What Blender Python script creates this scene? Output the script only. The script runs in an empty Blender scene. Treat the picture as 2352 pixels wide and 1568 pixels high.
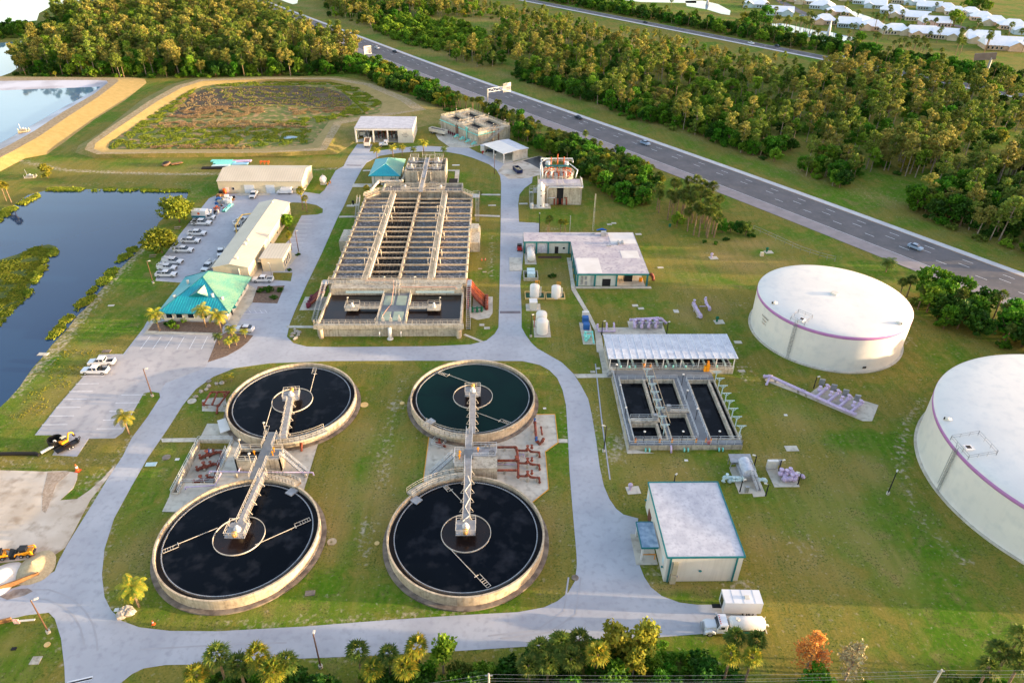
import bpy, math, random
import numpy as np
from mathutils import Vector, Matrix
from mathutils.geometry import tessellate_polygon
S = bpy.context.scene
COL = S.collection
R = math.radians
rnd = random.Random(7)
# ------------------------------------------------------------------ camera
CAMH = 98.0
PITCH, ROLL, YAW = R(32.965), R(0.686), R(1.5025)
FD = 1626.6                                   # focal length in units of a 2352 wide picture
_f = Vector((math.sin(YAW)*math.cos(PITCH), math.cos(YAW)*math.cos(PITCH), -math.sin(PITCH)))
_r0 = Vector((math.cos(YAW), -math.sin(YAW), 0)); _u0 = _r0.cross(_f)
_r = _r0*math.cos(ROLL)+_u0*math.sin(ROLL); _u = -_r0*math.sin(ROLL)+_u0*math.cos(ROLL)
cam = bpy.data.objects.new('camera', bpy.data.cameras.new('camera')); COL.objects.link(cam)
cam.matrix_world = Matrix(((_r.x,_u.x,-_f.x,0),(_r.y,_u.y,-_f.y,0),(_r.z,_u.z,-_f.z,CAMH),(0,0,0,1)))
cam.data.sensor_width = 36; cam.data.lens = 36*FD/2352; cam.data.clip_end = 6000; cam.data.clip_start = 1
S.camera = cam
# ------------------------------------------------------------------ light
SUN_EL, SUN_AZ = R(5.0), R(-4)                # azimuth measured from +X towards +Y
w = bpy.data.worlds.new('World'); S.world = w; w.use_nodes = True
nt = w.node_tree; bg = nt.nodes['Background']
sky = nt.nodes.new('ShaderNodeTexSky'); sky.sky_type = 'NISHITA'; sky.sun_disc = False
sky.sun_elevation = SUN_EL; sky.sun_rotation = R(90)-SUN_AZ; sky.altitude = 10; sky.air_density = 1.0; sky.dust_density = 1.5; sky.ozone_density = 1
tn = nt.nodes.new('ShaderNodeMix'); tn.data_type = 'RGBA'; tn.blend_type = 'MULTIPLY'; tn.inputs[0].default_value = 1; tn.inputs[7].default_value = (1.12, .97, .98, 1)
nt.links.new(sky.outputs[0], tn.inputs[6]); nt.links.new(tn.outputs[2], bg.inputs[0]); bg.inputs[1].default_value = 0.15
sl = bpy.data.lights.new('sun', 'SUN'); sl.energy = 2.6; sl.angle = R(0.55); sl.color = (1.0, .72, .42)
sun = bpy.data.objects.new('sun', sl); COL.objects.link(sun)
sd = Vector((math.cos(SUN_EL)*math.cos(SUN_AZ), math.cos(SUN_EL)*math.sin(SUN_AZ), math.sin(SUN_EL)))
sun.rotation_euler = sd.to_track_quat('Z', 'Y').to_euler()
S.view_settings.view_transform = 'Standard'; S.view_settings.look = 'None'; S.view_settings.gamma = 1
S.view_settings.exposure = 2.7
try: S.cycles.max_bounces = 5; S.cycles.transparent_max_bounces = 4
except Exception: pass
# ------------------------------------------------------------------ picture point -> place on the ground
def D(px, py, z=0.0):
    d = _f+_r*((px-1176)/FD)-_u*((py-784)/FD)
    t = (z-CAMH)/d.z
    return Vector((d.x*t, d.y*t, z))
def K(ox, oy, s):
    return lambda x, y, z=0.0: D((ox+x*s)*.9408, (oy+y*s)*.9408, z)
c1=K(0,0,.38265); c2=K(800,0,.38265); cR=K(1600,0,.38265); cL=K(0,400,.34014); cB=K(700,350,.3252)
cE=K(1200,350,.32528); cT=K(1800,400,.38272); cW=K(0,800,.31881); c3=K(350,850,.28694); c4=K(900,850,.28694)
c5=K(1350,780,.28694); c6=K(1500,1100,.36157); c7=K(0,1200,.29787); c8=K(700,1200,.34014)
cD=K(1070,240,.11479); cO=K(1270,370,.09564); cA=K(880,360,.11905); cY=K(460,400,.15304); cS=K(1260,620,.14032)
cP=K(1730,1090,.20089); cV=K(2200,900,.31881); cH=K(1780,0,.15306); cI=K(2120,0,.16156)
# ------------------------------------------------------------------ materials
def lin(c):
    return tuple((x/255/12.92 if x/255 <= .04045 else ((x/255+.055)/1.055)**2.4) for x in c)+(1,)
MATS = {}
def mat(name, c, c2=None, rough=.75, sc=.35, metal=0., spec=.35, c3=None, sc3=3., a3=.35, streak=0, rib=None, bump=0, rand=0, emit=None):
    """one procedural material: two tones by noise, a third finer tone, optional run-down streaks, ribs, hue by object"""
    m = bpy.data.materials.new(name); m.use_nodes = True; MATS[name] = m
    n = m.node_tree.nodes; L = m.node_tree.links; b = n['Principled BSDF']
    b.inputs['Roughness'].default_value = rough; b.inputs['Metallic'].default_value = metal; b.inputs['Specular IOR Level'].default_value = spec
    g = n.new('ShaderNodeNewGeometry'); pos = g.outputs['Position']
    def noise(scale, det=4, vec=pos):
        t = n.new('ShaderNodeTexNoise'); t.inputs['Scale'].default_value = scale; t.inputs['Detail'].default_value = det
        L.new(vec, t.inputs['Vector']); return t.outputs['Fac']
    def ramp(f, lo, hi):
        r = n.new('ShaderNodeMapRange'); r.inputs[1].default_value = lo; r.inputs[2].default_value = hi; L.new(f, r.inputs[0]); return r.outputs[0]
    def mix(f, a, bb):
        x = n.new('ShaderNodeMix'); x.data_type = 'RGBA'
        if isinstance(f, float): x.inputs[0].default_value = f
        else: L.new(f, x.inputs[0])
        for s, v in ((6, a), (7, bb)):
            if isinstance(v, tuple): x.inputs[s].default_value = v
            else: L.new(v, x.inputs[s])
        return x.outputs[2]
    out = mix(ramp(noise(sc), .38, .62), lin(c), lin(c2 or tuple(x*.9 for x in c)))
    if c3:
        out = mix(ramp(noise(sc3, 6), .5, .5+.5*(1-a3)), out, lin(c3))
    if streak:
        mp = n.new('ShaderNodeMapping'); mp.inputs['Scale'].default_value = (2.2, 2.2, .12); L.new(pos, mp.inputs['Vector'])
        s = ramp(noise(1., 5, mp.outputs[0]), .5, .72)
        mu = n.new('ShaderNodeMath'); mu.operation = 'MULTIPLY'; mu.inputs[1].default_value = streak; L.new(s, mu.inputs[0])
        out = mix(mu.outputs[0], out, lin((70, 62, 52)))
    if rand:
        oi = n.new('ShaderNodeObjectInfo'); h = n.new('ShaderNodeHueSaturation')
        r1 = ramp(oi.outputs['Random'], 0, 1); r1.node.inputs[3].default_value = 1-rand; r1.node.inputs[4].default_value = 1+rand*1.2
        L.new(r1, h.inputs['Value']); L.new(out, h.inputs['Color'])
        r2 = ramp(noise(.05, 2), .3, .7); r2.node.inputs[3].default_value = .5-.02; r2.node.inputs[4].default_value = .5+.015
        L.new(r2, h.inputs['Hue']); out = h.outputs[0]
    if rib:
        sp = n.new('ShaderNodeSeparateXYZ'); L.new(pos, sp.inputs[0])
        ms = n.new('ShaderNodeMath'); ms.operation = 'MULTIPLY'; ms.inputs[1].default_value = 1/rib[1]; L.new(sp.outputs[rib[0]], ms.inputs[0])
        fr = n.new('ShaderNodeMath'); fr.operation = 'FRACT'; L.new(ms.outputs[0], fr.inputs[0])
        pk = n.new('ShaderNodeMath'); pk.operation = 'LESS_THAN'; pk.inputs[1].default_value = .16; L.new(fr.outputs[0], pk.inputs[0])
        mm = n.new('ShaderNodeMath'); mm.operation = 'MULTIPLY'; mm.inputs[1].default_value = .28; L.new(pk.outputs[0], mm.inputs[0])
        out = mix(mm.outputs[0], out, lin(tuple(x*.55 for x in c)))
        bp = n.new('ShaderNodeBump'); bp.inputs['Distance'].default_value = .06; L.new(pk.outputs[0], bp.inputs['Height']); L.new(bp.outputs[0], b.inputs['Normal'])
    if bump:
        bp = n.new('ShaderNodeBump'); bp.inputs['Distance'].default_value = bump; L.new(noise(sc3*1.5, 5), bp.inputs['Height']); L.new(bp.outputs[0], b.inputs['Normal'])
    L.new(out, b.inputs['Base Color'])
    return m
conc = mat('weathered_concrete', (186,178,160), (164,156,140), .85, .4, c3=(120,112,98), sc3=1.6, a3=.3, streak=.55)
concl = mat('pale_concrete', (196,190,176), (176,170,156), .85, .25, c3=(138,130,118), sc3=.9, a3=.3)
beam = mat('beam_concrete', (196,176,146), (170,150,122), .85, .5, c3=(104,92,76), sc3=2.2, a3=.35)
rim = mat('rim_concrete', (198,182,156), (176,160,136), .85, .5, c3=(120,104,84), sc3=1.5, a3=.25, streak=.35)
foot = mat('stained_footing', (138,126,112), (98,88,80), .9, .7)
road = mat('grey_asphalt', (172,174,180), (160,162,169), .88, .12, c3=(146,147,154), sc3=.9, a3=.3)
lot = mat('pale_lot_pavement', (176,172,172), (162,160,162), .88, .1, c3=(140,138,142), sc3=.5, a3=.4)
hwy = mat('highway_asphalt', (104,100,102), (92,90,92), .85, .15, c3=(118,112,110), sc3=.6, a3=.3)
shoulder = mat('shoulder_pavement', (150,140,140), (138,130,130), .88, .3)
shoulder2 = mat('inner_shoulder', (198,196,196), (184,182,184), .88, .3)
paint = mat('white_paint', (225,225,225), (205,205,208), .6, 1.)
yel = mat('yellow_paint', (214,160,60), (196,140,50), .6, 1.)
blue_p = mat('blue_line', (140,150,200), None, .6)
white = mat('white_coating', (216,213,207), (210,207,202), .5, .12, c3=(188,190,190), sc3=.5, a3=.1, streak=.03)
whitebox = mat('white_truck_paint', (214,216,218), (206,208,212), .3, .5, spec=.5)
purp = mat('purple_paint', (170,122,172), (168,112,172), .6, 1.)
lilac = mat('lilac_pipe', (194,178,202), (176,158,190), .5, 2.)
mint = mat('mint_pipe', (130,216,204), (112,196,186), .5, 2.)
aqua = mat('aqua_pipe', (184,206,208), (168,192,196), .5, 2.)
rust = mat('red_brown_pipe', (132,62,42), (108,48,34), .65, 1.5, c3=(152,92,66), sc3=4., a3=.4)
orng = mat('rust_orange_pipe', (190,92,40), (150,70,36), .65, 1.5)
rail_m = mat('pale_railing', (204,197,184), (184,176,162), .5, .6, metal=.1)
rail_w = mat('aluminium_railing', (205,210,214), (190,196,200), .45, .6, metal=.3)
grate = mat('grating', (150,152,156), (128,130,134), .7, 1., c3=(110,112,116), sc3=6)
gratd = mat('dark_walkway', (110,116,122), (98,104,110), .7, .6)
steel = mat('galvanised_steel', (170,172,174), (150,152,155), .45, 1., metal=.5)
black = mat('black_plastic', (24,24,26), None, .5)
dark = mat('dark_interior', (38,36,38), (28,27,30), .9, .5)
glass = mat('dark_glass', (30,42,56), (22,32,44), .08, 1., spec=.8)
tyre = mat('tyre_rubber', (28,27,27), None, .85)
hub = mat('wheel_hub', (180,182,184), None, .4, metal=.5)
red = mat('red_paint', (178,34,28), None, .4)
oran = mat('orange_plastic', (226,84,32), (236,110,50), .5)
yelm = mat('machine_yellow', (226,150,28), (206,130,20), .4)
blue = mat('blue_cover', (34,92,156), (28,80,140), .6)
navy = mat('navy_paint', (24,38,84), (20,30,66), .4)
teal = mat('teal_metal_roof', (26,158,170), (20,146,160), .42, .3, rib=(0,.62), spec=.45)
teal_lit = mat('sunlit_teal_roof', (132,168,140), (104,160,138), .5, .25, rib=(1,.62), c3=(52,146,142), sc3=3.5, a3=.5)  # same teal roof, low sun on the ribs mixed into its colour
tealt = mat('teal_trim', (18,112,116), (14,100,106), .5)
cream = mat('cream_metal_wall', (204,194,168), (198,188,160), .55, .2, rib=(0,.45))
creamy = mat('cream_metal_side', (206,194,166), (200,188,160), .55, .2, rib=(1,.45))
creamr = mat('cream_metal_roof', (198,188,168), (190,180,160), .5, .15, rib=(0,.9))
creamr2 = mat('cream_metal_roof_long', (200,191,172), (192,183,164), .5, .15, rib=(1,.9))
wallw = mat('white_wall', (206,202,192), (196,193,182), .7, .25, streak=.12)
flatr = mat('weathered_flat_roof', (184,178,180), (166,160,168), .85, .3, c3=(136,130,142), sc3=1.3, a3=.5)
flatr2 = mat('weathered_white_roof', (186,188,196), (170,172,182), .85, .5, c3=(148,150,164), sc3=2.2, a3=.4)
flatn = mat('new_white_membrane', (206,203,200), (198,194,190), .7, .3)
canop = mat('canopy_white_metal', (190,196,206), (174,180,192), .55, .6, c3=(146,152,168), sc3=2.4, a3=.45)
sludge = mat('black_water', (4,8,15), (6,11,19), .1, .12, c3=(46,48,54), sc3=.3, a3=.32, spec=.08)
sludgeg = mat('green_black_water', (2,26,26), (3,32,30), .12, .1, spec=.08)
brownw = mat('brown_water', (36,26,24), (26,20,20), .22, .25, spec=.3)
aerw = mat('aerated_water', (62,60,66), (40,40,48), .35, 1.2, c3=(150,146,150), sc3=1.2, a3=.75)
aerd = mat('dark_aerated_water', (26,30,40), (18,20,28), .3, 1.2, c3=(96,112,132), sc3=1.6, a3=.6)
pondw = mat('pond_water', (22,54,88), (24,58,92), .05, .02, spec=.28)
lakew = mat('lake_water', (104,136,158), (98,130,152), .05, .02, spec=.35)
mulch = mat('mulch_bed', (120,98,82), (96,78,66), .95, 1.5, c3=(150,132,114), sc3=4)
sand = mat('pale_sand', (206,194,178), (186,172,154), .95, .12, c3=(150,132,112), sc3=.35, a3=.55)
gravel = mat('crushed_shell', (190,176,152), (166,148,118), .95, .5, c3=(120,112,70), sc3=1.8, a3=.6)
rock = mat('limestone_rock', (176,168,156), (140,130,118), .9, 2.)
silt = mat('wet_black_silt', (54,50,54), (38,36,42), .35, .6, c3=(90,84,80), sc3=1.2)
wood = mat('weathered_wood', (150,110,70), (120,86,54), .85, 1.)
bark = mat('brown_bark', (120,94,72), (96,76,58), .95, 1.5)
barkp = mat('palm_trunk', (134,112,88), (108,90,70), .95, 2.)
barkg = mat('grey_bark', (150,136,120), (126,112,98), .95, 1.5)
def leaf(name, c, c2, c3=None, rand=.22):
    m = mat(name, c, c2, .6, .55, c3=c3, sc3=2.2, a3=.55, rand=rand, spec=.15)
    n = m.node_tree.nodes; L = m.node_tree.links; b = n['Principled BSDF']
    tr = n.new('ShaderNodeBsdfTranslucent'); mx = n.new('ShaderNodeMixShader'); mx.inputs[0].default_value = .3
    L.new(b.inputs['Base Color'].links[0].from_socket, tr.inputs['Color'])
    L.new(b.outputs[0], mx.inputs[1]); L.new(tr.outputs[0], mx.inputs[2]); L.new(mx.outputs[0], n['Material Output'].inputs[0])
    return m
l_pine = leaf('pine_needles', (112,132,52), (76,102,34), (132,132,56))
l_pin2 = leaf('tan_pine_needles', (146,142,70), (108,120,48), (158,138,68))
l_broad = leaf('broad_leaves', (72,126,24), (44,88,16), (106,148,34))
l_dark = leaf('dark_leaves', (54,96,26), (34,66,18), (84,116,36))
l_light = leaf('light_leaves', (110,146,36), (72,114,22), (140,158,56))
l_yel = leaf('yellow_leaves', (150,146,48), (112,124,40), (170,146,54))
l_palm = leaf('palm_fronds', (92,116,46), (60,84,32), (146,144,62))
l_palmy = leaf('yellow_palm_fronds', (136,140,44), (86,108,34), (196,160,50))  # yellow third tone: sunlight on the fronds put into the leaf colour
l_orange = leaf('orange_leaves', (200,136,66), (176,116,54), (168,140,90))
l_straw = leaf('straw_reeds', (154,134,98), (130,110,76), (168,150,114))
l_reed = leaf('marsh_reeds', (124,140,44), (92,116,34), (150,140,60))
l_tuft = leaf('grass_tufts', (96,112,38), (74,96,28), (130,120,60))
# ------------------------------------------------------------------ mesh building
ORG = {}
def rootof(o):
    while o.parent: o = o.parent
    return o
class MB:
    def __init__(s): s.v = []; s.f = []
    def add(s, vs, fs):
        k = len(s.v); s.v += [tuple(x) for x in vs]; s.f += [tuple(i+k for i in t) for t in fs]; return s
    def hexa(s, p):
        return s.add(p, [(3,2,1,0),(4,5,6,7),(0,1,5,4),(1,2,6,5),(2,3,7,6),(3,0,4,7)])
    def box(s, x0, x1, y0, y1, z0, z1):
        return s.hexa([(x0,y0,z0),(x1,y0,z0),(x1,y1,z0),(x0,y1,z0),(x0,y0,z1),(x1,y0,z1),(x1,y1,z1),(x0,y1,z1)])
    def obox(s, cx, cy, z0, z1, lx, ly, a=0):
        c, q = math.cos(a), math.sin(a); P = [(-lx/2,-ly/2),(lx/2,-ly/2),(lx/2,ly/2),(-lx/2,ly/2)]
        P = [(cx+x*c-y*q, cy+x*q+y*c) for x, y in P]
        return s.hexa([(x,y,z0) for x, y in P]+[(x,y,z1) for x, y in P])
    def bar(s, p, q, w, h=None):
        p = Vector(p); q = Vector(q); h = h or w; d = q-p
        if d.length < 1e-5: return s
        d.normalize(); sd_ = d.cross(Vector((0,0,1)))
        if sd_.length < .01: sd_ = Vector((1,0,0))
        sd_.normalize(); up = sd_.cross(d); a = sd_*(w/2); b = up*(h/2)
        return s.hexa([p-a-b, p+a-b, q+a-b, q-a-b, p-a+b, p+a+b, q+a+b, q-a+b])
    def tube(s, pts, r, n=8, cap=True):
        pts = [Vector(p) for p in pts]; rs = r if isinstance(r, (list, tuple)) else [r]*len(pts)
        k = len(s.v); prev = None
        for i, p in enumerate(pts):
            d = (pts[min(i+1, len(pts)-1)]-pts[max(i-1, 0)])
            if d.length < 1e-6: d = Vector((0,0,1))
            d.normalize()
            if prev is None:
                a = d.cross(Vector((0,0,1)))
                if a.length < .05: a = d.cross(Vector((1,0,0)))
            else: a = prev-d*prev.dot(d)
            a.normalize(); prev = a; b = d.cross(a)
            for j in range(n):
                t = 2*math.pi*(j+.5)/n; s.v.append(tuple(p+(a*math.cos(t)+b*math.sin(t))*rs[i]))
        for i in range(len(pts)-1):
            for j in range(n):
                j2 = (j+1) % n; s.f.append((k+i*n+j, k+i*n+j2, k+(i+1)*n+j2, k+(i+1)*n+j))
        if cap:
            s.f.append(tuple(k+j for j in range(n))[::-1]); s.f.append(tuple(k+(len(pts)-1)*n+j for j in range(n)))
        return s
    def lathe(s, prof, cx=0, cy=0, n=48, a0=0, a1=2*math.pi):
        k = len(s.v); full = abs(a1-a0-2*math.pi) < 1e-6; m = n if full else n+1
        for r, z in prof:
            for j in range(m):
                t = a0+(a1-a0)*j/n; s.v.append((cx+r*math.cos(t), cy+r*math.sin(t), z))
        for i in range(len(prof)-1):
            for j in range(n):
                j2 = (j+1) % m if full else j+1
                s.f.append((k+i*m+j, k+i*m+j2, k+(i+1)*m+j2, k+(i+1)*m+j))
        return s
    def cyl(s, cx, cy, z0, z1, r, r1=None, n=20):
        r1 = r if r1 is None else r1
        return s.lathe([(.001,z0),(r,z0),(r1,z1),(.001,z1)], cx, cy, n)
    def ring(s, cx, cy, z0, z1, ri, ro, n=64, a0=0, a1=2*math.pi):
        return s.lathe([(ri,z0),(ro,z0),(ro,z1),(ri,z1),(ri,z0)], cx, cy, n, a0, a1)
    def prism(s, poly, z0, z1):
        P = [(p[0], p[1]) for p in poly]
        if sum(P[i-1][0]*P[i][1]-P[i][0]*P[i-1][1] for i in range(len(P))) < 0: P = P[::-1]
        n = len(P); T = tessellate_polygon([[Vector((x,y,0)) for x, y in P]])
        k = len(s.v); s.v += [(x,y,z0) for x, y in P]+[(x,y,z1) for x, y in P]
        for i in range(n): j = (i+1) % n; s.f.append((k+i, k+j, k+n+j, k+n+i))
        for t in T:
            a, b, c = t
            if (P[b][0]-P[a][0])*(P[c][1]-P[a][1])-(P[b][1]-P[a][1])*(P[c][0]-P[a][0]) < 0: a, c = c, a
            s.f.append((k+n+a, k+n+b, k+n+c)); s.f.append((k+c, k+b, k+a))
        return s
    def ell(s, c, rx, ry=None, rz=None, nu=10, nv=6):
        ry = ry or rx; rz = rz or rx; k = len(s.v)
        for i in range(nv+1):
            ph = math.pi*i/nv
            for j in range(nu):
                t = 2*math.pi*j/nu; s.v.append((c[0]+rx*math.sin(ph)*math.cos(t), c[1]+ry*math.sin(ph)*math.sin(t), c[2]-rz*math.cos(ph)))
        for i in range(nv):
            for j in range(nu):
                j2 = (j+1) % nu; s.f.append((k+i*nu+j, k+i*nu+j2, k+(i+1)*nu+j2, k+(i+1)*nu+j))
        return s
    def side(s, prof, y0, y1, ins=.07):
        """side profile (x,z) drawn anticlockwise, swept over the width with softened flanks"""
        n = len(prof); cx = sum(p[0] for p in prof)/n; cz = sum(p[1] for p in prof)/n; k = len(s.v)
        L_ = max(p[0] for p in prof)-min(p[0] for p in prof); H_ = max(p[1] for p in prof)-min(p[1] for p in prof)
        fx, fz = 1-2*ins/max(L_, .3), 1-1.4*ins/max(H_, .3)
        for y, q in ((y0, 0), (y0+ins, 1), (y1-ins, 1), (y1, 0)):
            for x, z in prof: s.v.append((x, y, z) if q else (cx+(x-cx)*fx, y, cz+(z-cz)*fz))
        for i in range(3):
            for j in range(n):
                j2 = (j+1) % n; s.f.append((k+i*n+j, k+i*n+j2, k+(i+1)*n+j2, k+(i+1)*n+j)[::-1])
        s.f.append(tuple(k+j for j in range(n))[::-1][::-1]); s.f.append(tuple(k+3*n+j for j in range(n))[::-1])
        return s
    def rail(s, pts, h=1.05, w=.06, step=1.8, closed=False, mids=(.55,)):
        P = [Vector(p) for p in pts]
        if closed: P.append(P[0])
        for a, b in zip(P, P[1:]):
            L_ = (b-a).length
            if L_ < .05: continue
            for z in (h,)+tuple(mids)*1: s.bar(a+Vector((0,0,z)), b+Vector((0,0,z)), w)
            m = max(1, round(L_/step))
            for i in range(m+1):
                q = a.lerp(b, i/m); s.bar(q, q+Vector((0,0,h)), w)
        return s
    def build(s, name, m, parent=None, smooth=False, label=None, cat=None, group=None, kind=None):
        me = bpy.data.meshes.new(name); V = np.array(s.v, dtype=np.float64)
        if parent is not None: org = ORG[rootof(parent).name]
        elif kind: org = (0,0,0)
        else:
            lo, hi = V.min(0), V.max(0); org = ((lo[0]+hi[0])/2, (lo[1]+hi[1])/2, lo[2])
        V = V-np.array(org)
        me.from_pydata(V.tolist(), [], s.f); me.materials.append(m)
        if smooth: me.polygons.foreach_set('use_smooth', [True]*len(s.f))
        me.update()
        o = bpy.data.objects.new(name, me); COL.objects.link(o)
        if parent is not None: o.parent = parent
        elif not kind: o.location = org
        if parent is None: ORG[o.name] = tuple(org)
        for k, v in (('label', label), ('category', cat), ('group', group), ('kind', kind)):
            if v: o[k] = v
        return o
def thing(name, label, cat, loc=(0,0,0), group=None, local=False, rz=0):
    o = bpy.data.objects.new(name, None); COL.objects.link(o); o.location = tuple(loc); o.rotation_euler = (0,0,rz)
    o.empty_display_size = .3; o['label'] = label; o['category'] = cat
    if group: o['group'] = group
    ORG[o.name] = (0,0,0) if local else tuple(loc); return o
def struct(name, m, mb): return mb.build(name, m, kind='structure')
def kids(o): return KID.get(o.name, [])
KID = {}
def index_kids():
    KID.clear()
    for o in COL.objects:
        if o.parent: KID.setdefault(o.parent.name, []).append(o)
def dup(o, loc, rz=0, label=None, group=None, scale=None, parent=None):
    c = o.copy(); COL.objects.link(c)
    if parent is not None: c.parent = parent
    else:
        c.location = tuple(loc); c.rotation_euler = (0,0,rz)
        if scale: c.scale = (scale,)*3
        if label: c['label'] = label
        if group: c['group'] = group
    for k in KIDS_OF(o): dup(k, None, parent=c)
    return c
def KIDS_OF(o):
    if o.name not in KID: KID[o.name] = [k for k in COL.objects if k.parent == o]
    return KID[o.name]
def poly(pts, f=D): return [f(*p) for p in pts]
def sheet(name, pts, z, m, f=D, **kw):
    """thin slab lying z above the ground whose outline is read off the picture's ground plane"""
    b = MB().prism(poly(pts, f), z-.05 if z < .2 else 0, z)
    return b.build(name, m, kind=kw.pop('kind', 'structure'), **kw) if kw.get('cat') is None else b.build(name, m, **kw)
def smoothpoly(pts, it=2):
    P = [tuple(p) for p in pts]
    for _ in range(it):
        Q = []
        for i in range(len(P)):
            a, b = P[i], P[(i+1) % len(P)]
            Q += [(.75*a[0]+.25*b[0], .75*a[1]+.25*b[1]), (.25*a[0]+.75*b[0], .25*a[1]+.75*b[1])]
        P = Q
    return P
# ================================================================== THE SETTING
UH = Vector((-.5505, .8348, 0)); NH = Vector((-.8348, -.5505, 0))
def HW(s, n, z=0.):                                    # along and across the first highway
    t = min(1, max(0, (s-120)/330)); n += 7.5*t*t*(3-2*t)
    p = UH*s+NH*n; return (p.x, p.y, z)
U2 = Vector((math.cos(R(125.6)), math.sin(R(125.6)), 0)); N2 = Vector((-U2.y, U2.x, 0))
PH = D(1505, 66); PH.z = 0
def HV(s, n, z=0.):
    p = PH+U2*s+N2*n; return (p.x, p.y, z)
def strip(b, f, s0, s1, na, nb, z, step=25):
    m = max(1, int(abs(s1-s0)/step)); k = len(b.v)
    for i in range(m+1):
        s = s0+(s1-s0)*i/m; b.v.append(f(s, na, z)); b.v.append(f(s, nb, z))
    for i in range(m): b.f.append((k+2*i, k+2*i+1, k+2*i+3, k+2*i+2))
    return b
# ---- ground sheet with painted soil zones (bare / dry / lush), reaching the horizon
def ground_material():
    m = bpy.data.materials.new('grassland'); m.use_nodes = True; n = m.node_tree.nodes; L = m.node_tree.links; b = n['Principled BSDF']
    b.inputs['Roughness'].default_value = .95; b.inputs['Specular IOR Level'].default_value = .1
    g = n.new('ShaderNodeNewGeometry'); pos = g.outputs['Position']
    at = n.new('ShaderNodeAttribute'); at.attribute_name = 'zone'; sp = n.new('ShaderNodeSeparateColor'); L.new(at.outputs['Color'], sp.inputs[0])
    def noise(s, d=5, di=0.):
        t = n.new('ShaderNodeTexNoise'); t.inputs['Scale'].default_value = s; t.inputs['Detail'].default_value = d; t.inputs['Distortion'].default_value = di
        L.new(pos, t.inputs['Vector']); return t.outputs['Fac']
    def rng(f, a, c, lo=0., hi=1.):
        r = n.new('ShaderNodeMapRange'); 
        for i, v in ((1,a),(2,c),(3,lo),(4,hi)): r.inputs[i].default_value = v
        L.new(f, r.inputs[0]); return r.outputs[0]
    def op(o, a, c):
        x = n.new('ShaderNodeMath'); x.operation = o; x.use_clamp = o != 'ADD'
        for i, v in ((0,a),(1,c)):
            if isinstance(v, float): x.inputs[i].default_value = v
            else: L.new(v, x.inputs[i])
        return x.outputs[0]
    def mix(f, a, c):
        x = n.new('ShaderNodeMix'); x.data_type = 'RGBA'; L.new(f, x.inputs[0])
        for s, v in ((6,a),(7,c)):
            if isinstance(v, tuple): x.inputs[s].default_value = v
            else: L.new(v, x.inputs[s])
        return x.outputs[2]
    big = noise(.05, 5); mid = noise(.28, 7, .6); fine = noise(1.3, 8); vf = noise(2.6, 6)
    for q in (fine, vf): q.node.inputs['Roughness'].default_value = .72
    lush = op('ADD', rng(big, .44, .62), sp.outputs[0]); lush = op('ADD', lush, rng(mid, .4, .65, -.45, .4))
    a = mix(rng(fine, .35, .65), lin((136,122,58)), lin((108,106,40)))
    c = mix(rng(fine, .35, .65), lin((64,104,14)), lin((88,122,24)))
    o = mix(op('MULTIPLY', lush, 1.0), a, c)
    dry = op('ADD', sp.outputs[1], rng(mid, .35, .7, -.3, .3)); dry = op('MULTIPLY', dry, 1.0)
    o = mix(op('MULTIPLY', dry, rng(vf, .3, .6, .45, 1.)), o, lin((160,134,84)))
    o = mix(op('MULTIPLY', rng(mid, .56, .72), rng(vf, .4, .6, .1, .7)), o, lin((132,112,74)))
    o = mix(op('MULTIPLY', rng(vf, .5, .6), rng(mid, .4, .58, .3, 1.)), o, lin((60,76,24)))
    o = mix(rng(fine, .56, .7, 0., .55), o, lin((164,148,100)))
    mp = n.new('ShaderNodeMapping'); mp.inputs['Scale'].default_value = (.7,.07,1); mp.inputs['Rotation'].default_value = (0,0,.12); L.new(pos, mp.inputs['Vector']); stn = noise(1., 3); L.new(mp.outputs[0], stn.node.inputs['Vector'])
    o = mix(rng(stn, .5, .72, 0., .22), o, lin((148,136,76))); o = mix(rng(stn, .34, .5, .2, 0.), o, lin((72,98,24)))
    bare = op('ADD', sp.outputs[2], rng(noise(1.1, 6), .3, .7, -.42, .42)); bare = rng(bare, .25, .75)
    o = mix(bare, o, mix(rng(vf, .4, .6), lin((186,174,150)), lin((150,138,112))))
    L.new(o, b.inputs['Base Color'])
    bp = n.new('ShaderNodeBump'); bp.inputs['Distance'].default_value = .12; L.new(vf, bp.inputs['Height']); L.new(bp.outputs[0], b.inputs['Normal'])
    return m
gmat = ground_material()
ZB = []                                                 # (x, y, rx, ry, rot, lush, dry, bare)
def zone(px, py, rx, ry=None, lush=0, dry=0, bare=0, a=0, f=D):
    p = f(px, py); ZB.append((p.x, p.y, rx, ry or rx, a, lush, dry, bare))
def zline(pts, wd, f=D, **k):
    P = poly(pts, f)
    for i in range(len(P)-1):
        m = max(1, int((P[i+1]-P[i]).length/(wd*1.1)))
        for j in range(m):
            q = P[i].lerp(P[i+1], j/m); ZB.append((q.x, q.y, wd, wd, 0, k.get('lush',0), k.get('dry',0), k.get('bare',0)))
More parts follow.
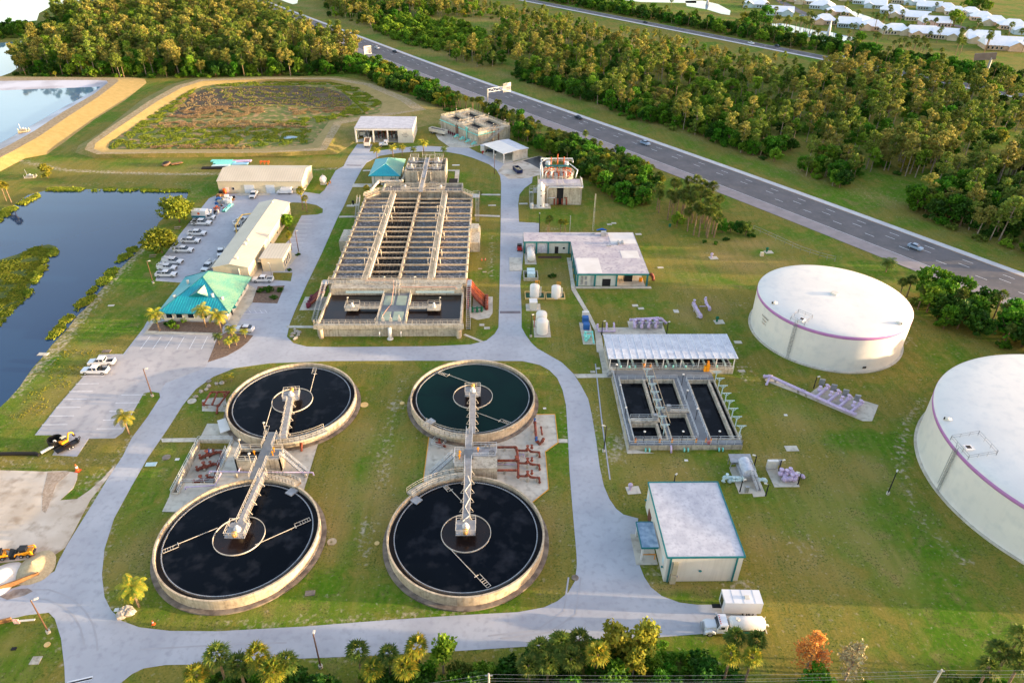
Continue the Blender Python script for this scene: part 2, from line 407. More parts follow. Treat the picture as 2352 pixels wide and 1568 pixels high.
# plant lawns
zone(1100,1330,9,5,lush=.7); zone(560,1240,4,lush=.0); zone(1260,1000,6,12,lush=.8); zone(1000,1390,22,4,lush=.8); zone(450,1380,18,5,lush=.7); zone(300,1200,5,12,lush=.6)
zline([(832,1060),(828,1130),(812,1230),(790,1300),(720,1370)],2.0,lush=.9); zline([(880,860),(840,900),(835,960)],3,lush=.6)
zline([(885,1010),(880,1090),(876,1130)],1.6,bare=.36); zline([(905,925),(920,940)],1.3,bare=.75); zline([(845,1200),(836,1250),(838,1290)],1.0,bare=.6); zline([(935,860),(905,925),(885,1010)],1.4,bare=.28)
zone(890,1090,5,12,dry=.6); zone(770,1170,5,10,dry=.6); zone(900,1250,3,5,dry=.2)
zline([(500,1444),(640,1436),(760,1425),(900,1418),(1100,1405)],1.5,bare=.34); zone(640,1400,12,2.5,dry=.5)
zone(770,560,4,22,lush=.9); zone(742,690,4,14,lush=.5); zone(1100,560,5,20,dry=.3); zone(1108,700,4,8,dry=.4); zline([(1132,540),(1128,640)],.9,bare=.35)
zone(1100,400,9,8,lush=.2,dry=.2); zone(1080,440,9,6,lush=.4); zone(690,730,2.5,3,bare=.35); zone(720,640,1.4,4,bare=.35)
zone(985,790,25,2.2,lush=.6); zone(1290,540,10,5,dry=.5); zone(1270,525,6,2,bare=.3)
for p in ((1560,640,16,8),(1510,600,14,8),(1600,660,20,6)): zone(*p,dry=.35)
zone(1660,590,12,7,dry=1.0); zone(1740,610,16,7,dry=1.0); zone(1720,560,16,6,dry=1.); zline([(1600,590),(1618,625),(1690,655),(1740,665)],1.8,lush=1.); zone(1630,600,4,lush=.7); zone(1755,580,4,lush=1.)
zone(1420,1050,7,5,dry=.6); zline([(1425,1010),(1412,1050),(1380,1075)],2.2,bare=.55); zline([(1375,940),(1395,1010)],1.5,dry=.6,bare=.15)
zone(1500,1090,14,4,dry=.6); zone(1780,1060,7,4,dry=.8,bare=.1); zone(1850,1150,10,10,dry=.3); zone(1900,1180,10,dry=.6); zone(1850,1255,5,3,bare=.22,dry=.6); zone(1880,1300,9,8,dry=.5)
zline([(2120,920),(2085,960),(2065,1040),(2080,1110)],1.1,bare=.42); zline([(2080,1110),(2110,1180),(2180,1270),(2230,1300)],1.1,bare=.30,dry=.4); zone(2215,1285,1.2,bare=.6)
zone(2200,1400,14,9,lush=.7); zone(2000,1400,10,lush=.4); zone(2100,1180,6,14,lush=.6); zone(1960,1010,10,5,lush=.5); zline([(1760,860),(1880,900),(2060,880)],3,lush=.6)
zone(1720,850,1.5,6,bare=.2); zline([(1800,790),(1740,690)],.8,bare=.25); zline([(1680,790),(1700,850),(1712,880)],.7,bare=.4); zone(1700,700,3,1.4,bare=.35); zone(2075,780,3,4,bare=.3,dry=.5)
zone(1690,1338,4,1.2,bare=.55); zone(1560,1285,2,3,bare=.1); zone(1520,1350,18,1.6,dry=.9); zone(1620,1365,12,1.2,lush=.9); zone(1495,1310,2,3,bare=.3)
# left side
zone(330,640,10,14,lush=1.); zone(230,750,8,16,lush=1.); zone(120,830,6,10,lush=.7); zone(190,700,4,30,lush=.4)
zline([(320,575),(255,640),(190,720),(130,800),(60,870),(0,930)],2.4,bare=.62)
zone(200,800,9,3,dry=.6); zone(130,900,7,10,dry=.7); zone(60,1000,12,5,lush=.5); zone(250,1010,9,3,dry=.5); zone(225,1105,4,3,bare=.42); zline([(262,1085),(300,1050),(330,1000)],1.2,bare=.6)
zone(100,1060,16,1.6,bare=.22,dry=.5); zone(180,1130,3,2,lush=.8); zone(60,1500,9,lush=.4); zone(20,1480,3,dry=.6)
zone(290,720,14,5,lush=.7); zone(470,370,10,5,dry=.3); zline([(440,455),(480,440),(500,450)],4,lush=1.)
# berm tracks and far left
for q in ((300,395),(500,385),(100,330),(60,380),(400,360),(240,340)): zone(*q,18,6,dry=.75)
zline([(0,345),(20,362),(80,377),(150,391),(280,397),(400,400),(500,399),(545,400)],1.5,bare=.75); zline([(500,399),(560,397),(700,392),(800,385)],1.2,bare=.6)
zline([(0,360),(30,385),(60,400)],3,dry=.7); zline([(0,500),(40,470),(100,440),(150,420)],2.5,dry=.6,bare=.15); zline([(130,428),(300,418),(430,425),(470,460)],2.2,bare=.2); zone(440,450,3,7,dry=.4)
zone(70,390,7,5,lush=.7); zline([(110,355),(180,300),(270,240),(350,195),(420,185)],6,lush=1.); zline([(420,185),(560,178),(800,172)],5,lush=.8)
zline([(1000,270),(1030,300),(1050,330)],1.6,bare=.65); zone(980,240,20,8,dry=.5); zone(780,345,14,5,dry=.4); zone(780,370,14,4,dry=.5); zone(800,330,5,6,lush=.5)
zone(1240,390,9,5,bare=.0)
# far: verges, clearings, golf course
for i in range(30):
    s = -20+i*30
    for n_, kk in ((-202,dict(lush=.5)),(-246,dict(lush=.25,dry=.2)),(-257,dict(dry=.6,bare=.12)),(-268,dict(lush=.2))):
        x, y, z = HW(s, n_); ZB.append((x, y, 20, 7, R(123.4), kk.get('lush',0), kk.get('dry',0), kk.get('bare',0)))
for q in ((2200,400,30,14),(1990,420,18,10),(2290,330,20,14),(1900,440,14,8)): zone(*q,lush=.6)
zone(2110,430,26,14,lush=1.); zone(1990,455,20,9,lush=.9); zone(2250,380,26,16,lush=.9); zone(1120,45,26,12,dry=1.,bare=.1); zone(1300,55,12,dry=.5); zone(1150,150,9,lush=.4)
for q in ((1620,20,60,30),(2050,150,60,30),(2200,180,60,30),(2250,60,120,60),(1500,10,60,30),(2330,200,40,30)): zone(*q,lush=.8)
zone(1560,22,14,10,dry=.4); zone(2250,90,50,20,dry=.35); zone(2190,165,40,14,dry=.2)
zline([(262,1190),(240,1260),(234,1320),(240,1370),(255,1400),(290,1430)],.8,bare=.45); zline([(300,1120),(385,985),(450,893)],.6,bare=.3); zline([(303,1005),(282,1047),(221,1143),(190,1193)],1.2,bare=.55); zline([(520,1521),(850,1505),(1240,1482)],.6,bare=.3); zline([(1325,1300),(1308,1080),(1300,930)],.5,bare=.3); zline([(1387,1116),(1359,951),(1318,859)],.5,bare=.3); zline([(112,1406),(126,1420),(140,1465),(150,1560)],.6,bare=.45)
for f_,a_,b_ in ((D,(690,725),(720,640)),(D,(1135,520),(1135,740))): pass
for q in ((830,1000),(900,1180),(860,1130),(760,1220),(1270,1200),(450,1050),(300,1280),(1460,1020),(1560,1080),(1640,1200),(1980,1240),(2050,1300),(1750,1240),(1640,700),(1580,720),(1250,720),(1290,640),(1760,760),(1820,960),(2000,1080),(1930,1130),(180,870),(400,400),(650,380)): zone(*q,5,7,dry=.75)
def axis(a, b, st, lo, hi, g=1.22):
    v = list(np.arange(a, b+st, st)); d = st; x = v[-1]
    while x < hi: d = min(d*g, 400); x += d; v.append(x)
    d = st; x = v[0]
    while x > lo: d = min(d*g, 400); x -= d; v.insert(0, x)
    return np.array(v)
gx = axis(-150, 200, 1.5, -3200, 3200, 1.05); gy = axis(40, 420, 1.5, -1200, 6000, 1.03)
GX, GY = np.meshgrid(gx, gy); Z3 = np.zeros(GX.shape+(3,))
for x, y, rx, ry, a, l_, d_, b_ in ZB:
    i0, i1 = np.searchsorted(gx, (x-2*max(rx,ry), x+2*max(rx,ry))); j0, j1 = np.searchsorted(gy, (y-2*max(rx,ry), y+2*max(rx,ry)))
    X = GX[j0:j1, i0:i1]-x; Y = GY[j0:j1, i0:i1]-y; c, s = math.cos(a), math.sin(a)
    q = np.exp(-1.2*(((X*c+Y*s)/rx)**2+((-X*s+Y*c)/ry)**2))
    for k, v in enumerate((l_, d_, b_)):
        if v: Z3[j0:j1, i0:i1, k] = np.maximum(Z3[j0:j1, i0:i1, k], q*v)
nx, ny = len(gx), len(gy); idx = np.arange(nx*ny).reshape(ny, nx)
F = np.stack([idx[:-1,:-1], idx[:-1,1:], idx[1:,1:], idx[1:,:-1]], -1).reshape(-1, 4)
me = bpy.data.meshes.new('ground'); me.from_pydata(np.stack([GX.ravel(), GY.ravel(), 0*GX.ravel()], 1).tolist(), [], F.tolist())
at = me.color_attributes.new('zone', 'FLOAT_COLOR', 'POINT')
at.data.foreach_set('color', np.concatenate([Z3.reshape(-1, 3), np.ones((nx*ny, 1))], 1).astype(np.float32).ravel())
me.materials.append(gmat); go = bpy.data.objects.new('ground', me); COL.objects.link(go); go['kind'] = 'structure'
# ---- plant roads: one sheet with the lawns cut out of it
def holes(name, outer, inner, z, m):
    loops = [poly(outer)]+[poly(h) for h in inner]; V = [Vector((p.x,p.y,0)) for l in loops for p in l]
    T = tessellate_polygon([[Vector((p.x,p.y,0)) for p in l] for l in loops]); b = MB(); b.v = [(v.x,v.y,z) for v in V]
    for a, c, e in T:
        if (V[c]-V[a]).cross(V[e]-V[a]).z < 0: a, e = e, a
        b.f.append((a, c, e))
    k = 0
    for l in loops:
        q = len(b.v); b.v += [(p.x,p.y,-.05) for p in l]
        for i in range(len(l)): j = (i+1) % len(l); b.f.append((k+i, k+j, q+j, q+i))
        k += len(l)
    return b.build(name, m, kind='structure')
outer = [(151,1600),(148,1530),(140,1465),(126,1420),(112,1406),(60,1412),(0,1426),(-160,1450),(-160,1400),(0,1360),(95,1328),(126,1311),(134,1289),(157,1246),(190,1193),(221,1143),(250,1095),(282,1047),(303,1005),(339,957),(368,912),(366,902),(348,899),(330,903),(306,945),(282,993),(264,1006),(204,1007),(177,1048),(120,1045),(141,1013),(138,999),(80,999),(130,935),(192,864),(222,822),(228,814),(283,813),(330,753),(338,738),(380,716),(430,650),(357,645),(368,600),(403,551),(441,504),(480,456),(505,446),(600,443),(700,441),(734,446),(745,437),(758,415),(771,392),(789,382),(800,360),(821,331),(856,331),(848,349),(880,345),(922,340),(969,335),(1026,338),(1077,340),(1098,351),(1140,363),(1180,372),(1200,377),(1225,392),(1222,420),(1205,432),(1193,447),(1190,470),(1192,507),(1192,510),(1238,513),(1238,535),(1201,534),(1202,583),(1195,654),(1198,709),(1198,752),(1208,770),(1221,788),(1234,800),(1262,816),(1290,832),(1318,859),(1335,886),(1351,916),(1359,951),(1370,1016),(1377,1070),(1387,1116),(1400,1146),(1415,1168),(1432,1181),(1450,1186),(1466,1190),(1463,1215),(1464,1260),(1470,1300),(1480,1325),(1495,1348),(1520,1368),(1560,1383),(1600,1388),(1665,1388),(1728,1385),(1745,1430),(1750,1442),(1610,1455),(1520,1462),(1420,1470),(1240,1482),(1052,1494),(850,1505),(658,1513),(520,1521),(448,1525),(380,1526),(330,1534),(303,1547),(277,1568),(262,1600)]
i1 = [(1200,829),(1240,838),(1262,850),(1280,868),(1292,895),(1300,930),(1305,1010),(1308,1080),(1316,1180),(1324,1270),(1325,1300),(1320,1335),(1305,1360),(1280,1380),(1250,1394),(1190,1405),(1060,1412),(880,1424),(700,1438),(500,1449),(390,1448),(320,1440),(280,1425),(255,1400),(240,1370),(234,1320),(240,1260),(262,1190),(300,1120),(340,1050),(385,985),(420,930),(450,893),(490,865),(540,845),(620,834),(760,829),(950,828)]
i2 = [(659,773),(665,745),(677,715),(704,654),(740,580),(775,501),(790,473),(800,450),(815,418),(830,390),(842,374),(873,358),(919,351),(970,348),(1026,349),(1060,355),(1087,363),(1124,378),(1140,390),(1149,405),(1151,421),(1150,513),(1148,635),(1145,752),(1136,767),(1117,782),(1081,791),(995,795),(781,797),(705,796),(674,788)]
i4 = [(655,468),(672,465),(700,466),(727,471),(742,480),(741,489),(729,493),(693,495),(680,520),(667,548),(655,560),(640,585),(620,610),(610,605),(640,520)]
i5 = [(627,626),(672,626),(668,646),(627,643)]
i6 = [(579,695),(592,658),(654,656),(637,697)]
i7 = [(477,832),(490,800),(500,775),(520,763),(582,770),(570,785),(552,800),(520,818)]
holes('plant_roads', outer, [i1, i2, i4, i5, i6, i7], .035, road)
sheet('parking_lot_surface', [(84,998),(130,937),(192,864),(224,822),(232,815),(285,815),(334,753),(342,742),(500,768),(477,832),(470,845),(380,880),(366,900),(348,897),(328,903),(304,945),(280,991),(262,1004),(206,1005),(177,1045),(125,1043),(143,1010),(140,997)], .05, lot)
sheet('garage_apron', [c2(600,832),c2(700,828),c2(905,900),c2(945,940),c2(760,938)], .06, concl, f=lambda x,y,z=0: Vector((x,y,0))) if 0 else None
def csheet(name, pts, f, z, m, **kw): return sheet(name, pts, z, m, f=f, **kw)
csheet('sludge_pump_apron', [(0,870),(240,1040),(640,1055),(860,1010),(860,960),(600,900),(150,700),(-60,770)], cD, .07, concl)
csheet('dirt_yard', [(1400,1400),(2020,1255),(2160,1230),(2420,1330),(2420,1560),(1900,1700),(1500,1720),(1260,1560)], cD, .06, sand)
csheet('black_silt_bed', [(1800,1330),(2150,1235),(2300,1300),(2260,1400),(2330,1450),(2170,1510),(1950,1390)], cD, .09, silt)
csheet('shell_yard', [(-400,1080),(0,1090),(180,1095),(340,1100),(500,1095),(595,1110),(590,1160),(560,1230),(460,1320),(590,1310),(690,1240),(780,1160),(870,1060),(880,1075),(800,1180),(690,1320),(560,1570),(500,1680),(400,1750),(0,1800),(-600,1900)], cW, .045, sand)
MATS.setdefault('white_sand', mat('white_sand',(214,208,200),(196,188,178),.95,.3))
csheet('wet_track_stain', [(0,860),(120,800),(230,790),(270,815),(200,850),(60,885)], c7, .055, mat('wet_dirt',(118,104,94),(150,140,132),.8,.8))
track = mat('churned_soil', (150,132,112), (176,158,140), .95, 2.)
csheet('tyre_ruts', [(365,1105),(500,1100),(540,1100),(430,1200),(385,1330),(350,1420),(322,1400),(325,1270)], cW, .058, track)
# lay-bys and walks
for nm, f, pts in (('concrete_walk', c4, [(1745,220),(1990,218),(1995,250),(1775,252)]), ('concrete_walk', c4, [(1610,772),(1692,772),(1694,803),(1612,803)]),
    ('concrete_walk', c3, [(150,768),(450,762),(450,796),(160,798)]), ('concrete_walk', cB, [(0,1368),(228,1370),(228,1386),(0,1385)]),
    ('concrete_walk', cB, [(1340,1430),(1475,1485),(1455,1492),(1325,1438)]), ('concrete_walk', cB, [(395,546),(545,544),(545,556),(390,558)]),
    ('concrete_walk', cB, [(1410,534),(1600,542),(1600,554),(1410,548)]), ('concrete_walk', cB, [(1380,380),(1605,382),(1605,392),(1380,390)]),
    ('concrete_walk', cB, [(575,202),(640,200),(640,210),(570,211)]), ('concrete_walk', cB, [(1210,200),(1298,200),(1290,296),(1258,296),(1265,210),(1210,209)]),
    ('concrete_walk', cB, [(500,305),(640,305),(640,330),(490,330)]),
    ('garden_path', cE, [(565,860),(598,860),(612,1000),(634,1100),(745,1290),(785,1370),(825,1440),(845,1568),(790,1568),(775,1410),(715,1290),(600,1100),(588,1000)]),
    ('garden_path', c5, [(355,60),(395,85),(420,200),(470,410),(500,495),(425,495),(415,410),(372,200)]), ('basin_walk', c5, [(495,500),(520,500),(560,700),(650,1100),(860,1138),(633,1142),(560,800)]),
    ('concrete_walk', cE, [(205,450),(270,448),(272,460),(205,460)]), ('office_walk', cL, [(1780,865),(1840,900),(1810,1000),(1745,1080),(1690,1180),(1640,1140),(1640,1070),(1700,960)]),
    ('office_walk', cL, [(1040,1215),(1075,1145),(1130,1100),(1060,1200),(1590,1217),(1590,1225),(1025,1225)]), ('courtyard_slab', cL, [(1790,745),(1880,750),(1880,790),(1840,830),(1790,800)]),
    ('shed_apron', cY, [(830,455),(975,455),(985,458),(1300,452),(1300,505),(760,512)]), ('annex_walk', cL, [(2050,640),(2110,640),(2140,660),(2090,720),(2040,770),(2030,740),(2080,680)]),
    ('delivery_pad', cE, [(133,858),(225,860),(232,958),(135,960)])):
    KZ = globals().get('KZ', .058)+.0035; csheet(nm, pts, f, KZ, concl)
csheet('mulch_bed', [(1040,1215),(1080,1150),(1180,1130),(1630,1140),(1600,1170),(1590,1214)], cL, .066, mulch)
for q in (i6, i7): sheet('mulch_bed', q, .05, mulch)
csheet('mulch_bed', [(350,846),(525,846),(525,864),(350,862)], cE, .03, mat('dark_brown_bed',(88,60,50),(70,48,42),.9,1.))
# ---- paint on the plant pavement
b = MB()
def lnp(f, a, c_, w=.13, z=.062):
    p = f(*a); q = f(*c_); d = (q-p).normalized(); s = Vector((-d.y, d.x, 0))*w/2
    k = len(b.v); b.v += [(*(p-s).xy,z),(*(q-s).xy,z),(*(q+s).xy,z),(*(p+s).xy,z)]; b.f.append((k,k+1,k+2,k+3))
for x in (0,1,2,3,4,5): lnp(cL, (1075+x*83,1240), (1008+x*87.5,1330), .16)
for x0,y0,x1 in ((620,373,800),(580,430,758),(530,489,710),(484,548,665),(430,611,618),(378,676,568),(322,743,517)): lnp(cW, (x0,y0), (x1,y0-2), .17)
for x0,y0,x1 in ((930,515,1115),(885,576,1068),(838,640,1028),(790,707,900),(740,774,935)): lnp(cW, (x0,y0), (x1,y0-2), .17)
for x0,y0,x1 in ((2145,400,2245),(2130,430,2240),(2115,456,2230),(2105,484,2220),(2095,512,2205),(2080,540,2190),(2080,568,2178),(2090,598,2165)): lnp(cL, (x0,y0), (x1,y0+2), .14)
for x0,y0,x1 in ((205,655,325),(205,625,328),(205,597,330),(205,712,235)): lnp(cE, (x0,y0), (x1,y0), .14)
for x in (1785,1825,1865,1900): lnp(cL, (x,1050), (x+18,1070), .12)
lnp(cL,(1740,1080),(1900,1070)); lnp(cL,(1840,1175),(1860,1174)); lnp(c7,(550,1568),(760,1520),.5); lnp(c7,(540,1580),(755,1530),.4)
struct('parking_paint', paint, b); b = MB(); lnp(cL,(1770,1068),(1900,1068)); lnp(cL,(1735,1120),(1885,1118)); struct('disabled_bay_paint', blue_p, b)
b = MB()
for y in (1268,):
    lnp(cE,(62,1268),(218,1268),1.3,.05)
lnp(cB,(450,165),(560,167),1.0,.05)
struct('patched_trench', mat('patch_asphalt',(112,106,112)), b)
b = MB()
for pts in ([(230,800),(400,800),(520,840),(620,900),(700,980),(760,1080),(790,1200),(800,1300)],[(250,870),(380,880),(500,930),(600,1010),(660,1120),(690,1250)],[(1150,1290),(1500,1270),(2000,1240),(2350,1235)],[(4000,1180),(4400,1130),(4620,980),(4660,700)],[(4100,1200),(4500,1150),(4720,1000),(4760,700)],[(5000,-100),(4930,-600),(4880,-1050)]):
    P = [c7(x,y,.052) for x,y in pts]
    for a_,c_ in zip(P,P[1:]): d = (c_-a_).normalized(); n_ = Vector((-d.y,d.x,0))*.14; b.add([a_-n_,c_-n_,c_+n_,a_+n_],[(0,1,2,3)])
struct('tyre_marks', mat('rubber_mark',(156,156,160),(162,162,167)), b)
# ---- highways
for f, nm, s0, s1, N in ((HW,'highway',-300,1500,(-205.2,-211.6,-237.3,-237.3+26)),(HV,'far_highway',-600,900,None)):
    if N:
        struct(nm, hwy, strip(MB(), f, s0, s1, -234.6, -217.1, .12))
        struct('highway_shoulder', shoulder, strip(MB(), f, s0, s1, -217.5, -210.7, .10))
        struct('highway_inner_shoulder', shoulder2, strip(MB(), f, s0, s1, -237.4, -234.4, .10))
        b = MB(); strip(b, f, s0, s1, -217.4, -217.2, .135); 
        for i in range(-20, 110):
            for n_, o_ in ((-223.1,0),(-227.0,-5.),(-230.7,-4.3)):
                if n_ == -223.1 and i*12.19 > 150: continue
                s = i*12.19+o_; strip(b, f, s, s+3.4, n_-.1, n_+.1, .135)
        struct('highway_paint', paint, b)
        struct('highway_yellow_line', yel, strip(MB(), f, s0, s1, -234.35, -234.2, .135))
    else:
        struct(nm, hwy, strip(MB(), f, s0, s1, -17.2, -8.2, .12)); struct('far_highway_shoulder', shoulder2, strip(MB(), f, s0, s1, -8.3, -4.9, .10)); struct('far_highway_verge', shoulder, strip(MB(), f, s0, s1, -18.8, -17.1, .10))
        b = MB()
        for i in range(-40, 60):
            for n_ in (-14.2,-11.2): strip(b, f, i*12.19, i*12.19+3.2, n_-.1, n_+.1, .14)
        struct('far_highway_paint', paint, b)
# ---- ponds
def water(nm, pts, f, z=.03, m=pondw): return struct(nm, m, MB().prism([tuple(p)[:2] for p in poly(pts, f)], z-.1, z))
water('pond_water', [(-900,420),(0,410),(60,352),(110,290),(200,225),(290,203),(350,188),(700,183),(1000,182),(1290,190),(1352,206),(1340,250),(1240,330),(1140,420),(1100,500),(1010,590),(975,640),(870,745),(790,830),(700,935),(620,1030),(560,1085),(470,1200),(380,1290),(300,1390),(225,1475),(140,1600),(60,1690),(0,1745),(-400,2000),(-1500,1700)], cL)
water('lake_water', [(-2500,150),(-800,155),(0,150),(150,142),(235,132),(250,85),(330,40),(450,12),(560,0),(700,22),(760,52),(840,30),(900,-30),(700,-110),(0,-160),(-2500,-100)], c1, m=lakew)
water('lake_water', [(-1200,278),(0,275),(180,262),(310,250),(305,320),(200,370),(120,430),(70,465),(0,490),(-1200,540)], c1, m=lakew)
water('canal_water', [(640,375),(740,385),(790,375),(900,385),(1100,430),(1380,490),(1600,510),(1800,560),(1990,600),(1990,640),(1650,690),(1500,670),(1180,560),(940,505),(800,465),(690,430)], cH, m=lakew)
water('canal_water', [(1870,165),(2000,190),(2230,270),(2400,340),(2560,430),(2400,420),(2130,340),(2000,260)], cH, m=lakew)
water('golf_pond_water', [(190,8),(300,5),(400,28),(480,70),(475,98),(420,90),(330,62),(200,40)], cR, m=lakew)
water('far_pond_water', [(560,-10),(790,-12),(780,40),(730,52),(660,30)], K(560,0,.2126), m=lakew)
water('far_canal_water', [(1800,-10),(2352,-10),(2352,22),(2000,15)], c2, m=lakew)
water('culvert_pool', [(1755,885),(1780,873),(1880,873),(1905,880),(1880,892),(1780,893)], c1, z=.3, m=lakew)
# ---- banked reservoir and drained basin
def loft(name, loops, m, f, closed=False, steps=1):
    b = MB(); k = 0; P = [[f(x, y, z) for x, y, z in l] for l in loops]; n = len(P[0])
    for l in P: b.v += [tuple(p) for p in l]
    for i in range(len(P)-1):
        for j in range(n if closed else n-1):
            j2 = (j+1) % n; b.f.append((i*n+j, i*n+j2, (i+1)*n+j2, (i+1)*n+j))
    return b.build(name, m, kind='structure', smooth=True)
def lz(pts, z): return [(x, y, z) for x, y in pts]
tan = gmat
toe = [(-1200,470),(0,488),(500,492),(860,495),(925,505),(935,530),(800,640),(600,765),(420,900),(300,985),(160,1010),(-200,1200),(-900,1500)]
cro = [(-1200,478),(0,498),(450,496),(700,500),(750,504),(755,520),(640,610),(440,740),(250,870),(90,960),(40,985),(-200,1120),(-900,1400)]
cri = [(-1200,500),(0,517),(400,512),(620,512),(680,516),(690,528),(600,600),(400,715),(220,835),(60,925),(0,955),(-220,1080),(-900,1330)]
wat = [(-1200,560),(0,578),(350,565),(590,556),(636,554),(642,560),(560,603),(400,688),(200,803),(50,888),(0,915),(-220,1030),(-900,1280)]
bm = mat('dry_bank_grass', (160,138,88), (146,128,78), .95, .4, c3=(124,116,62), sc3=2.5, a3=.5)
loft('reservoir_bank', [lz(toe,0), lz(cro,2.6)], bm, c1); loft('reservoir_track', [lz(cro,2.6), lz(cri,2.6)], mat('sandy_track',(160,144,118),(134,116,84),.95,.8), c1)
loft('reservoir_liner', [lz(cri,2.6), lz(wat,1.2)], mat('liner_sheet',(196,196,204),(150,144,150),.5,.05), c1)
struct('reservoir_water', lakew, MB().prism([tuple(c1(x,y,1.25))[:2] for x,y in wat]+[tuple(c1(-2500,900,1.25))[:2], tuple(c1(-2500,600,1.25))[:2]], 1.1, 1.25))
mg = lambda x, y, z=0: c1(x, y, z)
bt = [(480,975),(500,930),(640,850),(900,640),(1090,540),(1240,498),(1700,485),(2150,488),(2420,530),(2680,620),(2900,720),(2780,790),(2280,900),(2150,985),(1700,1000),(1000,1005),(600,1010)]
bo = [(540,955),(560,915),(690,820),(950,645),(1120,550),(1270,508),(1700,496),(2130,498),(2370,535),(2600,625),(2720,700),(2500,735),(2180,790),(2080,960),(1700,975),(1000,978),(620,985)]
bi = [(600,950),(610,915),(740,825),(1000,650),(1160,560),(1290,518),(1700,506),(2110,508),(2330,545),(2550,640),(2640,705),(2440,725),(2130,780),(2040,945),(1700,968),(1000,970),(650,972)]
bf = [(690,945),(700,905),(870,800),(1060,680),(1180,600),(1300,550),(1700,522),(2080,522),(2280,560),(2440,660),(2420,720),(2330,738),(2100,775),(1990,920),(1700,950),(1000,955),(700,955)]
loft('basin_bank', [lz(bt,0), lz(bo,1.7)], mat('bank_grass',(138,122,66),(112,112,46),.95,.25,c3=(160,136,84),sc3=1.4,a3=.5), c1, True)
loft('basin_track', [lz(bo,1.7), lz(bi,1.7)], mat('basin_track_soil',(158,140,104),(138,120,78),.95,.7,c3=(186,174,154),sc3=1.2,a3=.4), c1, True); loft('basin_slope', [lz(bi,1.7), lz(bf,.25)], bm, c1, True)
struct('basin_floor', mat('basin_weeds',(112,116,54),(84,98,40),.95,.16,c3=(160,128,88),sc3=.3,a3=.75,bump=.3), MB().prism([tuple(c1(x,y,.25))[:2] for x,y in bf], .02, .26))
struct('basin_mud', mat('dark_mud',(84,66,54),(62,52,44),.9,.3,c3=(100,106,54),sc3=.5,a3=.55), MB().prism([tuple(c1(x,y,.3))[:2] for x,y in smoothpoly([(1080,745),(1160,680),(1230,600),(1290,570),(1500,555),(1800,545),(2080,560),(2200,600),(2260,660),(2200,690),(1950,680),(1700,660),(1500,690),(1250,740)])], .1, .3))
from mathutils import noise as mnoise
# ---- marsh strips in the blue pond, and reeds in the basin
def blades(b, f, pts, n, h, w, seed, z0=0.):
    P = [tuple(p)[:2] for p in poly(pts, f)]; r = random.Random(seed)
    T = tessellate_polygon([[Vector((x,y,0)) for x,y in P]]); A = []
    for t in T:
        a, c, e = (Vector((*P[i],0)) for i in t); A.append(((c-a).cross(e-a).length/2, a, c, e))
    tot = sum(x[0] for x in A)
    for ar, a, c, e in A:
        for _ in range(int(n*ar/tot+r.random())):
            u_, v_ = r.random(), r.random()
            if u_+v_ > 1: u_, v_ = 1-u_, 1-v_
            p = a+(c-a)*u_+(e-a)*v_
            if mnoise.noise(p*.22+Vector((seed,0,0))) < -.08: continue
            for k in range(3):
                t = r.random()*6.28; dx, dy = math.cos(t)*w*(.5+r.random()), math.sin(t)*w*(.5+r.random()); hh = h*(.5+r.random()*.8)
                q = p+Vector((r.gauss(0,w),r.gauss(0,w),0)); lx, ly = r.gauss(0,.25)*hh, r.gauss(0,.25)*hh
                b.add([(q.x-dx,q.y-dy,z0),(q.x+dx,q.y+dy,z0),(q.x+dx*.6+lx,q.y+dy*.6+ly,z0+hh),(q.x-dx*.6+lx,q.y-dy*.6+ly,z0+hh)], [(0,1,2,3)])
    return b
def reeds(label, m, areas, f, n, h, w, z0=0., name='reeds', cat='reeds', grp=None):
    b = MB()
    for i, a in enumerate(areas): blades(b, f, a[0], int(n*a[1]), h, w, 11+i, z0)
    return b.build(name, m, kind='stuff', label=label, cat=cat)
isl = [(-300,720),(0,690),(130,650),(250,600),(350,580),(405,595),(380,640),(320,690),(270,790),(215,880),(190,930),(150,1000),(60,1090),(0,1160),(-300,1400)]
struct('marsh_island', mat('marsh_ground',(84,92,34),(64,80,26),.95,.4), MB().prism([tuple(cL(x,y))[:2] for x,y in isl], -.1, .12))
reeds('dense green marsh reeds covering the island in the blue pond', l_reed, [(isl,1)], cL, 8000, .26, .45)
reeds('olive reed clumps lining the banks of the blue pond', l_reed, [([(850,700),(862,728),(790,830),(700,930),(640,1000),(560,1045),(555,1010),(640,930),(720,830)],1),([(550,1050),(560,1065),(470,1150),(440,1140)],.25),([(440,1150),(460,1180),(400,1240),(350,1255)],.25),([(860,670),(940,640),(950,655),(870,700)],.2),([(925,610),(980,600),(975,630),(930,635)],.15),([(350,178),(600,180),(600,196),(350,198)],.4),([(670,182),(820,182),(820,195),(670,198)],.2),([(860,186),(1350,190),(1350,204),(860,200)],.5),([(0,350),(280,215),(285,235),(100,340),(0,420)],.9),([(270,790),(320,700),(400,610),(410,640),(330,740),(280,810),(200,960),(190,930)],.5)], cL, 2000, .5, .35)
reeds('tan dried reeds in broken bands across the drained basin', l_straw, [([(1060,750),(1240,680),(1680,690),(1690,720),(1500,755),(1180,760)],1.2),([(1840,700),(2200,690),(2200,715),(1850,740)],.5),([(950,790),(1500,770),(1900,790),(1980,820),(1500,820),(980,825)],1.),([(960,940),(1400,925),(1600,940),(1600,955),(960,952)],.5),([(1180,620),(1250,600),(1215,680),(1100,700)],.4),([(1080,745),(1160,680),(1290,570),(2080,560),(2260,660),(2200,690),(1500,690)],.5)], c1, 6000, .45, .13, .25)
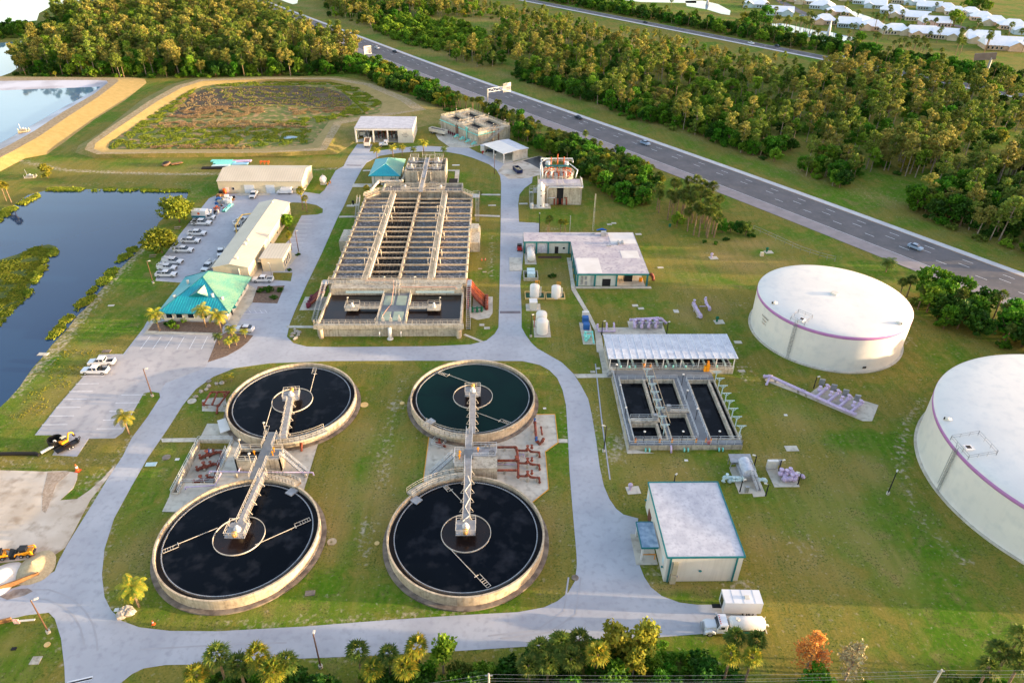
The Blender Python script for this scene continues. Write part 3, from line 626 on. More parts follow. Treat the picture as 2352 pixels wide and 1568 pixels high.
reeds('green weeds and rushes growing over the drained basin', l_reed, [([(700,940),(880,800),(1500,820),(1990,830),(1960,920),(1400,955),(720,955)],2.),([(870,800),(1060,680),(1200,590),(1260,560),(1130,700),(1000,790)],.9),([(1300,550),(1700,522),(2080,522),(2080,545),(1500,555)],.6),([(1720,780),(2100,740),(2260,670),(2330,730),(2100,770),(1900,820)],.8),([(2080,525),(2280,560),(2440,660),(2330,720),(2200,600)],1.),([(1300,570),(2080,560),(2260,660),(2200,690),(1500,680)],.5)], c1, 5200, .4, .16, .25)
reeds('yellow tufts of tall grass on the near pond bank', l_yel, [([(500,160),(780,180),(640,330),(500,500),(200,740),(60,690),(300,420)],1.)], cW, 500, .14, .1)
# ================================================================== TANKS AND BASINS
def stair(st, ra, p, q, w=.9, n=12, rails=True):
    """steps from p (foot) up to q, stringers and handrails"""
    p = Vector(p); q = Vector(q); d = (q-p); h = Vector((d.x,d.y,0)).normalized(); s = Vector((-h.y,h.x,0))*w/2
    for i in range(n):
        c = p.lerp(q, (i+.7)/n); st.bar(c-s, c+s, .28, .05)
    for e in (1,-1):
        st.bar(p+s*e, q+s*e, .06, .25)
        if rails:
            for z in (.5,1.): ra.bar(p+s*e+Vector((0,0,z)), q+s*e+Vector((0,0,z)), .06)
            for i in range(4): c = p.lerp(q, i/3)+s*e; ra.bar(c, c+Vector((0,0,1.)), .06)
def lampfix(b, x, y, z, h=2.4):
    b.bar((x,y,z),(x,y,z+h),.09); b.ell((x+.15,y-.1,z+h+.1),.28,.28,.16)
def clarifier(label, cx, cy, bd, wmat, arms, cover=None, lampat=None):
    """round settling tank; bd is the unit direction in which the bridge leaves the centre"""
    T = thing('clarifier_tank', label, 'clarifier', (cx,cy,0), 'four round clarifier tanks'); Rr = 13.8
    MB().ring(cx,cy,0,2.4,Rr-.32,Rr,96).build('tank_wall', rim, T)
    MB().ring(cx,cy,0,.3,Rr-.01,Rr+.85,96).build('footing', foot, T)
    MB().ring(cx,cy,1.1,1.35,Rr-1.25,Rr-.33,96).build('launder', dark, T)
    b = MB().ring(cx,cy,1.1,1.98,Rr-1.36,Rr-1.24,96)
    for i in range(180): t = 2*math.pi*i/180; b.obox(cx+(Rr-1.2)*math.cos(t), cy+(Rr-1.2)*math.sin(t),1.7,2.02,.05,.16,t)
    b.build('weir', steel, T)
    MB().cyl(cx,cy,.3,1.85,Rr-1.36,n=96).build('water', wmat, T)
    MB().ring(cx,cy,1.7,2.08,4.3,4.4,64).build('feed_well', rail_m, T); MB().cyl(cx,cy,1.8,1.885,4.3,n=48).build('feed_well_water', brownw, T)
    bd = Vector(bd).normalized(); sd_ = Vector((-bd.y,bd.x,0)); c = Vector((cx,cy,0)); zt = 3.35
    e = Vector(); L_ = Rr+.6
    b = MB(); b.bar(c+bd*1.4+Vector((0,0,zt)), c+bd*L_+Vector((0,0,zt)), 1.15, .12); b.build('walkway', grate, T)
    b = MB()
    for q in (1,-1):
        a0 = c+bd*1.6+sd_*.62*q; a1 = c+bd*L_+sd_*.62*q
        for z in (zt,zt-.45,zt+.55,zt+1.05): b.bar(a0+Vector((0,0,z)), a1+Vector((0,0,z)), .06)
        for i in range(12):
            p = a0.lerp(a1, i/11); b.bar(p+Vector((0,0,zt-.45)), p+Vector((0,0,zt+1.05)), .055)
            if i % 2 == 0: b.bar(p+Vector((0,0,zt+.9)), p+sd_*.65*q+Vector((0,0,zt-.3)), .07); b.bar(p+sd_*.65*q+Vector((0,0,zt-.3)), p+Vector((0,0,zt-.4)), .07)
    b.build('bridge_railing', rail_m, T)
    ang = math.atan2(bd.y,bd.x)
    MB().obox(cx,cy,zt-.15,zt,3.5,3.5,ang).build('drive_platform', grate, T)
    k = [c+bd*(sx*1.7)+sd_*(sy*1.7)+Vector((0,0,zt)) for sx,sy in ((1,-.45),(1,-1),(-1,-1),(-1,1),(1,1),(1,.45))]
    b = MB().rail(k, step=.85, w=.07); b.build('platform_railing', rail_m, T)
    b = MB(); b.cyl(cx,cy,zt,zt+.35,.62); b.cyl(cx,cy,zt+.35,zt+.75,.4,.3); b.ell((cx,cy,zt+.85),.34,.34,.25); b.build('drive_unit', white, T, True)
    q = c-bd*1.35; MB().cyl(q.x,q.y,zt+.1,zt+.8,.45,n=14).build('drive_cap', mat('tan_drum',(206,158,88)) if 'tan_drum' not in MATS else MATS['tan_drum'], T, True)
    MB().cyl(cx,cy,1.7,zt-.1,.55).build('centre_column', conc, T)
    for i,(p,q) in enumerate(arms):
        p = Vector(p); q = Vector(q); z = 2.02; b = MB(); d = (q-p).normalized(); s = Vector((-d.y,d.x,0))
        m = p.lerp(q,.72); P0,P1,P2_ = (Vector((v.x,v.y,z)) for v in (p,m,q)); b.tube([P0,P1],.06,6)
        b.bar(P1-s*.35,P1+s*.45,.12)
        for e_ in (-.02,.75): b.bar(P1+s*e_,P2_+s*e_,.07)
        for j in range(5): v = P1.lerp(P2_,.35+j*.16); b.bar(v-s*.02,v+s*.75,.06)
        b.build('skimmer_arm', rail_m, T)
    # scum box with its curved catwalk on the wall near the bridge
    return T
def V2(f, *a): p = f(*a, 2.0); return (p.x,p.y)
t1 = clarifier('round tank of black water, upper left of the four clarifiers', -44.88,124.5,(.13,-1,0),sludge,[(V2(c3,1420,370),V2(c3,1475,160)),(V2(c3,1095,480),V2(c3,1020,735))])
t2 = clarifier('round tank of swirling black water, lower left of the four clarifiers', -44.93,86.1,(.04,1,0),sludge,[(V2(c7,1785,295),V2(c7,1328,480)),(V2(c7,2090,435),V2(c3,1425,1460))])
t3 = clarifier('round tank of dark green water, upper right of the four clarifiers', -5.26,125.7,(.02,-1,0),sludgeg,[(V2(c4,880,300),V2(c4,605,200)),(V2(c4,905,540),V2(c4,1195,648))])
t4 = clarifier('round black water tank with a hose on its bridge, lower right of four clarifiers', -5.42,86.3,(.0,1,0),sludge,[(V2(c4,800,1310),V2(c4,665,1165)),(V2(c8,1165,400),V2(c8,1440,690))])
for T, (cx,cy), (a0,a1), sgn in ((t1,(-44.88,124.5),(-88,-48),1),(t2,(-44.93,86.1),(58,86),1),(t3,(-5.26,125.7),(-135,-93),1),(t4,(-5.42,86.3),(94,140),1)):
    b = MB(); b.ring(cx,cy,2.0,2.45,13.3,14.9,16,R(a0),R(a1)); b.build('curved_catwalk', conc if T in (t1,t4) else rim, T)
    n = 9
    for rr in (13.4,14.8): MB().rail([(cx+rr*math.cos(R(a0+(a1-a0)*i/n)), cy+rr*math.sin(R(a0+(a1-a0)*i/n)), 2.45) for i in range(n+1)], step=1.2, w=.06).build('catwalk_railing', rail_m, T)
    a = R(a0 if T in (t1,t3) else (a0 if T is t2 else a1)); b = MB().obox(cx+12.4*math.cos(a), cy+12.4*math.sin(a),1.7,2.05,1.8,1.6,a); b.build('scum_trough', steel, T)
b = MB(); b.tube([(-5.5,99,3.5),(-4.9,97,3.48),(-5.9,95,3.48),(-5.0,93,3.48),(-5.7,91,3.48),(-4.8,89,3.48),(-6,87.6,3.5)],.07,6); b.build('water_hose', white, None, label='white hose snaking along the bridge of the bottom middle clarifier', cat='hose')
# control nodes between the pairs
def node_left():
    T = thing('splitter_box', 'concrete splitter box with brown channel and stairs, between the two left clarifiers', 'splitter box', (-46.5,105.7,0))
    b = MB(); b.box(-51,-42.2,104,107.4,0,.4); 
    for x0,x1,y0,y1 in ((-51,-50.7,104,107.4),(-46,-45.7,104,107.4),(-42.5,-42.2,104,107.4),(-51,-42.2,104,104.3),(-51,-42.2,107.1,107.4)): b.box(x0,x1,y0,y1,.4,3.2)
    b.build('concrete_box', conc, T); MB().box(-50.7,-46,104.3,107.1,2.4,2.6).build('water', brownw, T); MB().box(-45.7,-42.5,104.3,107.1,2.7,3.2).build('deck', gratd, T)
    MB().box(-46.6,-44.6,98.6,112.2,3.21,3.34).build('cross_walkway', gratd, T)
    b = MB(); b.rail([(-50.9,104,3.2),(-50.9,107.4,3.2),(-46.7,107.4,3.2)]); b.rail([(-46.7,104,3.2),(-50.9,104,3.2)]); b.rail([(-44.5,107.4,3.2),(-42.3,107.4,3.2),(-42.3,106.4,3.2)]); b.rail([(-42.3,105.2,3.2),(-42.3,104,3.2),(-44.5,104,3.2)])
    for x in (-46.6,-44.6): b.rail([(x,98.8,3.34),(x,104,3.34)]); b.rail([(x,107.4,3.34),(x,111.5,3.34)])
    b.build('railing', rail_m, T); s_, r_ = MB(), MB(); stair(s_, r_, (-37.4,103.2,.1), (-42.2,105.8,3.2), 1.0, 13); s_.build('stairs', steel, T); r_.build('stair_railing', rail_w, T)
    [MB().tube([(x,y,3.2),(x,y,4.3)],.11).cyl(x,y,4.05,4.12,.24,n=12).build('gate_wheel', yelm, T) for x,y in ((-43.9,105.3),(-43.9,106.4),(-47.5,105.5))]
    for x,y in ((-50.7,107.2),(-47.6,103.2),(-47.3,112.4)): b = MB(); lampfix(b,x,y,3.2); b.build('lamp', rail_m, T)
def node_right():
    T = thing('splitter_box', 'pale concrete splitter box and gate platform between the two right clarifiers', 'splitter box', (-4.5,105.5,0))
    b = MB(); b.box(-5.2,0.1,101.5,107.9,0,3.0); b.box(-8.3,-6.4,102,106.5,0,3.0); b.box(-6.5,-5,103,107,0,3.2); b.build('concrete_box', conc, T)
    MB().box(-4.9,-.1,104.9,107.6,2.95,3.06).build('deck', grate, T); MB().box(-6.2,-4.9,98.6,113,3.21,3.36).build('cross_walkway', grate, T); MB().box(-6.5,-4.6,104,106.6,3.1,3.37).build('node_deck', gratd, T)
    b = MB(); b.rail([(-4.7,107.8,3.05),(0,107.8,3.05),(0,104.7,3.05),(-4.7,104.7,3.05)]); b.rail([(-8.3,106.4,3),(-8.3,102,3),(-6.4,102,3)]); b.rail([(-6.5,106.4,3),(-8.2,106.4,3)])
    for x in (-6.2,-4.9): b.rail([(x,99,3.36),(x,103.8,3.36)]); b.rail([(x,106.8,3.36),(x,112.5,3.36)])
    b.build('railing', rail_w, T); s_, r_ = MB(), MB(); stair(s_, r_, (-12.9,102.6,.1), (-8.4,105.4,3.0), 1.0, 13); s_.build('stairs', steel, T); r_.build('stair_railing', rail_w, T)
    [MB().tube([(x,y,3.0),(x,y,4.3)],.11).cyl(x,y,3.93,4.0,.26,n=12).build('gate_wheel', yelm, T) for x,y in ((-7.3,105.2),(-7.3,104.1),(-3.7,106.1))]
    b = MB(); [b.box(x,x+.35,107.2,107.5,3.1,4.0) for x in (-2.4,-1.6)]; b.build('control_box', steel, T)
    b = MB(); b.tube([(-7.4,102,1.),(-7.4,100.6,1.),(-7.4,99.4,.5)],.45,12); b.build('bypass_pipe', white, T, True)
node_left(); node_right()
# aprons
def uz(q, z=0): return q
def apron(name, f, pts, z=.12, edge=True):
    P = poly(pts, f); struct(name, concl, MB().prism(P, -.1, z))
    return P
pitq = [(475,788),(768,788),(612,1150),(340,1150),(298,1240),(240,1240)]
def pit():
    o = poly([(545,643),(720,643),(1000,700),(1505,755),(1365,1215),(1100,1400),(500,1500),(280,1395),(160,1392),(222,1262),(225,1240),(468,772),(490,750)], c3)
    P = [Vector(v) for v in poly(pitq, c3)]; V = o+P; T = tessellate_polygon([[Vector((p.x,p.y,0)) for p in o],[Vector((p.x,p.y,0)) for p in P]])
    b = MB(); b.v = [(v.x,v.y,.12) for v in V]
    for a,c,e in T:
        if (Vector(V[c])-V[a]).cross(Vector(V[e])-V[a]).z < 0: a,e = e,a
        b.f.append((a,c,e))
    struct('left_clarifier_apron', concl, b)
    X0,X1,Y0,Y1 = -62.1,-54.3,97.9,113.7
    gxs = go.data; bad = [v.index for v in gxs.vertices if X0+.2 < v.co.x < X1-.2 and Y0+.3 < v.co.y < Y1-.3]
    for i in bad: gxs.vertices[i].co.z = -2.2
    b = MB(); o2 = [(X0-2.2,Y0-2),(X0-2.2,Y1+2),(P[0].x-.15,Y1+2),(P[0].x-.15,P[0].y),(P[5].x-.15,P[5].y),(P[5].x-.15,Y0-2)]; b.prism(o2,-.02,.03); struct('lawn_patch', gmat, b)
    T = thing('valve_pit', 'sunken concrete pit with railings holding red brown pumps, left of the left clarifiers', 'valve pit', (P[0].x,P[0].y,0))
    MB().prism(P,-1.9,-1.5).build('pit_floor', concl, T)
    b = MB(); n = len(P)
    for i in range(n):
        a, c = P[i], P[(i+1)%n]; a = Vector((a.x,a.y,-1.9)); c = Vector((c.x,c.y,-1.9)); z = Vector((0,0,2.2)); m = Vector((0,0,1.1))
        if i in (2,): continue
        b.bar(a+m,c+m,.3,2.25)
    b.build('pit_wall', conc, T); b = MB()
    up = [(p.x,p.y,.2) for p in P]; b.rail([up[5],up[0],up[1],up[2]],step=2.2); b.rail([up[4],up[3],up[2]],step=2.2); b.build('railing', rail_w, T)
    s_, r_ = MB(), MB(); q = Vector((-54.9,111.5,.1)); stair(s_, r_, (-55.6,106.8,-1.5), (-54.9,110.6,.1), .9, 8); s_.build('stairs', steel, T); r_.build('stair_railing', rail_w, T)
pit()
AP2 = [(520,700),(1380,562),(1585,560),(1612,800),(1503,878),(1532,1197),(1392,1310),(900,1400),(455,1190)]
apron('right_clarifier_apron', c4, AP2)
b = MB(); e = [c4(x,y,.14) for x,y in AP2]
for i,j in ((1,2),(2,3),(3,4),(4,5),(5,6),(0,8)): b.bar(e[i],e[j],.16,.1)
struct('apron_edge_stripe', yel, b)
# ---- pipe sets
def piping(name, label, cat, f, lines, m, r=.25, valves=(), supports=(), group=None, vm=None, z0=.1):
    P = [[Vector(f(x,y,z)) for x,y,z in l] for l in lines]; o = P[0][0]
    T = thing(name, label, cat, (o.x,o.y,0), group)
    for i,l in enumerate(P):
        rr = r[i] if isinstance(r,(list,tuple)) else r; b = MB(); b.tube(l, rr, 10)
        for a,c in zip(l,l[1:]):
            L_ = (c-a).length; d = (c-a).normalized()
            for k in (a+d*min(.3,L_*.2), c-d*min(.3,L_*.2)): b.tube([k-d*.05,k+d*.05], rr*1.35, 10)
        for q in l[1:-1]: b.ell(q, rr*1.15, nu=8, nv=5)
        b.build('pipe', m, T, True)
    for v in valves:
        q = Vector(f(*v[:3])); rr = v[3] if len(v) > 3 else .4; b = MB(); b.ell(q, rr, rr, rr*.9); b.cyl(q.x,q.y,q.z,q.z+rr*2.1,rr*.35,n=8); b.cyl(q.x,q.y,q.z+rr*1.9,q.z+rr*2.2,rr*.8,n=10); b.build('valve', vm or m, T)
    for s in supports:
        q = Vector(f(*s[:3])); MB().obox(q.x,q.y,z0,max(q.z,z0+.2),.4,.4).build('support', conc, T)
    return T
A = [(950,842,1.0),(1250,840,1.0),(1262,865,1.0),(1272,960,1.),(1272,1100,1.)]
sets = [A,[(1085,955,1.0),(1268,953,1.)],[(935,1062,.4),(940,1038,1.),(1262,1036,1.)]]
for y in (868,975,1085): sets += [[(1270,y,1.),(1345,y+2,1.),(1352,y-18,1.4),(1380,y+10,1.),(1395,y+12,1.),(1450,y+16,1.),(1456,y+62,.3)]]
piping('pump_manifold','red brown pipe manifold with three pump branches on the apron right of the right clarifiers','pump manifold',c4,sets,rust,[.26,.26,.24,.22,.22,.22],[(1352,y-10,1.3,.42) for y in (868,975,1085)]+[(1388,y-22,1.3,.34) for y in (868,975,1085)]+[(1255,945,1.2,.4)],[(1158,842,1.),(1158,955,1.),(1055,1038,1.),(1155,1038,1.)]+[(1350,y+18,1.) for y in (868,975,1085)]+[(1432,y+18,1.) for y in (868,975,1085)],z0=.1)
piping('valve_run','red brown pipe with blue end valves standing alone on the upper right apron','pipe',c4,[[(1414,625,.9),(1426,775,.9)],[(1425,785,.8),(1438,795,.5),(1455,812,.4),(1478,790,.8),(1490,765,1.)],[(1466,665,.9),(1476,735,.8)]],rust,[.28,.26,.18],[(1413,622,.9,.34),(1427,778,.9,.34)],[(1408,700,.6),(1480,770,.7)],vm=blue)
piping('valve_cage','caged sump pump beside the farther right clarifier, left edge of the apron','sump',c4,[[(600,765,1.2),(600,800,.7),(655,838,.3)],[(570,800,.5),(620,815,.5)]],rust,[.2,.2])
b = MB(); k=[c4(x,y,.12) for x,y in ((530,828),(625,852),(662,800),(575,770))]; b.rail(k,closed=True); T=b.build('guard_railing',rail_w,None,label='square white guard railing round the caged sump pump on the right apron',cat='railing')
piping('lilac_pipe_run','thin lilac pipe crossing both left clarifier aprons from side to side','pipe',c3,[[(560,1060,.4),(565,1045,1.),(940,1052,1.),(1440,1055,1.),(1452,1080,.4)],[(660,1060,1.),(610,1165,1.),(360,1180,1.),(358,1200,.3)],[(825,1005,1.),(808,1050,1.)]],lilac,.13,[],[(785,1070,.9),(1380,1070,.9),(1240,1075,.8)])
piping('lilac_branch','thin lilac water line lying between the red brown pipes on the right apron','pipe',c4,[[(1085,985,.4),(1280,988,.4),(1285,900,.5),(1320,900,.9),(1322,925,.3)]],lilac,.09)
for i,(y0,lab) in enumerate(((905,'first red brown pump set with a blue motor in the sunken pit, topmost of three'),(1005,'second red brown pump set in the sunken pit, between two others'),(1120,'third red brown pump set in the sunken pit, nearest the lower stairs'))):
    dx = -26*i
    T = piping('pump_set',lab,'pump',c3,[[(480+dx,y0+30,-1.),(520+dx,y0+10,-1.),(560+dx,y0+5,-1.),(610+dx,y0-20,-1.),(665+dx,y0-22,-1.),(668+dx,y0+20,-1.),(640+dx,y0+65,-1.)]],rust,.3,[(485+dx,y0+25,-1.,.35),(545+dx,y0-2,-1.,.5),(600+dx,y0-15,-1.,.4)],[(545+dx,y0+20,-1.)],z0=-1.5)
    if i == 0: q = c3(550,y0-30,-.8); MB().ell((q.x,q.y,q.z),.45,.45,.5).build('motor', blue, T); q = c3(580,y0-28,-.9); MB().ell((q.x,q.y,q.z),.5).build('volute', white, T)
piping('pipe_loop','red brown pipe loop on a small slab left of the farther left clarifier','pipe',c3,[[(575,372,.8),(730,370,.8),(700,380,.8)],[(575,372,.8),(510,480,.8),(640,488,.8),(725,372,.8)],[(630,375,.8),(585,480,.8)],[(632,485,.8),(625,555,.5)]],rust,[.22,.22,.2,.22],[(690,400,1.,.3),(510,480,.8,.3)],[(535,490,.6),(690,480,.6)],z0=.05)
struct('small_slab', concl, MB().prism(poly([(500,440),(590,420),(700,420),(720,540),(500,535)],c3),-.1,.06))
piping('red_valve','short red brown valve below the scum box of the farther left clarifier','valve',c3,[[(1340,800,1.6),(1345,830,1.),(1345,875,.4)]],rust,.22,[(1342,820,1.1,.35)])
piping('red_valve','low red brown valves by the ladder at the near left clarifier rim','valve',c3,[[(1240,1120,.8),(1290,1125,.8)],[(1265,1110,1.),(1270,1140,.4)]],rust,.2)
b = MB(); q = [c3(x,y,1.) for x,y in ((628,615),(700,595),(740,690),(655,722))]; b.prism(q,.9,1.05); o=b.build('white_shed_roof', white, None, label='white boxy electrical cabinet against the farther left clarifier wall', cat='cabinet'); b=MB(); b.prism([c3(x,y,0) for x,y in ((640,640),(705,618),(738,700),(662,728))],0,.9); o2=b.build('cabinet_body', wallw, o); 
o2.location=(0,0,0); 
q=c4(1130,750,0); b=MB(); b.obox(q.x-.45,q.y,0,1.3,.7,.5); b.obox(q.x+.45,q.y,0,1.3,.7,.5); b.build('control_cabinet', mat('tan_cabinet',(120,104,84)), None, label='brown twin control cabinet below the farther right clarifier wall', cat='cabinet')
q=c4(1050,997,0); b=MB(); b.tube([(q.x+.5*math.cos(t*.5),q.y+.5*math.sin(t*.5),3.1+.03*t) for t in range(26)],.05,6); b.build('coiled_hose', black, None, label='coil of black hose on the right splitter box', cat='hose')
# ================================================================== AERATION BASIN
def aeration():
    T = thing('aeration_basin','long concrete aeration basin with cross beams, two walkways and brown front tanks, centre of plant','basin',(-27.3,200,0))
    x0,x1,y0,y1 = -46.2,-8.4,173.2,238.4; zt = 4.3; tw = .45
    b = MB()
    b.box(x0,x0+tw,y0,y1,0,zt); b.box(x1-tw,x1,y0,y1,0,zt); b.box(x0+tw,x1-tw,y0,y0+tw,0,zt)
    for a,c in (((x0,y1),(-41.4,242.9)),((-41.4,242.9),(-12.4,242.9)),((-12.4,242.9),(x1,y1))):
        b.bar((a[0],a[1],zt/2),(c[0],c[1],zt/2),.45,zt-.01)
    for x in (-36.4,-27.3,-18.3): b.box(x-.25,x+.25,y0+tw,242.6,0,zt-.02)
    b.box(-44.9,-41,y1-.4,241,0,.5)
    b.build('outer_wall', conc, T); b = MB()
    ys = [236.7,233,229.1,223.6,220.2,217.5,212.3,209,205,201.1,197.4,193.7,190,185.6,181.2,176.7]
    for y in ys: b.box(x0-.25,x1+.25,y-.25,y+.25,zt-.25,zt+.12)
    b.build('cross_beams', beam, T)
    b = MB(); b.box(x0+tw,-36.65,y0+tw,240,2.6,3.3); b.box(-18.05,x1-tw,y0+tw,240,2.6,3.3); b.build('aerated_water', aerw, T)
    b = MB(); b.box(-27.05,-18.55,y0+tw,222.5,1.6,2.4); b.box(-27.05,-18.55,224,242.3,1.,1.5); b.build('dark_water', aerd, T)
    MB().box(-36.15,-27.55,y0+tw,242.3,.4,1.4).build('drained_cell', dark, T)
    b = MB()
    for i in range(7):
        x = -35.3+i*1.2; b.box(x-.07,x+.07,178,240,1.45,1.6)
    for i in range(38):
        y = 176+i*1.65; b.box(-35.9,-27.9,y-.06,y+.06,1.6,1.72)
        for j in range(7): b.box(-35.35+j*1.2,-35.2+j*1.2,y-.3,y+.3,1.6,2.0)
    b.build('diffuser_grid', foot, T)
    for x in (-36.4,-18.3):
        MB().box(x-.75,x+.75,173.6,240.6,4.85,4.98).build('walkway', beam, T)
        b = MB(); b.rail([(x-.7,174,4.98),(x-.7,240.4,4.98)],step=2.); b.rail([(x+.7,174,4.98),(x+.7,240.4,4.98)],step=2.); b.build('railing', rail_m, T)
        b = MB(); b.tube([(x+.95,176,5.1),(x+.95,239,5.1)],.22,8)
        for y in (226,219,205,193,186.5):
            b.tube([(x,y,5.0),(x,y,6.1),(x-1.9 if x < -30 else x-1.6,y,6.1),(x-2 if x < -30 else x-1.7,y,3.4)],.13,6); b.tube([(x+.9,y,5.1),(x+1.9,y,5.7),(x+2.,y,2.6)],.15,6)
        b.build('air_pipe', rail_m, T)
    MB().box(-27.6,-27.0,173.6,242,4.32,4.5).build('centre_beam', beam, T)
    MB().box(x0,x1,172.9,175.0,4.85,5.0).build('cross_walkway', conc, T)
    b = MB(); b.rail([(x0,175,5.),(x1,175,5.)],step=1.7); b.rail([(x0,172.9,5.),(-27.5,172.9,5.)],step=1.7); b.rail([(-26.3,172.9,5.),(x1,172.9,5.)],step=1.7); b.rail([(x0,172.9,5),(x0,175,5)]); b.build('railing', rail_m, T)
    # back gallery walkway with splayed ends
    g = [(-46.4,237.6),(-41.6,242.2),(-12.2,242.2),(-8.2,237.6)]; b = MB()
    for a,c in zip(g,g[1:]): b.bar((*a,4.9),(*c,4.9),1.3,.14)
    b.build('cross_walkway', beam, T); b = MB(); b.rail([(x,y+.6,5) for x,y in g],step=1.6,w=.08); b.rail([(x,y-.6,5) for x,y in g],step=1.6,w=.08); b.build('railing', rail_m, T)
    # front tanks
    b = MB(); zf = 3.6
    for q in ((-45.6,-45.1,154,172.9),(-9.4,-8.9,154,172.9),(-45.6,-8.9,153.6,154.1),(-30.7,-30.3,154.1,172.9),(-23.5,-23.1,154.1,172.9)): b.box(q[0],q[1],q[2],q[3],0,zf)
    b.box(-45.1,-9.4,170.2,172.9,0,4.84); b.box(-46.2,-8.3,152.9,153.58,2.6,3.72); b.build('front_wall', conc, T)
    b = MB(); b.box(-45.1,-30.7,154.1,170.1,2.2,2.9); b.box(-23.1,-9.4,154.1,170.1,2.2,2.9); b.build('brown_water', brownw, T)
    MB().box(-30.3,-23.5,154.1,170.1,3.2,3.5).build('centre_deck', gratd, T)
    gp = mat('green_grey_plate',(150,166,148),(138,150,136))
    for x in (-30,-26.7): 
        for y in (155.5,163.5): MB().box(x,x+2.6,y,y+4.5 if y < 160 else y+4.9,3.5,3.58).build('deck_plate', gp, T)
    for x in (-41,-22): MB().box(x,x+10.5,170.0,170.18,3.5,4.1).build('overflow_trough', aqua, T)
    for sx,xa,xb,xc in ((1,-39.6,-36.1,-30.6),(-1,-18.1,-14.7,-23.2)):
        b = MB(); b.box(xa,xb,160.3,163.7,3.6,3.75)
        if sx > 0: b.box(xb,xc,161.3,162.7,3.6,3.75)
        else: b.box(xc,xa,161.3,162.7,3.6,3.75)
        b.box(xa+.6,xa+.9,161.5,161.8,2.4,3.6); b.box(xb-.9,xb-.6,161.5,161.8,2.4,3.6); b.build('mixer_bridge', conc, T); b = MB()
        if sx > 0: k=[(xc,162.7,3.75),(xb,162.7,3.75),(xb,163.7,3.75),(xa,163.7,3.75),(xa,160.3,3.75),(xb,160.3,3.75),(xb,161.3,3.75),(xc,161.3,3.75)]
        else: k=[(xc,162.7,3.75),(xa,162.7,3.75),(xa,163.7,3.75),(xb,163.7,3.75),(xb,160.3,3.75),(xa,160.3,3.75),(xa,161.3,3.75),(xc,161.3,3.75)]
        b.rail(k,step=1.4); b.build('railing', rail_m, T); xm=(xa+xb)/2; b = MB().cyl(xm,162,3.75,4.2,.5).cyl(xm,162,4.2,5.0,.3,.25); b.build('mixer_motor', white, T, True)
    b = MB(); b.rail([(-46.1,153,3.72),(-8.4,153,3.72)],step=1.3); b.rail([(-45.5,154.2,3.6),(-30.9,154.2,3.6),(-30.5,156,3.6),(-30.5,170,3.6)]); b.rail([(-9,154.2,3.6),(-23.1,154.2,3.6),(-23.3,156,3.6),(-23.3,170,3.6)]); b.rail([(-46.1,153,3.72),(-46.1,154.2,3.6)]); b.rail([(-46.1,172.9,5.),(-40,172.9,5)]); b.build('railing', rail_m, T)
    b = MB(); b.cyl(-44.6,153,0,2.6,.6); b.cyl(-9.6,153,0,2.6,.6); b.build('corner_column', rim, T)
    b = MB(); b.tube([(-27,152.6,3.2),(-27,152.4,1.5),(-27,152.2,.2)],.45,12); b.cyl(-27,152.2,.1,.3,.8); b.build('drain_pipe', white, T, True)
    for x in (-29.6,-24.2): MB().tube([(x,152.7,2.0),(x,152.2,2.),(x,152.2,.8)],.14,8).build('drain_spout', white, T, True)
    s_, r_ = MB(), MB(); stair(s_,r_,(-48,160.5,.1),(-47.1,172.6,5.),1.1,22); stair(s_,r_,(-7.3,156.5,.1),(-7.5,172.2,5.),1.1,22); s_.box(-8,-6.8,171.5,175,4.85,4.98); s_.box(-48,-46.2,172.3,175,4.85,4.98); stair(s_,r_,(-26.9,168.8,3.5),(-26.9,172.8,5.),.9,7)
    stair(s_,r_,(-6.4,226,.1),(-6.6,236.5,4.9),1.1,20); s_.box(-8.3,-5.8,236.2,239.5,4.85,4.98); r_.rail([(-8.2,239.5,5),(-5.8,239.5,5),(-5.8,236.4,5)]); stair(s_,r_,(-48,228,.1),(-48,236,4.9),1.,18); s_.build('stairs', steel, T); r_.build('stair_railing', rail_m, T)
    b = MB(); b.tube([(-29.6,156.5,3.6),(-29,160,3.65),(-27.9,164,3.65),(-27.9,170.2,5.2),(-28.2,172.7,6.0),(-32,172.7,6.),(-36,172.7,6.0)],.09,6); b.tube([(-26,170.6,5.1),(-11,170.6,5.1),(-11,170,4.6)],.14,6); b.tube([(-45,172,4.6),(-27.5,172,4.6)],.12,6); b.build('service_pipe', mat('pinkish_pipe',(190,150,130)), T)
    for x,y,z in ((-39.3,163.5,3.75),(-15,163.5,3.75),(-37.4,241,5),(-30.8,172.8,5),(-22.5,172.8,5)): b = MB(); lampfix(b,x,y,z,2.); b.build('lamp', rail_m, T)
    for x in (-29,-27,-24.8):
        b = MB(); b.box(x-.35,x+.35,155.2,155.5,3.5,4.5); b.cyl(x,155.35,4.5,5.4,.08,n=8); b.build('sluice_gate', rail_m, T)
    # side pockets on the long walls
    MB().box(-49,-46.2,203,212,0,3.6).build('side_pocket', conc, T); b = MB(); b.box(-8.4,-5.2,203,216,0,3.2); b.box(-8.3,-5.6,211,215,3.19,4.4); b.build('side_pocket', conc, T)
    # upper tank with mixer bridges
    b = MB()
    for q in ((-41.2,-40.8,243.1,251.6),(-12.6,-12.2,243.1,251.6),(-41.2,-12.2,251.6,252.1),(-27.2,-26.2,243.1,251.6)): b.box(*q,0,4.3)
    b.build('upper_tank_wall', conc, T); MB().box(-40.8,-12.6,243.1,251.6,1.5,3.0).build('upper_tank_water', pondw, T)
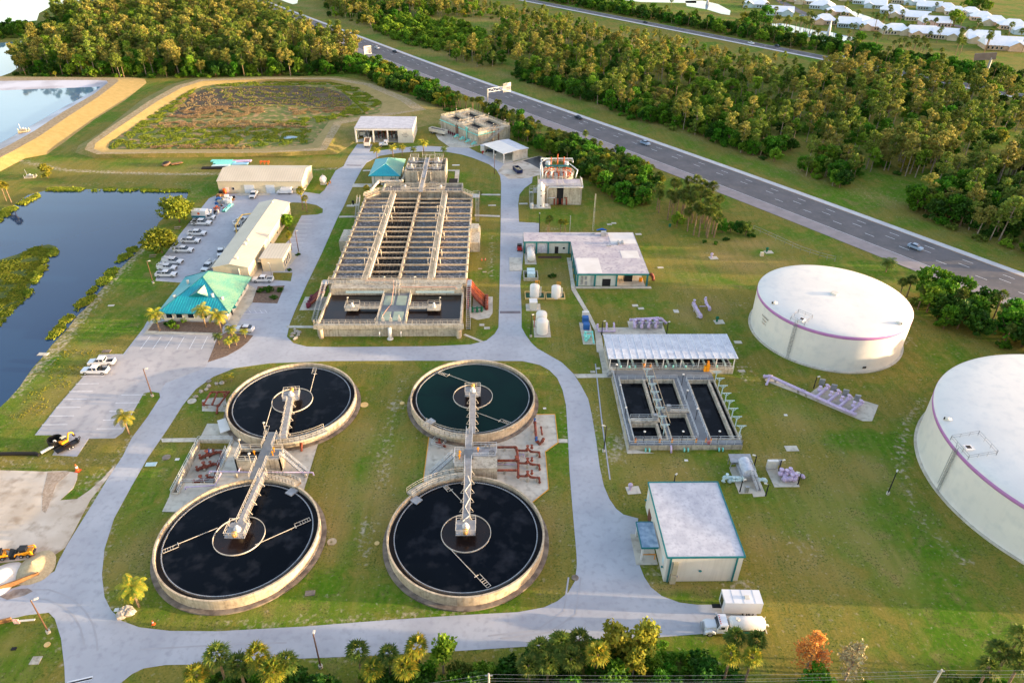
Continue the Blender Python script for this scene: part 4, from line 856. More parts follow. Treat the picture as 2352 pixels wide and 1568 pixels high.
    b = MB(); b.box(-34.5,-18.5,246.2,247.4,4.25,4.4); b.box(-34.5,-31.3,245.2,248.6,4.26,4.41); b.box(-21.6,-18.5,245.2,248.6,4.26,4.41); b.build('mixer_bridge', beam, T); b = MB(); b.rail([(-31.3,247.4,4.4),(-21.6,247.4,4.4)],step=1.5); b.rail([(-31.3,246.2,4.4),(-21.6,246.2,4.4)],step=1.5); b.rail([(-31.3,245.2,4.4),(-34.5,245.2,4.4),(-34.5,248.6,4.4),(-31.3,248.6,4.4),(-31.3,247.4,4.4)]); b.rail([(-21.6,245.2,4.4),(-18.5,245.2,4.4),(-18.5,248.6,4.4),(-21.6,248.6,4.4),(-21.6,247.4,4.4)]); b.build('railing', rail_m, T)
    b = MB().cyl(-33,246.8,4.4,5.4,.4).cyl(-20,246.8,4.4,5.4,.4); b.build('mixer_motor', white, T, True)
aeration()
def headworks():
    T = thing('headworks_box','tall concrete headworks box crowded with railings and motors, behind the aeration basin','tank',(-26.8,266,0))
    x0,x1,y0,y1,zt = -34.4,-19.2,259,274,6.4; b = MB()
    for q in ((x0,x0+.45,y0,y1),(x1-.45,x1,y0,y1),(x0+.45,x1-.45,y0,y0+.45),(x0+.45,x1-.45,y1-.45,y1),(-27.2,-26.2,y0+.45,y1-.45)): b.box(*q,0,zt)
    b.box(x0+.45,x1-.45,266.2,266.6,0,zt); b.build('outer_wall', conc, T); MB().box(x0+.45,x1-.45,y0+.45,y1-.45,2,4.2).build('water', dark, T)
    b = MB(); b.box(-27.6,-25.9,251.5,274,6.5,6.62); b.box(-27.5,-26,240,259,5.5,5.62)
    for x in (-32,-22.4):
        for y in (262,269.5): b.box(x-1.6,x+1.6,y-1.5,y+1.5,6.5,6.6); b.box(min(x,-26.7),max(x,-26.7),y-.5,y+.5,6.45,6.55)
    b.build('catwalk', grate, T); b = MB()
    for x in (-27.5,-26): b.rail([(x,241,5.6),(x,259,5.6)],step=1.5); b.rail([(x,259,6.6),(x,274,6.6)],step=1.5)
    for x in (-32,-22.4):
        for y in (262,269.5,273.8): b.rail([(x-1.6,y-1.5,6.6),(x+1.6,y-1.5,6.6),(x+1.6,y+1.5,6.6),(x-1.6,y+1.5,6.6)],step=.9,closed=True,w=.08)
    b.rail([(-29,274,6.6),(-24,274,6.6),(-24,276,6.6),(-29,276,6.6)],closed=True); b.rail([(-30,257,3),(-30,259,6.5),(-28,259,6.5)]); b.build('railing', rail_m, T)
    for x in (-32,-22.4):
        for y in (262,269.5): MB().cyl(x,y,6.6,7.3,.5).cyl(x,y,7.3,8.1,.28).build('mixer_motor', white, T, True)
    b = MB(); [b.bar((x,y,6),(x,y,9),.1) for x,y in ((-31,259.3),(-28.5,259.3),(-24.8,259.3),(-21.8,259.3),(-29,275.5),(-24.2,275.5))]; b.tube([(-29.5,258.8,6.3),(-29.5,258.8,.5)],.18,8); b.tube([(-24.7,258.8,6.3),(-24.7,258.8,.5)],.18,8); b.tube([(-20.8,258.8,6.8),(-20.8,258.8,.3)],.07,6); b.build('riser_pipe', rail_m, T)
    b = MB(); b.box(-30,-28,255,258.9,0,2.4); b.box(-25.3,-23.4,255,258.9,0,2.4); b.build('side_box', conc, T); s_,r_=MB(),MB(); stair(s_,r_,(-20.2,256.2,.1),(-23.3,257,2.4),.9,9); s_.build('stairs', steel, T); r_.build('stair_railing', rail_m, T)
headworks()
piping('air_main','large cream air pipe elbowing past the small teal roofed building to the basin','pipe',lambda x,y,z:(x,y,z),[[(-35.6,275,2.2),(-35.6,262,2.2),(-35.7,258.6,2.6),(-36.3,257.8,2.8),(-43.6,257.8,2.8),(-44.2,257,3.),(-44.6,243,5.)]],mat('cream_pipe',(222,212,194),(210,198,178)),.5)
b = MB(); b.box(-18.3,-15,263,268,.05,.25); b.build('hatch_cover', dark, None, label='black square hatch cover on the grass right of the headworks box', cat='hatch')
# ================================================================== FILTER BASIN
def filters():
    T = thing('filter_basin','long rectangular filter basin with five black water cells and lamp posts, right of the road','basin',(39,121,0)); b = MB()
    X0,X1,Y0,Y1 = 27.2,50.7,109.8,135.5; zt = 1.3
    cells = [(28.6,33.9,118.4,132.4),(28.6,33.9,111.6,116.6),(34.4,35.4,111.6,132.4),(36.5,41.0,121.6,132.4),(36.5,41.0,111.6,119.8),(44.6,49.0,111.6,132.2),(49.5,50.4,111.6,132.2)]
    outer_ = [(X0,Y0),(X1,Y0),(X1,Y1),(X0,Y1)]; L2 = [[Vector((*p,0)) for p in outer_]]+[[Vector((x,y,0)) for x,y in ((a,c),(a,d),(b_,d),(b_,c))] for a,b_,c,d in cells]
    V = [v for l in L2 for v in l]; Tt = tessellate_polygon(L2); b.v = [(v.x,v.y,zt) for v in V]
    for a,c,e in Tt:
        if (V[c]-V[a]).cross(V[e]-V[a]).z < 0: a,e = e,a
        b.f.append((a,c,e))
    b.build('deck', gratd, T); b = MB()
    for q in ((X0,X0+.2,Y0,Y1),(X1-.2,X1,Y0,Y1),(X0+.2,X1-.2,Y0,Y0+.2),(X0+.2,X1-.2,Y1-.2,Y1)): b.box(*q,0,zt-.003)
    for a,b_,c,d in cells:
        for q in ((a-.25,a,c-.25,d+.25),(b_,b_+.25,c-.25,d+.25),(a,b_,c-.25,c),(a,b_,d,d+.25)): b.box(*q,0,zt+.12)
    b.build('basin_wall', conc, T)
    for a,b_,c,d in cells: MB().box(a,b_,c,d,-.02,.35 if b_-a > 2 else .75).build('cell_water' , sludge, T)
    b = MB()
    for a,b_,c,d in ((28.6,33.9,116.9,118.1),(36.4,41.1,120.1,121.3)): b.box(a-.4,b_+1.,c,d,1.5,1.65)
    b.build('travelling_bridge', conc, T); b = MB()
    for a,b_,c,d in ((28.6,33.9,116.9,118.1),(36.4,41.1,120.1,121.3)): b.rail([(a,c,1.65),(b_+.5,c,1.65)]); b.rail([(a,d,1.65),(b_+.5,d,1.65)])
    b.rail([(X0+.1,Y1,zt),(X0+.1,Y0+.1,zt),(X1-.1,Y0+.1,zt),(X1-.1,Y0+3,zt)],step=1.7); b.rail([(28.4,111.3,zt),(41.4,111.3,zt)]); b.rail([(44.3,111.3,zt),(50.5,111.3,zt)]); b.rail([(28.3,111.3,zt),(28.3,132.7,zt)]); b.rail([(28.6,132.8,zt),(34,132.8,zt)]); b.rail([(36.4,132.8,zt),(42,132.8,zt)]); b.rail([(44.2,132.8,zt),(49.2,132.8,zt)])
    for x in (41.9,43.9): b.rail([(x,112,zt),(x,132,zt)],step=1.9)
    b.rail([(X1-.1,111,zt),(X1-.1,109.9,zt)]); b.build('railing', rail_w, T)
    b = MB(); b.box(33.5,34.3,117.2,118,1.65,3.1); b.box(37,37.8,120.4,121.1,1.65,3.1); b.build('control_cabinet', steel, T)
    for k,(x,ys) in enumerate(((35.0,[113.5,116.3,119.2,122,124.8,127.8,130.6,133.6]),(50.9,[113,116,118.8,121.5,124.2,127,129.8,132.4]))):
        for y in ys:
            b = MB(); b.bar((x,y,.6),(x,y,3.6),.16); b.bar((x-1.,y,3.7),(x+1.,y,3.7),.12,.16); b.bar((x,y,2.9),(x-.7,y,3.65),.08); b.bar((x,y,2.9),(x+.7,y,3.65),.08); b.build('support_post', aqua, T)
    for x in (35.0,): 
        b = MB(); b.bar((x-.9,112,3.8),(x-.9,136,3.8),.1); b.bar((x+1.2,114,3.8),(x+1.2,136,3.8),.1); b.build('power_rail', beam, T)
    for x,y in ((30.2,110.6),(38.1,110.6),(45.6,110.6),(27.6,118.5),(27.6,126.5),(42.2,124.5),(42.6,130.5),(27.9,134.5),(42.8,118)):
        b = MB(); b.bar((x,y,zt),(x,y,zt+2.9),.1); b.build('lamp_post', dark, T); MB().ell((x,y,zt+3.),.26,.26,.16).build('lamp_head', white, T)
    for x in (28.6,33.6,36.2,41.2,43.2,44.2):
        MB().cyl(x,110.7,zt,zt+.7,.2,n=8).build('gate_stand', yelm, T); MB().cyl(x,110.7,zt+.7,zt+1.2,.08,n=8).build('gate_stem', orng, T)
    MB().box(43.4,44,110.1,110.5,zt,zt+.7).build('fire_box', red, T)
    for x in (31,39,46.2):
        b = MB(); [b.tube([(x+d,109.7,.6),(x+d,109.3,.5),(x+d,109.2,.05)],.16,8) for d in (-.4,.4)]; b.build('drain_pipe', mint, T, True)
    MB().tube([(35.8,109.8,1.2),(35.8,109.3,1.),(35.8,108.8,.1)],.22,8).build('lilac_drain', lilac, T, True)
filters()
def canopy():
    T = thing('filter_canopy','long white metal canopy on posts over dark filter cells, above the filter basin','canopy',(41.8,142,0))
    b = MB(); x0,x1,y0,y1 = 26.3,57.1,136.9,147.1; b.hexa([(x0,y0,4.15),(x1,y0,4.15),(x1,y1,4.5),(x0,y1,4.5),(x0,y0,4.3),(x1,y0,4.3),(x1,y1,4.65),(x0,y1,4.65)]); b.build('roof', canop, T)
    b = MB(); n = 17
    for i in range(n+1): x = x0+.2+(x1-x0-.4)*i/n; b.bar((x,y0,4.32),(x,y1,4.67),.08,.06)
    b.build('roof_seam', paint, T); b = MB()
    for i in range(8): x = x0+.6+(x1-x0-1.2)*i/7; b.box(x-.1,x+.1,y0+.5,y0+.7,0,4.2); b.box(x-.1,x+.1,y1-.6,y1-.4,0,4.4)
    b.build('post', white, T); b = MB(); b.box(26.8,56.4,136.6,146.5,0,1.2); b.build('filter_box', conc, T)
    b = MB(); b.box(27.2,56,138,146,1.2,1.25); b.build('filter_cell', dark, T)
    b = MB(); [b.box(x-.2,x+.2,138.05,146,1.25,1.7) for x in (29.5,32.7,35.4,38.5,41.2,43.,44.8,47.2,49.9,52.5,54.8)]; b.build('cell_divider', aqua, T)
    b = MB(); b.rail([(26.8,136.7,1.2),(56.4,136.7,1.2)],step=2); b.rail([(27,137.9,1.2),(56,137.9,1.2)],step=2); b.build('railing', rail_w, T)
    b = MB(); b.box(27.2,50.5,135.5,136.6,0,1.25); b.build('service_deck', gratd, T)
    s_,r_=MB(),MB(); stair(s_,r_,(26.2,136.,.05),(27.3,136,1.3),1.2,4); s_.build('stairs', steel, T); r_.build('stair_railing', rail_w, T)
    for x in (29.5,31.6,33.,40.2,42,45,49.5,52.5): MB().ell((x,137.3,1.7),.25,.25,.4).build('valve', mint, T)
    for x,z in ((35,2.6),(36.6,2.2),(50.2,3.4)): MB().cyl(x,137.2,1.3,z,.25,n=10).build('hoist', mat('safety_orange',(226,140,40)) if 'safety_orange' not in MATS else MATS['safety_orange'], T)
    b = MB(); b.box(49.6,50.3,135.7,136.3,1.3,3.2); b.box(49,49.5,135.7,136.3,1.3,2.8); b.build('crane_motor', yelm, T)
canopy()
# ================================================================== WHITE STORAGE TANKS
def storage(label, cx, cy, Rr, zt, la, hatch, vents, foot_=True, text=False):
    T = thing('storage_tank', label, 'storage tank', (cx,cy,0), 'white water storage tanks')
    MB().lathe([(Rr,0),(Rr,zt)],cx,cy,128).build('tank_wall', white, T, True)
    prof = [(Rr,zt)]+[(Rr*math.cos(t), zt+ .065*Rr*math.sin(t)) for t in np.linspace(.12,1.5,12)]+[(.01,zt+.065*Rr)]
    MB().lathe(prof,cx,cy,128).build('roof', white, T, True); MB().lathe([(Rr+.02,zt-.85),(Rr+.05,zt-.83),(Rr+.05,zt-.02),(Rr+.02,zt)],cx,cy,128).build('purple_band', purp, T, True)
    if foot_: MB().ring(cx,cy,0,.25,Rr,Rr+.55,128).build('footing', concl, T)
    MB().cyl(cx,cy,zt+.055*Rr,zt+.065*Rr+.45,1.1,.9,n=20).build('roof_vent', wallw, T)
    # caged ladder
    a = R(la); d = Vector((math.cos(a),math.sin(a),0)); s = Vector((-d.y,d.x,0)); c = Vector((cx,cy,0)); b = MB()
    for q in (-.25,.25): b.bar(c+d*(Rr+.25)+s*q, c+d*(Rr+.25)+s*q+Vector((0,0,zt+.9)), .07)
    for i in range(int(zt/.35)): z = .3+i*.35; p = c+d*(Rr+.25)+Vector((0,0,z)); b.bar(p-s*.25,p+s*.25,.05)
    for i in range(int((zt-2)/.8)+1):
        z = 2.3+i*.8; P_ = [c+d*(Rr+.25+.62*math.sin(t))+s*(.42*math.cos(t))+Vector((0,0,z)) for t in np.linspace(0,math.pi,7)]
        for p,q in zip(P_,P_[1:]): b.bar(p,q,.05)
    for t in (.5,1.57,2.6): p = c+d*(Rr+.25+.62*math.sin(t))+s*(.42*math.cos(t)); b.bar(p+Vector((0,0,2.3)),p+Vector((0,0,zt+.6)),.05)
    b.build('caged_ladder', steel, T)
    # hatch deck on the roof
    def rz(r): return zt+.065*Rr*math.sqrt(max(0,1-(r/Rr)**2))
    w_,e_ = hatch; k = []
    for u_,v_ in ((.2,-w_/2),(e_,-w_/2),(e_,w_/2),(.2,w_/2)):
        p = c+d*(Rr-u_)+s*v_; r_ = (p-c).length; k.append((p.x,p.y,rz(r_)))
    b = MB(); b.rail(k,step=1.6,closed=True); b.build('hatch_railing', steel, T)
    p = c+d*(Rr-1.6)+s*.3; z = rz(Rr-1.6); MB().obox(p.x,p.y,z-.2,z+.35,1.5,1.2,a).build('hatch', paint, T); MB().obox(p.x,p.y,z+.3,z+.37,.9,.8,a).build('hatch_opening', dark, T)
    for va,vr in vents:
        q = c+Vector((math.cos(R(va)),math.sin(R(va)),0))*vr; z = rz(vr); dd = (q-c).normalized(); b = MB(); b.tube([(q.x-dd.x*.8,q.y-dd.y*.8,z+.05),(q.x+dd.x*.35,q.y+dd.y*.35,z+.32)],.38,10); b.build('gooseneck_vent', wallw, T, True); MB().tube([(q.x+dd.x*.36,q.y+dd.y*.36,z+.32),(q.x+dd.x*.4,q.y+dd.y*.4,z+.33)],.27,10).build('vent_screen', dark, T)
    return T
ST1 = storage('complete round white tank with a purple band, right of the filter canopy',85.73,155.5,18.5,10.,-138.4,(3.6,3.6),((-168,17),(-52,17)))
ST2 = storage('larger white tank with purple band cut by the right edge of the photo',115.7,98.5,30.4,10.6,-178,(5.5,5.2),((166,29.2),))
def sometext(T, s, p, q, sz, zoff=0):
    return
b = MB(); a = R(-100); b.obox(85.73+18.6*math.cos(R(-83)),155.5+18.6*math.sin(R(-83)),1.2,1.7,.9,.08,R(7)); b.build('wall_plate', dark, ST1)
# ================================================================== BUILDINGS
def window(T, x, y, z, w_, h_, ax, out=1, fr=white, gl=glass, name='window'):
    """ax 0: wall faces +-y, ax 1: wall faces +-x; stands proud of the wall by a frame"""
    f = MB(); g = MB(); o = .04*out
    if ax == 0: f.box(x-w_/2-.07,x+w_/2+.07,min(y,y+o),max(y,y+o),z-.07,z+h_+.07); g.box(x-w_/2,x+w_/2,min(y,y+o*1.6),max(y,y+o*1.6),z,z+h_)
    else: f.box(min(x,x+o),max(x,x+o),y-w_/2-.07,y+w_/2+.07,z-.07,z+h_+.07); g.box(min(x,x+o*1.6),max(x,x+o*1.6),y-w_/2,y+w_/2,z,z+h_)
    fo = f.build(name, fr, T); g.build('pane', gl, fo); return fo
def hip(x0,x1,y0,y1,z0,z1,ra,rb):
    """hip roof with the ridge from ra to rb; returns faces as lists front/right/back/left"""
    E = [(x0,y0,z0),(x1,y0,z0),(x1,y1,z0),(x0,y1,z0)]; A,B = (*ra,z1),(*rb,z1)
    return E,A,B
def office():
    T = thing('office_building','white office with a bright teal hip roof and dormer, beside the blue pond','building',(-79,170,0))
    x0,x1,y0,y1 = -88.4,-69.7,160.3,180.6; MB().box(x0+1,x1-1,y0+1,y1-1,0,2.9).build('wall', wallw, T)
    E = [(x0,y0,2.9),(x1,y0,2.9),(x1,y1,2.9),(x0,y1,2.9)]; A,B = (-80.6,174.2,6.3),(-80.2,177.8,6.3)
    q = Vector((0,0,-.18)); b = MB(); b.add(E+[tuple(Vector(e)+q) for e in E],[(0,1,5,4),(1,2,6,5),(2,3,7,6),(3,0,4,7),(7,6,5,4)]); b.build('eave', tealt, T)
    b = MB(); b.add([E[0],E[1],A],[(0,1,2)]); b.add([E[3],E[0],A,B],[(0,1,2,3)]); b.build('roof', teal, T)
    b = MB(); b.add([E[1],E[2],B,A],[(0,1,2,3)]); b.add([E[2],E[3],B],[(0,1,2)]); b.build('lit_or_faded_roof', teal_lit, T)  # right and back slopes take the teal with sunlight painted in
    b = MB(); [b.bar(e,m,.22,.14) for e,m in ((E[0],A),(E[1],A),(E[2],B),(E[3],B),(A,B))]; b.build('ridge_cap', tealt, T)
    # seams on the roof
    b = MB()
    for i in range(1,26):
        x = x0+(x1-x0)*i/26; t = (x-x0)/(A[0]-x0) if x < A[0] else (x1-x)/(x1-A[0]); b.bar((x,y0,2.93),(x,y0+(A[1]-y0)*t,2.93+3.4*t),.06,.06)
    b.build('roof_seam', teal, T); b = MB()
    for i in range(1,28):
        y = y0+(y1-y0)*i/28; t = (y-y0)/(A[1]-y0) if y < A[1] else (1 if y < B[1] else (y1-y)/(y1-B[1])); b.bar((x1,y,2.93),(x1+(A[0]-x1)*t,y,2.93+3.4*t),.06,.06)
    b.build('roof_seam', teal_lit, T)
    # dormer, its right slope coloured pale as if the sun lit it
    dm = mat('dormer_sunlit', (176,200,166),(150,190,160)); b = MB(); p = cL(1415,870,5.1); px,py = -79.4,166.4; a=(px-2.9,py,4.3); c_=(px+2.9,py,4.3); k=(px,py,5.75); r_=(px,py+5,5.75)
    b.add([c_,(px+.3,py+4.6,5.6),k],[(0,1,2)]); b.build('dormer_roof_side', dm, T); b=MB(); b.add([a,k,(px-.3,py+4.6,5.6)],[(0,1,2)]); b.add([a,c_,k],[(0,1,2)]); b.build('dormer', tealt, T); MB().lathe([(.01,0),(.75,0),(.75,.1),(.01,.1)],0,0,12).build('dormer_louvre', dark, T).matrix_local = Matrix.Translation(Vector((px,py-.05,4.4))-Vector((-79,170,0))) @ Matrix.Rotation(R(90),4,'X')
    for x,y,z in ((-84.6,173.6,4.9),(-86,167,3.9),(-75.6,166.5,4.6),(-73,166,3.9)): MB().cyl(x,y,z-.6,z+.55,.32,n=12).cyl(x,y,z+.5,z+.7,.42,n=12).build('roof_vent', wallw, T, True)
    for x in (-85.8,-83.2,-80.2,-76.8,-73.2): window(T,x,y0+1,1.,1.5,1.2,0,-1)
    for y in (164,167,170,173,176.5): window(T,x1-1,y,1.,.9,1.3,1,1)
    MB().box(x1-.98,x1+.4,163.9,165.1,2.2,2.4).build('door_awning', tealt, T); MB().box(x1-1,x1-.93,164,165,0,2.1).build('door', dark, T)
office()
def blower():
    T = thing('blower_building','small white building with a teal hip roof beside the headworks box','building',(-42.3,270,0))
    x0,x1,y0,y1 = -48.4,-36.3,260.4,279.6; MB().box(x0+1,x1-.9,y0+1,y1-1,0,3.9).build('wall', wallw, T)
    E = [(x0,y0,3.95),(x1,y0,3.95),(x1,y1,3.95),(x0,y1,3.95)]; A,B = (-42.7,268.2,6.2),(-42.5,275,6.2)
    b = MB(); b.add([(a,c,z-.2) for a,c,z in E]+E,[(3,2,1,0),(0,1,5,4),(1,2,6,5),(2,3,7,6),(3,0,4,7)]); b.build('eave', tealt, T)
    b = MB(); b.add([E[0],E[1],A],[(0,1,2)]); b.add([E[3],E[0],A,B],[(0,1,2,3)]); b.build('roof', teal, T); b = MB(); b.add([E[1],E[2],B,A],[(0,1,2,3)]); b.add([E[2],E[3],B],[(0,1,2)]); b.build('lit_or_faded_roof', teal_lit, T)  # right and back slopes paler, sunlight painted into the teal
    b = MB(); [b.bar(e,m,.2,.12) for e,m in ((E[0],A),(E[1],A),(E[2],B),(E[3],B),(A,B))]; b.build('ridge_cap', dm_, T)
    b = MB()
    for i in range(1,20):
        x = x0+(x1-x0)*i/20; t = (x-x0)/(A[0]-x0) if x < A[0] else (x1-x)/(x1-A[0]); b.bar((x,y0,3.97),(x,y0+(A[1]-y0)*t,3.97+2.25*t),.06,.05)
    b.build('roof_seam', teal, T)
    b = MB(); [b.box(x-.1,x+.1,y0+.93,y0+1,0,3.7) for x in (-46.3,-43.2,-39.8,-38.4)]; b.build('downpipe', tealt, T); MB().box(-45.3,-44.1,y0+.93,y0+1,0,2.1).build('door', dark, T); window(T,-39.6,y0+1,1.8,1.8,.7,0,-1)
dm_ = mat('pale_ridge', (150,200,196))
blower()
def shed(name, label, x0,x1,y0,y1,h,rh,along,wm,rm,ws):
    T = thing(name, label, 'building', ((x0+x1)/2,(y0+y1)/2,0)); b = MB(); e = .25
    if along == 'x':
        ym = (y0+y1)/2; b.add([(x0,y0,0),(x1,y0,0),(x1,y1,0),(x0,y1,0),(x0,y0,h),(x1,y0,h),(x1,y1,h),(x0,y1,h)],[(0,1,5,4),(2,3,7,6)]); b.build('wall', wm, T)
        MB().add([(x0,y0,0),(x0,y0,h),(x0,ym,rh),(x0,y1,h),(x0,y1,0)],[(0,1,2,3,4)]).build('gable_wall', ws, T); MB().add([(x1,y0,0),(x1,y0,h),(x1,ym,rh),(x1,y1,h),(x1,y1,0)],[(4,3,2,1,0)]).build('gable_wall', ws, T)
        b = MB(); s = (rh-h)/(ym-y0); b.add([(x0-e,y0-e,h-s*e),(x1+e,y0-e,h-s*e),(x1+e,ym,rh),(x0-e,ym,rh),(x0-e,y0-e,h-s*e+.15),(x1+e,y0-e,h-s*e+.15),(x1+e,ym,rh+.15),(x0-e,ym,rh+.15)],[(3,2,1,0),(4,5,6,7),(0,1,5,4),(1,2,6,5),(3,0,4,7)]); b.add([(x0-e,y1+e,h-s*e),(x1+e,y1+e,h-s*e),(x1+e,ym,rh),(x0-e,ym,rh),(x0-e,y1+e,h-s*e+.15),(x1+e,y1+e,h-s*e+.15),(x1+e,ym,rh+.15),(x0-e,ym,rh+.15)],[(0,1,2,3),(7,6,5,4),(4,5,1,0),(5,6,2,1),(7,4,0,3)]); b.build('roof', rm, T)
    else:
        xm = (x0+x1)/2; b.add([(x0,y0,0),(x1,y0,0),(x1,y1,0),(x0,y1,0),(x0,y0,h),(x1,y0,h),(x1,y1,h),(x0,y1,h)],[(1,2,6,5),(3,0,4,7)]); b.build('side_wall', ws, T)
        MB().add([(x0,y0,0),(x1,y0,0),(x1,y0,h),(xm,y0,rh),(x0,y0,h)],[(0,1,2,3,4)]).build('gable_wall', wm, T); MB().add([(x0,y1,0),(x1,y1,0),(x1,y1,h),(xm,y1,rh),(x0,y1,h)],[(4,3,2,1,0)]).build('gable_wall', wm, T)
        b = MB(); s = (rh-h)/(xm-x0); Q = lambda xe,xr: [(xe,y0-e,h-s*e),(xe,y1+e,h-s*e),(xr,y1+e,rh),(xr,y0-e,rh)]
        for xe in (x0-e,x1+e):
            q = Q(xe,xm); b.add(q+[(a,c,z+.15) for a,c,z in q],[(0,1,2,3),(7,6,5,4),(0,4,5,1),(1,5,6,2),(3,7,4,0)] if xe < xm else [(3,2,1,0),(4,5,6,7),(1,5,4,0),(2,6,5,1),(0,4,7,3)])
        b.build('roof', rm, T)
    return T
T = shed('metal_shed','wide cream metal shed with two roller doors, behind the truck yard',-102.6,-71.8,252.6,269.6,4.6,6.6,'x',cream,creamr,creamy)
for x,w_,h_ in ((-91.3,3.6,3.2),(-83.6,3.2,3.2)): MB().box(x-w_/2,x+w_/2,252.5,252.58,0,h_).build('roller_door', mat('pale_blue_door',(196,204,212),(186,194,204)) if 'pale_blue_door' not in MATS else MATS['pale_blue_door'], T)
MB().box(-100.2,-99,252.52,252.58,0,2.2).build('door', white, T); window(T,-97.2,252.58,1.3,.8,.9,0,-1); window(T,-77.6,252.58,1.3,.6,.6,0,-1)
T = shed('metal_shed','long narrow cream metal shed running from the teal roofed office to the back yard',-81.2,-71.2,183.2,231.8,4.6,5.7,'y',cream,creamr2,creamy)
for x,y in ((-75,186.6),(-75.3,196),(-75.4,198.8),(-76,229)): MB().ell((x,y,6.0),.42,.42,.4).build('roof_vent', wallw, T, True)
for y in (192,201,206,214): window(T,-71.2,y,1.2,.7,1.,1,1)
MB().box(-74.0,-73.8,183.05,183.2,0,4.4).build('downpipe', white, T)
T = thing('annex_building','small cream block annex with tall windows joined by a covered entry, beside the car park','building',(-66.5,194.5,0))
MB().box(-69.4,-63.1,189.7,199.4,0,4.2).build('wall', creamy, T); MB().box(-69.7,-62.8,189.4,199.7,4.2,4.45).build('roof', creamr, T)
MB().box(-71.2,-69.4,190.5,198,2.6,2.8).build('entry_canopy', creamr, T)
for y in (191.2,192.9,194.6,196.3): window(T,-63.1,y,1.0,.7,2.0,1,1)
T = thing('yard_crane','yellow pipe frame hoist standing at the left side of the long cream shed','hoist',(-86,219,0))
b = MB(); b.tube([(-84.3,214,.1),(-84.3,214.3,4.),(-84.3,221.8,4.4),(-79.5,223,4.6)],.25,8); b.tube([(-85.3,219.5,.1),(-85.3,219.5,3.8),(-84.3,221.5,4.4)],.2,8); b.build('boom', rail_m if 0 else mat('pale_yellow_steel',(222,190,120)), T); b=MB(); [b.obox(-84.3,y,0,1.2,.8,.8) for y in (214,218)]; b.build('base', MATS['pale_yellow_steel'], T)
def vehgarage():
    T = thing('open_garage','flat roofed white garage with three open bays, at the top of the ring road','garage',(-49.5,323,0)); x0,x1,y0,y1,h = -62.3,-36.8,313.8,332.2,6.5
    MB().box(x0-.1,x1+.1,y0-.1,y1+.1,h-.5,h).build('roof', flatr2, T); b = MB(); b.box(x0,x0+.3,y1-2,y1,0,h-.5); b.box(x0+.3,x1,y1-.3,y1,0,h-.5); b.box(x1-.3,x1,y0,y1-.3,0,h-.5); b.box(-43.5,x1-.3,y0,y0+.3,0,h-.5); b.box(x0,x0+.3,y0+6,y0+9,0,h-.5); b.build('wall', wallw, T)
    b = MB(); [b.box(x-.3,x+.3,y0,y0+.5,0,h-.5) for x in (x0+.3,-54.3,-48)]; b.box(x0,x1,y0-.05,y0+.3,h-1.1,h-.5); b.build('pillar', white, T); MB().box(x0,-43.5,y0+.5,y1-.3,.02,.1).build('floor', concl, T)
    b = MB(); r_ = random.Random(4)
    for i in range(26): x = r_.uniform(-60.5,-44.5); y = r_.uniform(318,329); b.box(x,x+r_.uniform(.3,1.6),y,y+1,0,r_.uniform(.6,3))
    b.build('stored_equipment', steel, T); b = MB(); [b.tube([(x,320,.4),(x,320,3.2),(x+1,322,3.4)],.2,8) for x in (-53,-51.4,-49.8,-47,-45.6)]; b.build('process_pipe', rust, T)
    txt(T, ['Sludge','Dewatering','Facility'], (-40.2,313.65,4.1), (1,0,0), .62, dark)
def txt(T, lines, p, dirx, size, m):
    for i, s in enumerate(lines):
        cu = bpy.data.curves.new('lettering','FONT'); cu.body = s; cu.size = size; cu.extrude = .01; cu.align_x = 'CENTER'
        tmp = bpy.data.objects.new('tmp', cu); COL.objects.link(tmp); dg = bpy.context.evaluated_depsgraph_get(); dg.update(); me = bpy.data.meshes.new_from_object(tmp.evaluated_get(dg)); bpy.data.objects.remove(tmp)
        if not len(me.vertices): continue
        me.materials.clear(); me.materials.append(m); o = bpy.data.objects.new('lettering', me); COL.objects.link(o); o.parent = T
        d = Vector(dirx).normalized(); n_ = d.cross(Vector((0,0,1))); M = Matrix((( d.x,0,n_.x,0),(d.y,0,n_.y,0),(0,1,0,0),(0,0,0,1)))
        org = Vector(ORG[T.name]) ; o.matrix_local = Matrix.Translation(Vector(p)-org-Vector((0,0,i*size*1.25))) @ M
vehgarage()
txt(ST1, ['Reclaimed','Water','Tank 1'], (85.73+18.68*math.cos(R(-167)),155.5+18.68*math.sin(R(-167)),6.6), (math.cos(R(-77)),math.sin(R(-77)),0), .7, MATS['stained_footing'])
